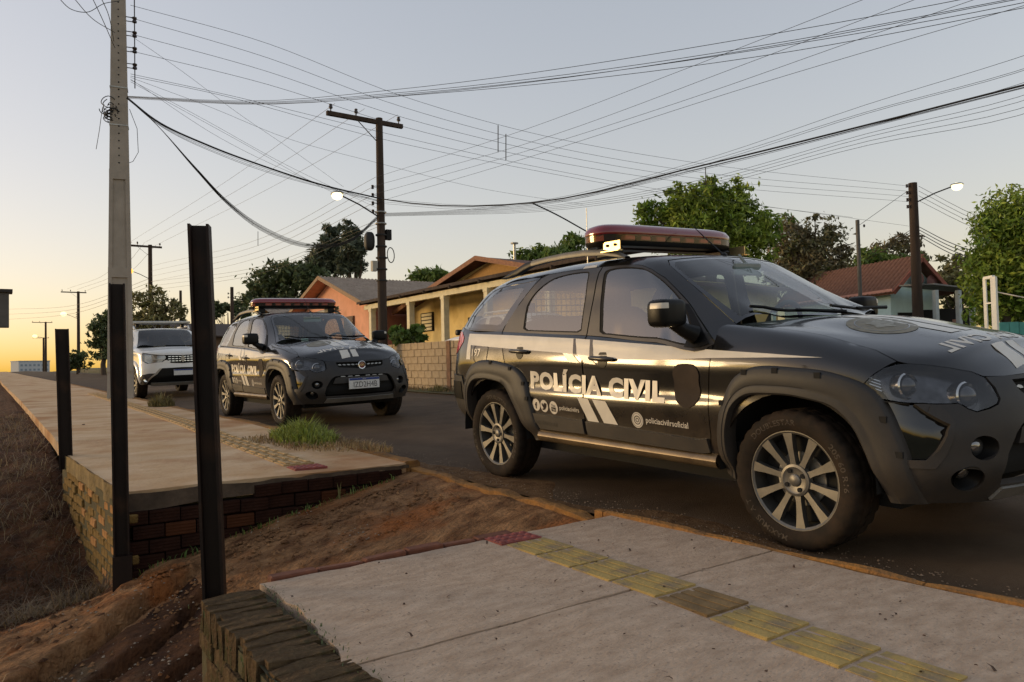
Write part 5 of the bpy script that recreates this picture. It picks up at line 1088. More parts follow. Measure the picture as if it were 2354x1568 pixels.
for k, x in enumerate((.45, .62, 1.75)):
    b = MB(); b.box((x, -1.2, 1.25), (.12, .3, .55)); b.build('hanging_cloth', mat('cloth_%d' % k, [(.5, .2, .12), (.55, .5, .45), (.45, .25, .2)][k], .9, var=.2), bh)
for x, z in ((1.0, hz+.30), (1.62, hz+.2)):
    b = MB(); pr = [(.25*t, -.08*(1-t*t)) for t in np.linspace(0.01, 1, 7)]; b.lathe(pr, 18, (x, -.32, z), 'y'); b.cyl((x, -.05, z-.15), (x, -.4, z-.05), .02, 6); d_ = b.build('satellite_dish', mat('rusty_dish', (.16, .07, .06), .7, var=.3, vscale=7), None, smooth=40, fixn=False)
    d_.parent = bh
# far small house behind the posts
fh = empty('beige_house', (12.4, 40.5, .8)); tag(fh, 'small beige house with a grey sheet roof far behind the tall brown post', 'house')
b = MB(); gable(b, 0, 6, -3, 3, 0, 2.5, 3.3); b.build('wall', mat('beige_render', (.42, .33, .22), .9, var=.1, vscale=2), fh)
for ye in (-3.6, 3.6): link('roof', gridmesh('roof', corrug(-.5, 6.4, 0, 3.42, ye, 2.42, .3, .04), M_fibro), fh)
b = MB(); b.box((-.03, -1.2, 1.4), (.06, .8, 1.1)); b.build('window', M_brownw, fh)
# low brown house far left
lh = empty('brown_house', (9.3, 66, .9)); tag(lh, 'low brown house behind the trees at the far left end of the street', 'house')
b = MB(); gable(b, 0, 9, -7, 6, 0, 2.7, 3.9); b.build('wall', mat('brown_render', (.22, .14, .09), .9, var=.2, vscale=1), lh)
for ye in (-7.6, 6.6):
    b = MB(); b.bar((4.5, 0, 3.95), (4.5, ye, 2.6), 10, .12); b.build('roof', M_darkw, lh)
for k in range(3):
    b = MB(); b.box((-.03, -4.5+3.4*k, 1.5), (.06, 1.2, 1.2)); b.build('window', M_letter, lh)
# far apartment block
fb = at(70, 850, 330); ab = empty('apartment_block', (fb[0], fb[1], 1.0), R(20)); tag(ab, 'pale far apartment block on the horizon at the left', 'building')
b = MB(); b.box((0, 0, 2.4), (12.5, 8, 7.2)); b.build('wall', mat('hazy_white', (.5, .52, .55), .9, var=.05), ab)
b = MB(); b.box((0, 0, 6.2), (12.8, 8.4, .4)); b.build('roof', mat('hazy_grey', (.4, .43, .47), .9, var=.05), ab)
for f_ in range(3):
    for k in range(7):
        b = MB(); b.box((-5.1+1.7*k, -4.02, .4+2.0*f_), (.9, .1, .9)); b.build('window', mat('far_pane', (.22, .27, .33), .4, var=.1), ab)
# ------------------------------------------------------------------ poles, lamps, cables
M_cpole = mat('pole_concrete', (.36, .31, .25), .9, var=.12, vscale=3, bump=.2, bscale=60, dist=.004)
M_wpole = mat('pole_timber', (.05, .032, .021), .9, var=.3, vscale=5, bump=.5, bscale=20, stretch=(1, 1, .1), dist=.01)
M_steel = mat('dark_steel', (.03, .024, .02), .6, var=.3, vscale=8, metal=.3)
M_ins = mat('brown_insulator', (.03, .018, .014), .3, var=.2)
M_cable = mat('black_cable', (.012, .012, .012), .6, var=0)
M_wire = mat('bare_conductor', (.06, .06, .065), .5, var=0, metal=.5)
M_rust = mat('brown_steel_post', (.016, .009, .0065), .55, var=.35, vscale=5, metal=.1, spec=.25, col3=(.045, .022, .012), s3=5., p3=.58, bump=.15, bscale=30, stretch=(1, 1, .3))
# concrete double-T pole
cpx, cpy = 2.15, 17.29; cz0 = float(zslab(17.2))
cp = empty('utility_pole', (cpx, cpy, cz0-.05), R(-10)); tag(cp, 'tall grey concrete utility pole on the far pavement at the left', 'utility pole')
b = MB(); Hh = 10.5; n = 12
def wd(z): return .49-.0265*z, .34-.014*z
def ringz(z, s=1.):
    w, d = wd(z); w /= 2; d /= 2; return [(-w, -d, z), (w, -d, z), (w, d, z), (-w, d, z)]
zs = np.linspace(0, Hh, 12)
for i in range(11): b.add(ringz(zs[i])+ringz(zs[i+1]), [(0, 1, 5, 4), (1, 2, 6, 5), (2, 3, 7, 6), (3, 0, 4, 7)])
b.add(ringz(Hh), [(0, 1, 2, 3)]); b.build('shaft', M_cpole, cp, fixn=True)
M_cshade = mat('pole_concrete_recess', (.25, .21, .17), .95, var=.15, vscale=3)
for z0, z1 in ((.6, 2.55), (2.75, 4.6)):          # recessed web panels: raised edge ribs leave the panel sunk
    for sx in (-1, 1):
        b = MB(); w0, d0 = wd(z0); w1, d1 = wd(z1)
        b.add([(sx*w0/2, -d0/2-.03, z0), (sx*(w0/2-.075), -d0/2-.03, z0), (sx*(w1/2-.07), -d1/2-.03, z1), (sx*w1/2, -d1/2-.03, z1), (sx*w0/2, -d0/2+.01, z0), (sx*(w0/2-.075), -d0/2+.01, z0), (sx*(w1/2-.07), -d1/2+.01, z1), (sx*w1/2, -d1/2+.01, z1)], [(0, 1, 2, 3), (0, 4, 5, 1), (1, 5, 6, 2), (2, 6, 7, 3), (3, 7, 4, 0)]); b.build('rib', M_cpole, cp)
    w1, d1 = wd(z1); b = MB(); b.box((0, -d1/2-.012, z1+.1), (w1, .04, .2)); b.build('rib', M_cpole, cp)
for k in range(34):
    z = 4.95+.155*k
    if z < 9.9:
        w, d = wd(z); b = MB(); b.cyl((0, -d/2-.004, z), (0, -d/2+.03, z), .016, 8); b.build('bolt_hole', M_dark, cp)
b = MB(); b.cyl((.30, -.02, 6.6), (.30, -.02, 9.9), .012, 6); rk = b.build('insulator_rack', M_steel, cp)
CZ = [7.18, 7.55, 7.90, 8.22]
for k, z in enumerate([7.07, 7.42, 7.76, 8.07]):
    b = MB(); b.lathe([(.018, -.06), (.045, -.055), (.045, -.02), (.026, 0), (.045, .02), (.045, .055), (.018, .06)], 12, (.30, -.02, z+.0), 'z'); b.build('insulator', M_ins, rk, smooth=50)
    b = MB(); b.bar((.12, -.02, z-.045), (.3, -.02, z-.045), .02, .012); b.bar((.12, -.02, z+.045), (.3, -.02, z+.045), .02, .012); b.build('rack_bracket', M_steel, rk)
for z in (5.75, 6.55):
    w, d = wd(z); b = MB(); b.box((0, 0, z), (w+.02, d+.02, .025)); b.build('steel_band', M_silver, cp)
g_ = np.random.default_rng(5); b = MB()
for k in range(16):          # tangle of spare cable
    c = np.array([-.15+g_.normal()*.04, -.12, 6.02+g_.normal()*.12]); r = g_.uniform(.05, .15); a = g_.uniform(0, 6.28); tl = g_.uniform(-.5, .5)
    b.tube([c+np.array([r*math.cos(t+a), .05*math.sin(2*t)+.1*math.cos(t)*tl, r*.8*math.sin(t+a)]) for t in np.linspace(0, g_.uniform(3.5, 6.2), 14)], .009, 5)
b.tube([(.2, -.15, 6.1), (.34, -.15, 5.7), (.36, -.15, 5.2), (.26, -.15, 5.0), (.14, -.1, 4.95)], .006, 5); b.tube([(-.3, -.1, 6.1), (-.36, -.1, 5.6), (-.42, -.1, 5.2)], .006, 5)
b.build('cable_tangle', M_cable, cp); cp.children[-1]['kind'] = 'stuff'
# timber pole with cross arm
def timber(name, label, base, top, r0, r1, arm=None, lean=0., rz=R(90), group=None, ins=4, lamp=None, zr=None):
    o = empty(name, base, rz); tag(o, label, 'utility pole', group); H_ = top-base[2]
    b = MB(); b.tube([(0, 0, -.2), (lean*.5, 0, H_*.5), (lean, 0, H_)], [r0, (r0+r1)/2, r1], 14); b.build('shaft', M_wpole, o, smooth=40)
    if arm:
        dz, L0, L1, ay = arm
        b = MB(); b.bar((lean-.0, -L0, H_-dz), (lean, L1, H_-dz), .11, .12); a = b.build('cross_arm', M_wpole, o)
        b = MB(); b.bar((lean, 0, H_-dz-.65), (lean-.06, L1*.45, H_-dz-.06), .03, .012); b.build('arm_brace', M_steel, o)
        for y in (-L0+.12, L1*.45, L1-.12):
            b = MB(); b.lathe([(.015, 0), (.02, .08), (.05, .09), (.06, .13), (.04, .16), (.05, .2), (.02, .22)], 10, (lean, y, H_-dz+.06), 'z'); b.build('insulator', M_ins, a, smooth=50)
    for k in range(ins):
        z = (zr if zr else H_-2.4)-.24*k; b = MB(); b.lathe([(.015, -.06), (.04, -.05), (.04, -.02), (.025, 0), (.04, .02), (.04, .05), (.015, .06)], 10, (.1, .2, z), 'z'); b.bar((0, 0, z), (.105, .21, z), .015, .015); b.build('insulator', M_ins, o, smooth=50)
    if lamp:
        (dx_, dy_, zl, col, en, rl_) = lamp; dx_, dy_ = dx_*math.cos(-rz)-dy_*math.sin(-rz), dx_*math.sin(-rz)+dy_*math.cos(-rz)
        b = MB(); b.tube([(0, 0, zl-.45), (dx_*.5, dy_*.5, zl-.15), (dx_*.85, dy_*.85, zl-.0), (dx_, dy_, zl+.02)], .022, 8); b.build('lamp_arm', M_steel, o)
        b = MB(); sellip(b, (dx_, dy_, zl+.05), (.2, .16, .07), .7, .7, n=16, m=8, la=(0, 90)); hd_ = b.build('lamp_head', M_silver, o, smooth=40)
        b = MB(); sellip(b, (dx_, dy_, zl), (rl_, rl_, rl_*.8), 1, 1, n=16, m=8); b.build('lamp_bulb', mat('lit_%s' % name+str(round(col[2], 2)), col, .5, var=0, em=col, ems=en), hd_)
    return o
def lo(x, y, Z, base): q = at(x, y, Z); return q[0]-base[0], q[1]-base[1], q[2]-base[2]
tp = timber('utility_pole', 'dark timber utility pole with a cross arm beside the block wall', (9.25, 19.75, .2), 8.18, .145, .10, (.12, .75, 1.6, 0), lean=0, ins=4, zr=5.95, lamp=(*lo(775, 450, 20.6, (9.25, 19.75, .2)), (1., .86, .5), .55, .15))
b = MB(); sellip(b, (.12, .32, 4.35), (.14, .15, .28), .7, .7, n=12, m=8); b.build('cable_coil', M_cable, tp, smooth=60)
b = MB(); b.tube([(-.12+.08*math.cos(t), -.24-.15*math.cos(t), 3.95+.22*math.sin(t)) for t in np.linspace(0, 12.5, 40)], .014, 5); b.build('cable_loop', M_cable, tp)
b = MB(); b.box((-.05, -.2, 4.55), (.14, .16, .3)); b.build('junction_box', M_dplast, tp)
b = MB(); b.box((.05, .22, 3.62), (.14, .14, .3)); b.build('meter_box', mat('pale_box', (.4, .38, .32), .7, var=.1), tp)
for z in np.linspace(3.2, 5.2, 7):
    b = MB(); b.lathe([(.165, -.02), (.17, 0), (.165, .02)], 14, (0, 0, z), 'z'); b.build('cable_tie', M_silver if z > 4.8 else M_cable, tp)
fp1 = at(345, 563, 48); timber('utility_pole', 'timber pole with cross arm and orange lamp above the white SUV', (fp1[0], fp1[1], .6), float(fp1[2]), .16, .12, (.12, .7, 1.65, 0), ins=3, zr=5.6, lamp=(*lo(296, 623, 47, (fp1[0], fp1[1], .6)), (1., .45, .07), .6, .26))
fp2 = at(180, 670, 84); timber('utility_pole', 'far timber pole with cross arm right of the short brown post', (fp2[0], fp2[1], .9), float(fp2[2]), .18, .14, (.12, .8, 1.7, 0), ins=3, lamp=(*lo(146, 722, 82, (fp2[0], fp2[1], .9)), (1., .75, .35), .5, .3))
fp3 = at(105, 740, 140); timber('utility_pole', 'most distant timber pole with cross arm near the horizon', (fp3[0], fp3[1], 1.3), float(fp3[2]), .22, .16, (.12, 1.1, 2.2, 0), ins=0, lamp=(*lo(80, 773, 138, (fp3[0], fp3[1], 1.3)), (1., .7, .3), .5, .4))
fp4 = at(100, 776, 190); timber('utility_pole', 'short distant timber pole beside the farthest one', (fp4[0], fp4[1], 1.5), float(fp4[2]), .25, .2, (.1, 1.2, 2.4, 0), ins=0)
fp5 = at(415, 668, 60); timber('utility_pole', 'thin bare pole rising behind the white SUV roof', (fp5[0], fp5[1], .7), float(fp5[2]), .13, .10, ins=0)
fp6 = at(533, 660, 46); timber('utility_pole', 'thin pole with small insulators behind the beige house', (fp6[0], fp6[1], .6), float(fp6[2]), .13, .10, ins=2, zr=float(fp6[2])-1.0)
rp = at(2098, 421, 25.5); timber('utility_pole', 'stout timber pole with a lit lamp in front of the blue house', (rp[0], rp[1], .5), float(rp[2]), .19, .14, ins=4, zr=float(rp[2])-.6, lamp=(*lo(2200, 429, 25.0, (rp[0], rp[1], .5)), (1., .86, .5), .55, .17))
tq = at(1971, 506, 25.5); o = empty('slim_pole', (tq[0], tq[1], .5)); tag(o, 'slim grey pole standing left of the blue house', 'pole')
b = MB(); b.cyl((0, 0, 0), (0, 0, tq[2]-.5), .065, 10); b.build('shaft', mat('dull_grey_steel', (.10, .095, .085), .7, var=.2, vscale=4), o, smooth=40); b = MB(); b.lathe([(.02, -.05), (.04, 0), (.02, .05)], 8, (.2, -.12, tq[2]-.7), 'z'); b.build('insulator', M_ins, o)
# ---- cables: each is a strand with its own sag between two fixing points
def strand(name, label, pts, Z0, Z1, r, m=None, group=None, cat='cable', n=40):
    """pts: directions the strand passes through, distances run from Z0 to Z1"""
    p = np.array(pts, float)
    if p[-1, 0] >= 2400:          # carry on to the next pole out of view
        L_ = np.linalg.norm(np.diff(p, axis=0), axis=1).sum(); d_ = p[-1]-p[-2]; d_ = d_/np.linalg.norm(d_); p = np.vstack([p, p[-1]+d_*1100]); Z1 = 1/(1/Z0+(1/Z1-1/Z0)*(L_+1100)/L_)
    t = np.r_[0, np.cumsum(np.linalg.norm(np.diff(p, axis=0), axis=1))]; t /= t[-1]
    tt = np.linspace(0, 1, n)
    if len(p) > 2:
        D = _fd(t); q = np.empty((n, 2)); k = np.clip(np.searchsorted(t, tt)-1, 0, len(t)-2); h = (t[k+1]-t[k]); f = (tt-t[k])/h; s_ = D@p
        q = ((2*f**3-3*f**2+1)[:, None]*p[k]+((f**3-2*f**2+f)*h)[:, None]*s_[k]+(-2*f**3+3*f**2)[:, None]*p[k+1]+((f**3-f**2)*h)[:, None]*s_[k+1])
    else: q = p[0]+(p[1]-p[0])*tt[:, None]
    w = 1/Z0+(1/Z1-1/Z0)*tt
    b = MB(); b.tube([at(x, y, 1/w_) for (x, y), w_ in zip(q, w)], r, 5, cap=False)
    return tag(b.build(name, m or M_wire, fixn=False), label, cat, group)
ZC, ZT = 15.3, 21.5
ORD = ['topmost', 'second', 'third', 'fourth', 'fifth', 'sixth', 'seventh', 'eighth']
ra = 'four bare wires from the concrete pole to the pole at the right'
for k, (p, ) in enumerate([([(300, 12), (600, 95), (919, 219), (1194, 299), (1584, 372), (2090, 428)],), ([(300, 41), (600, 128), (919, 244), (1194, 320), (1565, 390), (2090, 440)],), ([(300, 78), (600, 160), (919, 268), (1194, 338), (1565, 405), (2090, 452)],), ([(300, 117), (600, 190), (919, 289), (1194, 356), (1565, 418), (2090, 464)],)]):
    strand('power_line', ORD[k]+' of four bare lines from the concrete pole to the lamp pole at right', p, ZC, 25.4, .0048, group=ra)
for k, p in enumerate(([(862, 408), (1187, 305), (1559, 165), (1995, -5), (2400, -160)], [(862, 427), (1211, 330), (1711, 148), (2114, -5), (2400, -115)], [(862, 446), (1181, 356), (1600, 222), (1973, 91), (2272, -12), (2500, -90)], [(862, 466), (1175, 374), (1711, 203), (2354, 13), (2500, -30)])):
    strand('power_line', ORD[k]+' of four bare lines rising from the timber pole to the upper right', p, ZT, 9, .0040, group='four bare wires from the timber pole to the upper right')
for k, p in enumerate(([(292, 221), (600, 232), (919, 205), (1772, 79), (2205, 0), (2500, -60)], [(292, 222), (600, 235), (919, 213), (1833, 91), (2314, 0), (2500, -35)], [(292, 223), (600, 237), (919, 217), (1833, 100), (2354, 6), (2500, -25)], [(292, 224), (600, 239), (919, 221), (1833, 116), (2354, 18), (2500, -10)], [(292, 226), (600, 240), (919, 220), (1833, 96), (2354, -4), (2500, -30)])):
    strand('telephone_cable', ORD[[0, 2, 3, 4, 1][k]]+' of five cables running level from the concrete pole to the top right', p, ZC, 8, .0042, M_cable, group='level cables from the concrete pole to the top right')
strand('cable_bundle', 'thick black cable bundle sagging from the concrete pole to the timber pole', [(292, 225), (355, 275), (480, 335), (600, 380), (740, 425), (875, 457)], ZC, ZT, .022, M_cable)
for k in range(4):
    dy = (3, 7, -2, 10)[k]; strand('telephone_cable', 'loose strand lashed to the cable bundle left of the timber pole', [(292, 226), (355, 276+dy*.4), (520, 352+dy), (620, 388+dy), (740, 425+dy*.6), (875, 462+k)], ZC, ZT, .0045, M_cable, group='strands along the cable bundle')
strand('cable_bundle', 'thick black cable bundle climbing from the timber pole to the right edge', [(875, 457), (919, 464), (1102, 474), (1224, 466), (1620, 379), (2047, 274), (2354, 196), (2500, 160)], ZT, 9.5, .016, M_cable)
for k, (dy, s_) in enumerate(((4, 8), (-2, 4), (8, 14))):
    strand('telephone_cable', 'loose strand lashed to the cable bundle right of the timber pole', [(880, 460+dy), (1102, 474+dy), (1260, 462+dy*.6), (1620, 382+s_*.5), (2047, 276+s_*.3), (2500, 163+s_*.2)], ZT, 9.5, .0035, M_cable, group='strands along the right cable bundle')
for k in range(7):
    j = (k-3)*.5
    strand('telephone_cable', 'drooping black strand hanging low between the two nearest poles', [(292, 226), (345, 272), (450, 388+j*2), (520, 463+j*3), (600, 524+j*4), (720, 566+j*3), (800, 556+j*2), (868, 500+j*3)], ZC, ZT, .008 if k == 3 else .005, M_cable, group='drooping strands between the two nearest poles')
for k, (ym, ye) in enumerate(((452, 128), (470, 158), (468, 162), (482, 190), (486, 219), (492, 231), (497, 247), (500, 262))):
    strand('telephone_cable', ORD[k]+' at the right edge of eight thin cables fanning from the timber pole', [(885, 490+k), (1000, 486+k*1.2), (1240, 462+k*3.5), (1600, 392-20*(k < 4)+k*6), (2000, (392+ye)/2-8+k*2-14*(k < 3)), (2354, ye), (2500, ye-50)], ZT, 9.5, .0035, M_cable, group='thin cables fanning from the timber pole')
for k, p in enumerate(([(300, 170), (500, 213), (880, 305), (1177, 372), (1600, 450), (2090, 520)], [(300, 175), (500, 217), (880, 320), (1177, 382), (1500, 440), (1960, 500)])):
    strand('telephone_cable', ('upper', 'lower')[k]+' of two thin cables descending from the concrete pole behind the green tree', p, ZC, 26, .0045, M_cable, group='thin cables descending from the concrete pole')
for p in ([(305, 85), (420, 165), (540, 255), (700, 365), (790, 430)], [(300, 182), (520, 325), (700, 410), (870, 470)], [(300, 184), (470, 275), (650, 375), (870, 480)], [(300, 188), (560, 330), (730, 425), (868, 490)], [(300, 178), (480, 245), (660, 318), (870, 375), (1100, 432), (1340, 470)]):
    strand('telephone_cable', 'thin cable crossing from the concrete pole down to the timber pole', p, ZC, ZT, .0035, M_cable, group='thin cables between the two nearest poles')
for k, (a, c) in enumerate((((770, 238), (300, 556)), ((838, 250), (330, 559)), ((914, 264), (362, 562)))):
    strand('power_line', ('left', 'middle', 'right')[k]+' hand line from the timber pole cross arm to the farther cross arm', [a, ((a[0]+c[0])/2, (a[1]+c[1])/2+10), c], ZT, 48, .0055, group='lines between the cross arms')
for k in range(4):
    strand('power_line', ORD[k]+' of four lines from the timber pole insulators to the orange lamp pole', [(862, 408+19*k), (600, 540+14*k+8), (345, 612+12*k)], ZT, 48, .0055, group='insulator lines to the orange lamp pole')
for k in range(3):
    strand('telephone_cable', ORD[k]+' of three low cables from the timber pole to the orange lamp pole', [(870, 505+8*k), (600, 612+8*k), (345, 648+10*k)], ZT, 48, .0055, M_cable, group='cables to the orange lamp pole')
for k in range(3):
    strand('power_line', 'bare line between the two far cross arms at the left', [(303+28*k, 557+3*k), (245+25*k, 628), (155+22*k, 664+2*k)], 48, 84, .010, group='far lines at the left')
    strand('telephone_cable', 'far cable sagging at the left of the concrete pole', [(345, 640+9*k), (180, 700+9*k), (0, 712+12*k)], 48, 110, .012, M_cable, group='far cables at the left')
for k in range(4):
    strand('power_line', ORD[k]+' of four bare lines leaving the lamp pole to the right', [(2112, 428+11*k), (2235, 492+10*k), (2354, 540+8*k), (2450, 575)], 25.4, 20, .007, group='lines leaving the lamp pole')
for k in range(4):
    strand('telephone_cable', ORD[k]+' of four dark cables hanging from the lamp pole into the tree', [(2110, 520+7*k), (2180, 556+8*k), (2260, 585+9*k)], 25.4, 18, .012, M_cable, group='cables from the lamp pole into the tree')
for k in range(3): strand('telephone_cable', 'cable dropping left from the lamp pole behind the slim pole', [(2095, 528+5*k), (2040, 560+6*k), (1985, 580+10*k)], 25.4, 32, .010, M_cable, group='cables left of the lamp pole')
strand('service_drop', 'single wire from the slim pole up to the lamp pole', [(1972, 520), (2085, 440)], 25.5, 25.4, .008)
strand('service_drop', 'black service cable dropping from the bundle behind the light bar', [(1224, 467), (1280, 494), (1352, 534), (1420, 570)], 17.5, 19, .018, M_cable)
strand('service_drop', 'white fence wire running right from the white posts', [(2290, 671), (2354, 684), (2450, 700)], 10.2, 9.5, .008, M_letter)
for p in ([(130, -10), (165, 22), (200, 28), (240, 8), (275, 2)], [(205, -20), (238, 50), (264, 110)], [(165, -10), (215, 45), (264, 75)], [(230, -10), (248, 30), (262, 95)]):
    strand('telephone_cable', 'loose cable at the top left of the concrete pole', p, 13, ZC, .007, M_cable, group='loose cables left of the concrete pole')
for x, y0, y1, Z, l in ((1145, 288, 350, 17.6, 'left of the pair of line spacers hanging in the wires'), (1163, 308, 368, 17.6, 'right of the pair of line spacers hanging in the wires'), (593, 532, 565, 30, 'small line spacer above the second police car'), (1622, 385, 425, 20, 'line spacer above the bright green tree')):
    b = MB(); b.tube([at(x, y0, Z), at(x, y1, Z)], .012, 5); tag(b.build('line_spacer', M_steel), l, 'spacer', 'line spacers')
a_ = at(1348, 478, 15); b = MB(); b.tube([(a_[0], a_[1], .45), tuple(a_)], [.018, .008], 6); tag(b.build('antenna_mast', M_silver), 'thin metal mast rising behind the nearest light bar', 'mast')
# ---- brown steel posts
def ibeam(label, x, y, z0, z1, w, d, leanx, leany, rz=0., steps=0):
    o = empty('steel_post', (x, y, z0), rz); tag(o, label, 'post'); H_ = z1-z0; t = .010
    def sec(z, s_=1.):
        lx, ly = leanx*z/H_, leany*z/H_; return lx, ly
    for nm, cx_, cy_, dx_, dy_ in (('flange', -w/2+t/2, 0, t, d), ('flange', w/2-t/2, 0, t, d), ('web', 0, .012, w-2*t, t)):
        lx, ly = leanx, leany; b = MB(); q = [(-dx_/2, -dy_/2), (dx_/2, -dy_/2), (dx_/2, dy_/2), (-dx_/2, dy_/2)]
        b.add([(cx_+a, cy_+c, 0) for a, c in q]+[(cx_+a+lx, cy_+c+ly, H_) for a, c in q], [(3, 2, 1, 0), (4, 5, 6, 7), (0, 1, 5, 4), (1, 2, 6, 5), (2, 3, 7, 6), (3, 0, 4, 7)]); b.build(nm, M_rust, o)
    return o
ibeam('tall dark brown steel post in the foreground on the corner of the near pavement', .704, 3.052, -.12, 1.455, .078, .07, -.052, .03, R(-22))
ibeam('dark brown steel post at the corner of the brick retaining wall', .632, 5.045, -.62, 1.42, .086, .07, -.022, .01, R(-10))
p2 = empty('post_sleeve', (.632, 5.045, -.62), R(-10)); tag(p2, 'dark steel sleeve round the foot of the corner post', 'sleeve'); b = MB(); b.box((0, 0, .19), (.104, .09, .42)); b.build('sleeve', M_rust, p2)
ibeam('short dark brown steel post at the left edge of the far pavement', .492, 7.26, .08, 1.26, .10, .07, -.028, .01, R(-5))
# white gate posts at right
wp = empty('gate_posts', (0, 0, 0)); tag(wp, 'pair of white steel posts joined at the top near the right edge', 'post')
M_gate = mat('white_gate_paint', (.80, .79, .72), .6, var=.1, vscale=8)
w0 = at(2263, 640, 10.2); w1 = at(2284, 640, 10.0)
for q, w_ in ((w0, .036), (w1, .062)):
    b = MB(); b.box((q[0], q[1], float(w0[2])/2+.1), (w_, w_, float(w0[2])-.2)); b.build('post', M_gate, wp)
b = MB(); b.bar((w0[0], w0[1], float(w0[2])), (w1[0], w1[1], float(w0[2])), .04, .04); b.build('cap_rail', M_gate, wp)
b = MB(); b.bar((w0[0], w0[1], float(w0[2])-.35), (w1[0], w1[1], float(w0[2])-.35), .02, .02); b.build('cross_rail', M_gate, wp)
# dark box on a post at the left edge of the view
bx_ = at(4, 712, 7.5); o = empty('meter_cabinet', (bx_[0], bx_[1], 0)); tag(o, 'dark grey cabinet with an overhanging cap at the left edge', 'cabinet')
b = MB(); b.box((-.02, 0, bx_[2]), (.16, .2, .36)); b.build('cabinet_body', mat('grey_cabinet', (.10, .09, .08), .7, var=.2), o); b = MB(); b.box((-.02, 0, bx_[2]+.185), (.22, .26, .03)); b.build('cabinet_cap', M_steel, o)
b = MB(); b.box((-.20, .05, bx_[2]/2-.1), (.09, .09, bx_[2]+1.2)); b.build('cabinet_post', M_steel, o); b = MB(); b.bar((-.2, .05, bx_[2]), (0, 0, bx_[2]), .05, .05); b.build('cabinet_arm', M_steel, o)
# teal board fence at far right
tf = at(2328, 745, 15.5); o = empty('board_fence', (tf[0], tf[1], .5), R(-30)); tag(o, 'turquoise board fence behind the tree at the right edge', 'fence')
for k in range(14):
    b = MB(); b.box((-.2+.22*k, 0, .5), (.2, .03, 1.05+.03*math.sin(k*3))); b.build('board', mat('turquoise_paint', (.08, .30, .26), .7, var=.2, vscale=4), o)
# ------------------------------------------------------------------ trees and plants
def leaves(blobs, n, size, g, flat=.0, elong=1.6, shell=.55):
    """leaves gathered in sprays: spray centres lie mostly near the crown surface, leaves scatter round each spray"""
    vol = np.array([b[1][0]*b[1][1]*b[1][2] for b in blobs])**.8; ns = max(12, n//26); pk = g.choice(len(blobs), ns, p=vol/vol.sum())
    d = g.normal(size=(ns, 3)); d /= np.linalg.norm(d, axis=1)[:, None]; rr = shell+(1-shell)*g.random(ns)**.6; rr = np.where(g.random(ns) < .22, g.random(ns)*shell, rr)*(1+.13*g.normal(size=ns))
    RB = np.array([b[1] for b in blobs]); cs = np.array([b[0] for b in blobs])[pk]+d*rr[:, None]*RB[pk]
    q = g.integers(0, ns, n); sg = np.clip(RB[pk[q]].mean(1), 0, 3)*.17*(.5+g.random(ns)[q]); c = cs[q]+g.normal(size=(n, 3))*sg[:, None]*np.array([1, 1, .75])
    a = g.normal(size=(n, 3)); a /= np.linalg.norm(a, axis=1)[:, None]; b_ = np.cross(a, g.normal(size=(n, 3))); b_ /= np.linalg.norm(b_, axis=1)[:, None]
    s = size*g.uniform(.45, 1.4, n)[:, None]
    v = np.stack([c-a*s*elong, c+b_*s*.55, c+a*s*elong, c-b_*s*.55], 1).reshape(-1, 3)
    return v, np.arange(4*n).reshape(n, 4)
def fmesh(name, v, f, m):
    me = bpy.data.meshes.new(name); me.from_pydata(v.tolist(), [], f.tolist()); me.materials.append(m); return me
def leafmat(name, c, c2, isl=.35):
    m = mat(name, c, .6, col2=c2, vscale=.9, detail=3, island=isl)
    b = m.node_tree.nodes['Principled BSDF']; n = m.node_tree.nodes; l = m.node_tree.links
    t = n.new('ShaderNodeBsdfTranslucent'); mx = n.new('ShaderNodeMixShader'); mx.inputs[0].default_value = .3; o = n['Material Output']
    l.new(b.inputs['Base Color'].links[0].from_socket, t.inputs[0]); l.new(b.outputs[0], mx.inputs[1]); l.new(t.outputs[0], mx.inputs[2]); l.new(mx.outputs[0], o.inputs[0]); return m
M_bark = mat('bark', (.09, .065, .045), .95, var=.3, vscale=8, bump=.5, bscale=20, stretch=(1, 1, .3))
def subblobs(c, r, k, g, f=.42):
    o = [(np.array(c), np.array(r)*.62)]
    for _ in range(k):
        d = g.normal(size=3); d /= np.linalg.norm(d); d[2] = d[2]*.8+.1; o.append((np.array(c)+d*np.array(r)*.68, np.array(r)*f*g.uniform(.7, 1.25)))
    return o
def tree(name, label, base, blobs, n, size, m, trunk=.15, seed=1, group=None, elong=1.5, cat='tree', limbs=12, shell=.5):
    g = np.random.default_rng(seed); o = empty(name, tuple(map(float, base))); tag(o, label, cat, group); B = np.array(base, float)
    v, f = leaves([(np.array(c)-B, r) for c, r in blobs], n, size, g, elong=elong, shell=shell); link('crown', fmesh('crown', v, f, m), o)
    b = MB(); top = np.mean([c for c, r in blobs], axis=0)-B; b.tube([(0, 0, -.2), top*.3+g.normal(size=3)*.05, top*.6+g.normal(size=3)*.1, top*.95], [trunk, trunk*.85, trunk*.6, trunk*.25], 8); b.build('trunk', M_bark, o, smooth=50)
    b = MB()
    for c, r in [blobs[i % len(blobs)] for i in range(limbs)]:
        e = np.array(c)-B+g.normal(size=3)*np.array(r)*.3; s_ = top*g.uniform(.3, .75); md = (s_+e)/2+g.normal(size=3)*.15*np.linalg.norm(e-s_)*.3; b.tube([s_, md, e], [trunk*.4, trunk*.25, trunk*.07], 6)
    b.build('limbs', M_bark, o, smooth=50); o.children[-1]['kind'] = 'stuff'
    return o
L_bright = leafmat('bright_leaves', (.12, .21, .024), (.34, .41, .06), .6)
L_green = leafmat('green_leaves', (.09, .155, .03), (.19, .26, .055), .5)
L_dark = leafmat('dark_leaves', (.065, .095, .036), (.13, .16, .065), .5)
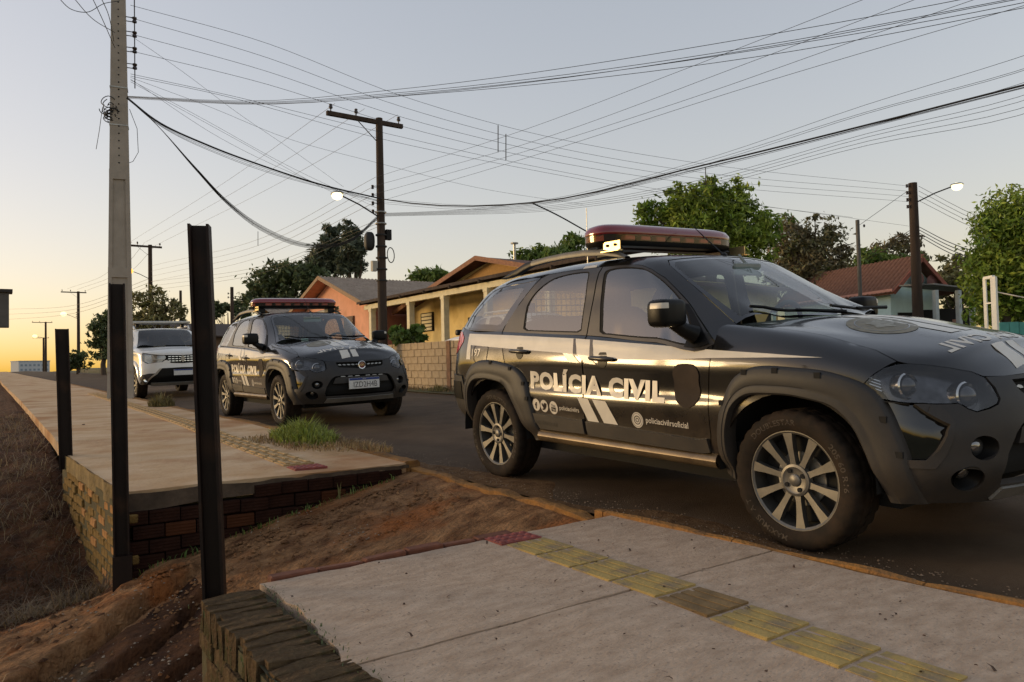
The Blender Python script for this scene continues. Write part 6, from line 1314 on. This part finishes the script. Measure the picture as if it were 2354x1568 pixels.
L_brown = leafmat('brown_leaves', (.21, .15, .085), (.15, .165, .075), .55)
L_olive = leafmat('olive_leaves', (.16, .165, .055), (.26, .23, .10), .5)
L_euc = leafmat('eucalyptus_leaves', (.075, .10, .062), (.14, .16, .10), .45)
def px_blobs(lst, Z, depth=.8):
    o = []
    for x, y, rx, ry in lst: c = at(x, y, Z+random.uniform(-.4, .4)*depth*rx*Z/1700); o.append((c, np.array([rx, rx*depth, ry])*Z/1700))
    return o
def ptree(name, label, lst, Z, n, size, m, seed, gz=.6, tr=.15, **k):
    bl = px_blobs(lst, Z); c = np.mean([b[0] for b in bl], axis=0); return tree(name, label, (c[0], c[1], gz), bl, n, size, m, tr, seed, **k)
ptree('broadleaf_tree', 'bright green leafy tree behind the nearest light bar', [(1560, 500, 55, 62), (1625, 470, 50, 55), (1690, 480, 50, 55), (1745, 520, 38, 55), (1500, 520, 42, 55), (1600, 545, 75, 60), (1690, 560, 70, 60), (1700, 435, 18, 24), (1555, 440, 25, 22), (1480, 480, 20, 18), (1640, 425, 28, 20), (1770, 560, 28, 50)], 24, 21000, .064, L_bright, 3, tr=.22)
ptree('broadleaf_tree', 'dark brownish tree between the green tree and the tiled roof', [(1800, 560, 38, 55), (1850, 545, 45, 50), (1905, 540, 40, 45), (1940, 590, 30, 60), (1860, 620, 80, 70), (1800, 640, 50, 60), (1930, 660, 40, 50), (1870, 500, 18, 16)], 33, 9500, .08, L_brown, 4, tr=.25, shell=.3)
ptree('broadleaf_tree', 'dark green tree showing through the brownish tree', [(1840, 585, 50, 50), (1880, 640, 60, 50), (1810, 520, 25, 30)], 35, 4200, .10, L_green, 5, tr=.2)
ptree('broadleaf_tree', 'thin brown topped tree behind the stout lamp pole', [(2020, 575, 35, 28), (2075, 560, 40, 22), (2115, 585, 30, 30), (2050, 600, 50, 22)], 46, 1900, .13, L_brown, 6, tr=.15, shell=.2)
ptree('shrub', 'green shrubs rising behind the tiled roof ridge', [(2010, 600, 45, 25), (2070, 605, 50, 18), (1975, 615, 30, 30)], 40, 2200, .12, L_green, 7, cat='shrub', tr=.1)
ptree('broadleaf_tree', 'large green tree cut off by the right edge', [(2330, 540, 90, 95), (2290, 610, 70, 80), (2350, 650, 90, 90), (2255, 650, 45, 60), (2400, 560, 90, 110), (2280, 520, 45, 50), (2320, 475, 40, 30), (2270, 710, 55, 40), (2360, 700, 60, 50)], 17, 30000, .043, L_bright, 8, tr=.14)
ptree('shrub', 'olive shrub between the blue house and the right hand tree', [(2190, 625, 40, 50), (2215, 600, 25, 30), (2170, 660, 35, 40), (2210, 680, 40, 50)], 31, 2600, .10, L_olive, 9, cat='shrub', tr=.1)
ptree('eucalyptus_tree', 'left of the twin tall eucalyptus crowns above the orange house', [(765, 535, 24, 28), (755, 575, 34, 34), (735, 610, 32, 26), (762, 610, 36, 30), (715, 590, 14, 18)], 78, 5200, .17, L_euc, 10, tr=.35, elong=2., shell=.4)
ptree('eucalyptus_tree', 'right of the twin tall eucalyptus crowns above the orange house', [(806, 540, 20, 26), (815, 575, 28, 32), (800, 610, 28, 24), (832, 570, 18, 14), (828, 612, 16, 22)], 76, 4200, .17, L_euc, 11, tr=.35, elong=2., shell=.4)
ptree('broadleaf_tree', 'wide dark round crowned tree left of the eucalyptus', [(640, 650, 62, 38), (700, 645, 60, 42), (590, 675, 34, 24), (660, 625, 50, 20), (740, 660, 40, 36), (620, 690, 60, 22)], 62, 8000, .16, L_dark, 12, tr=.4, shell=.55)
ptree('broadleaf_tree', 'sparse tree behind the concrete pole and far timber pole', [(330, 700, 30, 40), (350, 680, 28, 34), (375, 710, 30, 34), (310, 740, 35, 40), (400, 700, 22, 22), (415, 722, 22, 20), (350, 735, 50, 25)], 45, 3600, .10, L_olive, 13, tr=.2, shell=.2)
ptree('broadleaf_tree', 'dense dark tree left of the concrete pole', [(235, 760, 28, 36), (225, 790, 24, 34), (250, 790, 26, 40), (245, 735, 14, 16)], 52, 3000, .12, L_dark, 14, tr=.2)
ptree('shrub', 'rounded dark bush at the far left end of the street', [(165, 828, 22, 24), (180, 835, 22, 22), (185, 815, 14, 14)], 60, 1500, .12, L_dark, 15, cat='shrub', tr=.1)
ptree('broadleaf_tree', 'distant tree line left of the wide dark crown', [(505, 708, 30, 14), (540, 704, 26, 12), (560, 715, 24, 14), (490, 720, 20, 12)], 85, 2200, .17, L_dark, 16, tr=.2)
ptree('broadleaf_tree', 'small trees above the corrugated roof', [(970, 637, 28, 18), (1010, 635, 34, 16), (1040, 640, 18, 12), (985, 650, 40, 14)], 52, 2400, .13, L_green, 17, tr=.2)
ptree('broadleaf_tree', 'dark trees behind the stove pipe', [(1215, 590, 34, 24), (1260, 582, 30, 24), (1310, 565, 38, 28), (1290, 595, 60, 26), (1190, 600, 18, 18)], 40, 3800, .12, L_green, 18, tr=.2)
ptree('shrub', 'big leaved bush spilling over the block wall', [(925, 768, 26, 20), (950, 765, 24, 20), (905, 775, 16, 16), (965, 780, 16, 12)], 21.6, 900, .11, L_green, 19, cat='shrub', gz=.6, tr=.05, elong=1.1)
# ---- grass and weeds
M_grass = leafmat('grass_blades', (.13, .19, .025), (.36, .38, .08), .55); M_straw = leafmat('dry_straw', (.20, .13, .055), (.32, .23, .11), .4)
def blades(name, label, pts, h, w, m, seed, cat='grass', kind=None, lean=.5, parent=None):
    g = np.random.default_rng(seed); V = []; F = []
    for p in pts:
        hh = h*p[3]*g.uniform(.55, 1.2); a = g.uniform(0, 6.28); d = np.array([math.cos(a), math.sin(a), 0])*hh*lean*g.uniform(.2, 1.2); s_ = np.array([-math.sin(a), math.cos(a), 0])*w*.5
        b0 = np.array(p[:3]); m1 = b0+d*.35+np.array([0, 0, hh*.6]); t = b0+d+np.array([0, 0, hh*(1-.35*g.random()*lean)]); k = len(V)
        V += [b0-s_, b0+s_, m1+s_*.75, m1-s_*.75, t]; F += [(k, k+1, k+2, k+3), (k+3, k+2, k+4)]
    b = MB(); b.v = [tuple(map(float, v)) for v in V]; b.f = F; o = b.build(name, m, parent, fixn=False); return tag(o, label, cat, kind=kind)
g = np.random.default_rng(3)
def tuft(c, rx, ry, n, fall=1.):
    o = []
    for _ in range(n):
        a = g.uniform(0, 6.28); r = math.sqrt(g.random()); x = c[0]+rx*r*math.cos(a); y = c[1]+ry*r*math.sin(a); o.append((x, y, c[2], (1-.65*r*fall)))
    return o
cz = float(zslab(7.0))
blades('grass_tuft', 'lush green grass tuft growing by the kerb in front of the second police car', tuft((2.42, 7.0, cz), .25, .62, 2300), .27, .012, M_grass, 5, lean=.75)
blades('dry_grass', None, tuft((2.42, 6.55, cz), .36, .75, 900, .6)+tuft((2.2, 7.3, cz), .25, .35, 300, .5)+tuft((2.62, 5.95, cz), .08, .5, 260, .4), .085, .008, M_straw, 6, None, 'stuff', lean=1.3)
blades('weed', 'scrubby weed at the kerb by the white SUV wheel', tuft((2.30, 13.6, float(zslab(13.6))), .20, .34, 420), .30, .016, leafmat('weed_leaves', (.10, .10, .03), (.2, .16, .06), .4), 7, 'weed', lean=.7)
blades('verge_grass', None, [(9.45+.1*g.normal(), y, float(zroad(9.2, y))+.06, g.uniform(.4, 1.2)) for y in g.uniform(11, 21, 900)], .16, .014, M_straw, 8, None, 'stuff', lean=.8)
blades('verge_weed', 'small weeds at the foot of the block wall', tuft((9.45, 16.9, float(zroad(9.2, 17))+.06), .15, .5, 260), .22, .018, L_olive, 9, 'weed', lean=.6)
# ------------------------------------------------------------------ brickwork, tactile paving, litter of the lot
M_hb = mat('shaded_hollow_brick', (.018, .009, .007), .95, var=.3, vscale=5, bump=.8, bscale=30, dist=.015, col2=(.042, .018, .012), spec=.1)  # brick colour darkened to carry the shade on the face towards the driveway
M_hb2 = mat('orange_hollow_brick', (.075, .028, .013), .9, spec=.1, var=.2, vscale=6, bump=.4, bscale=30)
M_sb = mat('mossy_brick', (.10, .062, .02), .95, var=.35, vscale=9, bump=1., bscale=26, dist=.02, col2=(.26, .165, .055), detail=10, spec=.15)
M_sb2 = mat('worn_brick', (.33, .17, .065), .95, var=.35, vscale=9, bump=.9, bscale=26, spec=.15)
M_moss = mat('mossy_mortar', (.045, .036, .016), .95, var=.3, vscale=9, bump=.6, bscale=30, col2=(.07, .06, .02))
M_nb = mat('dark_weathered_brick', (.052, .032, .017), .95, var=.35, vscale=16, bump=1., bscale=32, dist=.03, col2=(.125, .085, .045), detail=12, spec=.12, col3=(.035, .038, .014), s3=7, p3=.55)
# far retaining wall, street-side end facing the driveway: hollow bricks
fw_ = empty('brick_wall', (0, 5.2, 0)); tag(fw_, 'dark hollow brick retaining wall under the end of the far pavement', 'wall')
b = MB(); b.add([(.62, .06, -.8), (2.64, .06, -.8), (2.64, .06, .06), (.62, .06, .06)], [(0, 1, 2, 3)]); b.build('mortar', M_moss, fw_, fixn=False)
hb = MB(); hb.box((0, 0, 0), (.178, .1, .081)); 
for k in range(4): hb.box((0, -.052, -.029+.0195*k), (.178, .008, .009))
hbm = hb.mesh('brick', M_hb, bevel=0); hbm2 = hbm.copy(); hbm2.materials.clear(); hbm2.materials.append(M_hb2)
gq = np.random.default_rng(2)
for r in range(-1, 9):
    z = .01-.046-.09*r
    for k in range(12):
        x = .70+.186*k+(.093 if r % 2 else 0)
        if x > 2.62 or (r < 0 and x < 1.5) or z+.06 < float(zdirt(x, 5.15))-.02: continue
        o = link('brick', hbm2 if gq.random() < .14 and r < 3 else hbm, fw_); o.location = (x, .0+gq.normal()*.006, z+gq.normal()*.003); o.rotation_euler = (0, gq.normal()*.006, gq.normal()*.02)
b = MB(); P = [[(x, .045-.02*abs(float(noise2(x, 3., 9, 3))), (.125 if z_ < .2 else .125-z_*np.interp(x, [.6, 1.3, 1.9, 2.7], [.115, .09, .03, .025]))+.010*float(noise2(x, 8., 12, 3))) for x in np.linspace(.62, 2.62, 60)] for z_ in (.125, .5, 1.)]
link('concrete_lip', gridmesh('concrete_lip', P, mat('rough_lip_concrete', (.085, .06, .04), .95, var=.3, vscale=9, bump=.7, bscale=30)), fw_).location = (0, -.075, -.004)
# the lot-side face of the same pavement: small worn bricks
lw = empty('brick_wall', (0, 0, 0)); tag(lw, 'sunlit mossy brick retaining wall beside the dirt bank at the left', 'wall')
sb = MB(); sb.box((0, 0, 0), (.09, .185, .058)); sbm = sb.mesh('brick', M_sb, bevel=.008); sbm2 = sbm.copy(); sbm2.materials.clear(); sbm2.materials.append(M_sb2)
b = MB(); b.add([(ex(5.15)-.012, 5.13, -.85), (ex(7.6)-.012, 7.6, -.85), (ex(7.6)-.012, 7.6, .14), (ex(5.15)-.012, 5.13, .04)], [(0, 1, 2, 3)]); b.build('mortar', M_moss, lw, fixn=False)
for r in range(11):
    for k in range(13):
        y = 5.23+.195*k+(.097 if r % 2 else 0)
        if y > 7.45: continue
        z = float(zslab(y))-.155-.066*r
        if z+.05 < float(zdirt(ex(y)-.05, y))-.03 or gq.random() < (.12 if r < 3 else .04): continue
        o = link('brick', sbm2 if gq.random() < .22 else sbm, lw); o.location = (ex(y)+.025+abs(gq.normal())*.009, y, z+gq.normal()*.004); o.rotation_euler = (gq.normal()*.02, gq.normal()*.04, math.atan2(.16, 2.1)+gq.normal()*.03)
P = [[(ex(y)-.012+.03*t*0+.012*float(noise2(y, 2., 10, 3))+(0 if t < .5 else -.0), y, float(zslab(y))+.004-.125*t+.008*float(noise2(y, 5., 14, 3))) for y in np.linspace(5.15, 7.5, 70)] for t in (0, .4, 1.)]
link('concrete_lip', gridmesh('concrete_lip', P, mat('mossy_lip_concrete', (.20, .14, .055), .95, var=.3, vscale=7, bump=.8, bscale=25, dist=.02)), lw)
# near pavement edge wall: weathered bricks on edge along the top, courses below
nw = empty('brick_wall', (0, 0, 0)); tag(nw, 'dark weathered brick wall along the lot edge of the near pavement', 'wall')
def chipped(dims, m, seed, amp):
    g0 = np.random.default_rng(seed); b0 = bmesh.new(); bmesh.ops.create_cube(b0, size=1.); bmesh.ops.scale(b0, vec=dims, verts=b0.verts); bmesh.ops.subdivide_edges(b0, edges=b0.edges, cuts=1, use_grid_fill=True)
    for v in b0.verts: v.co += Vector(g0.normal(size=3)*amp)
    me0 = bpy.data.meshes.new('brick'); b0.to_mesh(me0); b0.free(); me0.materials.append(m); return me0
nbs = [chipped((.205, .063, .11), M_nb, 30+i, .0026) for i in range(6)]; nb_ = nbs[0]
y = 2.92
while y > -.7:
    x0 = .735+.01*math.sin(4*y); o = link('brick', nbs[int(gq.integers(6))], nw); o.location = (x0+gq.normal()*.006, y, .030+.004*(y-2)-.060+gq.normal()*.003); o.rotation_euler = (gq.normal()*.025, gq.normal()*.015, gq.normal()*.03); o.scale = (gq.uniform(.95, 1.06), gq.uniform(.9, 1.0), 1); y -= gq.uniform(.056, .064)
cb = MB(); cb.box((0, 0, 0), (.1, .197, .064)); cbm = cb.mesh('brick', M_nb, bevel=.005)
for r in range(12):
    for k in range(19):
        y = 2.86-.2*k-(.1 if r % 2 else 0)
        if y < -.7: continue
        o = link('brick', cbm, nw); o.location = (.672+gq.normal()*.006, y, -.115-.066*r); o.rotation_euler = (0, gq.normal()*.04, gq.normal()*.04)
b = MB(); b.box((.745, .95, -.46), (.225, 4.02, .90)); b.build('mortar', M_moss, nw)
P = [[(.63+.23*t, y, .008+.004*(y-2)+.012*float(noise2(t*2, y, 14, 4))) for y in np.linspace(-.9, 2.95, 160)] for t in np.linspace(0, 1, 8)]
link('mortar_bed', gridmesh('mortar_bed', P, M_moss), nw)
for r in range(12):
    for k in range(2):
        o = link('brick', cbm, nw); o.location = (.75+.1*k*0+.09*(r % 2)*0+.1*k, 2.965+gq.normal()*.006, -.115-.066*r); o.rotation_euler = (0, 0, math.pi/2+gq.normal()*.04)
# row of bricks edging the near pavement towards the driveway
er = empty('brick_edging', (0, 3.03, 0)); tag(er, 'row of dark red bricks edging the near pavement towards the driveway', 'edging')
x = .9
while x < 2.0:
    L_ = gq.uniform(.17, .23); b = MB(); b.box((0, 0, 0), (L_-.01, .06, .12)); o = b.build('brick', mat('edging_brick', (.16, .055, .028), .9, var=.35, vscale=8, bump=.6, bscale=30), er, bevel=.006)
    o.location = (x+L_/2, .005+gq.normal()*.006, .050+.008*(x-2)-.06+gq.normal()*.005); o.rotation_euler = (gq.normal()*.05, gq.normal()*.02, gq.normal()*.02); x += L_
# tactile paving on the near pavement
def tactile_bar(w, m, name='tactile_tile'):
    b = MB(); b.box((0, 0, 0), (w-.015, w-.015, .03)); 
    for k in range(4): b.box((-.375*w+.25*w*k, 0, .0162), (w*.175, w*.95, .0035))
    return b.mesh(name, m, bevel=.0012)
M_ty = mat('yellow_tactile', (.45, .325, .12), .9, var=.25, vscale=9, bump=.8, bscale=50, dist=.008, col2=(.34, .24, .09), detail=12, spec=.15, col3=(.26, .2, .13), s3=9, p3=.58); M_ty2 = mat('stained_yellow_tactile', (.20, .125, .05), .9, var=.3, vscale=9, bump=.4, bscale=50)
M_tr = mat('red_tactile', (.24, .06, .05), .85, var=.25, vscale=12, bump=.3, bscale=50)
ta = tactile_bar(.235, M_ty); tb_ = tactile_bar(.235, M_ty2)
for k in range(15):
    y = 2.735-.237*k; o = link('tactile_tile', tb_ if k in (4, 9) else ta, near_pave); o.location = (2.045+.004*math.sin(5*k), y, float(zns(2.04, y))-.0125); o.rotation_euler = (0, 0, .006*math.sin(7*k))
rb = MB(); rb.box((0, 0, 0), (.232, .15, .03))
for i in range(5):
    for j in range(3): rb.lathe([(.017, .012), (.015, .0185), (.010, .021), (.0005, .0215)], 10, (-.092+.046*i, -.05+.05*j, 0), 'z')
rt = rb.mesh('tactile_alert_tile', M_tr, smooth=40); o = link('tactile_alert_tile', rt, near_pave); o.location = (2.03, 2.93, float(zns(2.03, 2.93))-.008)
# far tactile run
M_fty = mat('dusty_yellow_tactile', (.40, .265, .12), .9, var=.25, vscale=8); fb_ = MB(); fb_.box((0, 0, 0), (.24, .24, .02))
for k in range(3): fb_.box((-.08+.08*k, -.0, .014), (.035, .2, .012))
fbm = fb_.mesh('tactile_tile', M_fty, bevel=.003)
def tcx(y): return np.interp(y, [5, 8, 12, 18, 40], [1.92, 1.87, 1.92, 1.95, 1.8])
for k in range(75):
    y = 5.72+.25*k; o = link('tactile_tile', fbm, far_pave); o.location = (float(tcx(y)), y, float(zslab(y))-.001)
    if y > 20: break
fr = link('tactile_alert_tile', rt, far_pave); fr.location = (float(tcx(5.4)), 5.44, float(zslab(5.4))-.004); fr.scale = (1.05, 1.3, 1)
M_straw2 = leafmat('dead_straw', (.07, .045, .022), (.26, .19, .10), .6)
# clods, stones, straw on the lot
gq = np.random.default_rng(9)
pts = []
for _ in range(2600):
    x = gq.uniform(-3.5, .5); y = gq.uniform(1.5, 13); pts.append((x, y, float(zdirt(x, y))+.008))
pebbles('soil_clods', [p for p in pts], .006, .028, M_dirt, 4)
pts = [(x, y, float(zdirt(x, y))+.006) for x, y in zip(gq.uniform(-.6, 2.0, 2600), 3.1+2.0*gq.random(2600)) if float(noise2(x, y, 3, 2)) > .0]
pebbles('clay_clods', pts[::3]+[(x, y, float(zdirt(x, y))+.008) for x, y in zip(gq.uniform(.7, 2.5, 900), 4.95-.9*gq.random(900)**1.8)], .005, .02, M_drive, 14)
pebbles('gravel', pts, .003, .010, mat('pale_gravel', (.26, .2, .14), .9, var=.3, vscale=30), 5)
pts = [(kx(y)+.06+abs(gq.normal())*.22, y, float(zroad(3, y))+.004) for y in gq.uniform(.5, 7, 1500)]
pebbles('road_grit', pts, .002, .007, mat('road_grit_stone', (.2, .14, .09), .9, var=.3, vscale=30), 6)
sp = []
for _ in range(5200):
    y = 5.3+9*gq.random()**1.5; x = ex(y)-.05-abs(gq.normal())*(.5+.12*(y-5)); sp.append((x, y, float(zdirt(x, y)), gq.uniform(.4, 1.4)))
blades('dry_grass', None, sp, .13, .005, M_straw2, 21, None, 'stuff', lean=2.2)
sp = [(x, y, float(zdirt(x, y)), gq.uniform(.4, 1.3)) for x, y in zip(gq.uniform(-2.5, .5, 700), gq.uniform(3.2, 5.3, 700))]
blades('dry_twigs', None, sp, .06, .004, M_straw2, 22, None, 'stuff', lean=2.4)
sp = [(.70+.05*gq.normal(), y, -.01, gq.uniform(.4, 1.2)) for y in gq.uniform(1.2, 3.0, 500)]+[(.86+.02*gq.normal(), y, .03, gq.uniform(.2, .6)) for y in gq.uniform(.8, 3.0, 260)]
blades('moss_tufts', None, sp, .03, .004, L_dark, 23, None, 'stuff', lean=1.2)
sp = [(x, 5.10, float(zdirt(x, 5.1)), gq.uniform(.5, 1.5)) for x in gq.uniform(.7, 2.5, 160)]
blades('weed_seedlings', None, sp, .05, .007, L_green, 24, None, 'stuff', lean=.9)
blades('weed', 'single upright weed at the foot of the hollow brick wall', [(2.02, 5.08, float(zdirt(2.0, 5.08)), 1.)]*7, .16, .014, L_olive, 25, 'weed', lean=.35)
sp = [(x, y, float(zns(x, y))+.004, gq.uniform(.3, 1)) for x, y in zip(gq.uniform(.9, 2.7, 160), gq.uniform(-.5, 2.95, 160))]
blades('leaf_litter', None, sp, .012, .010, mat('dead_leaf', (.07, .04, .025), .9, var=.3), 26, None, 'stuff', lean=2.5)
lr = MB()
for _ in range(3):
    x, y = gq.uniform(.8, 2.4), gq.uniform(5.5, 12); sellip(lr, (x, y, float(zslab(y))+.012), (.02, .014, .006), 1, 1, n=8, m=4)
tag(lr.build('fallen_leaves', mat('dead_leaf', (.07, .04, .025)), None), kind='stuff')
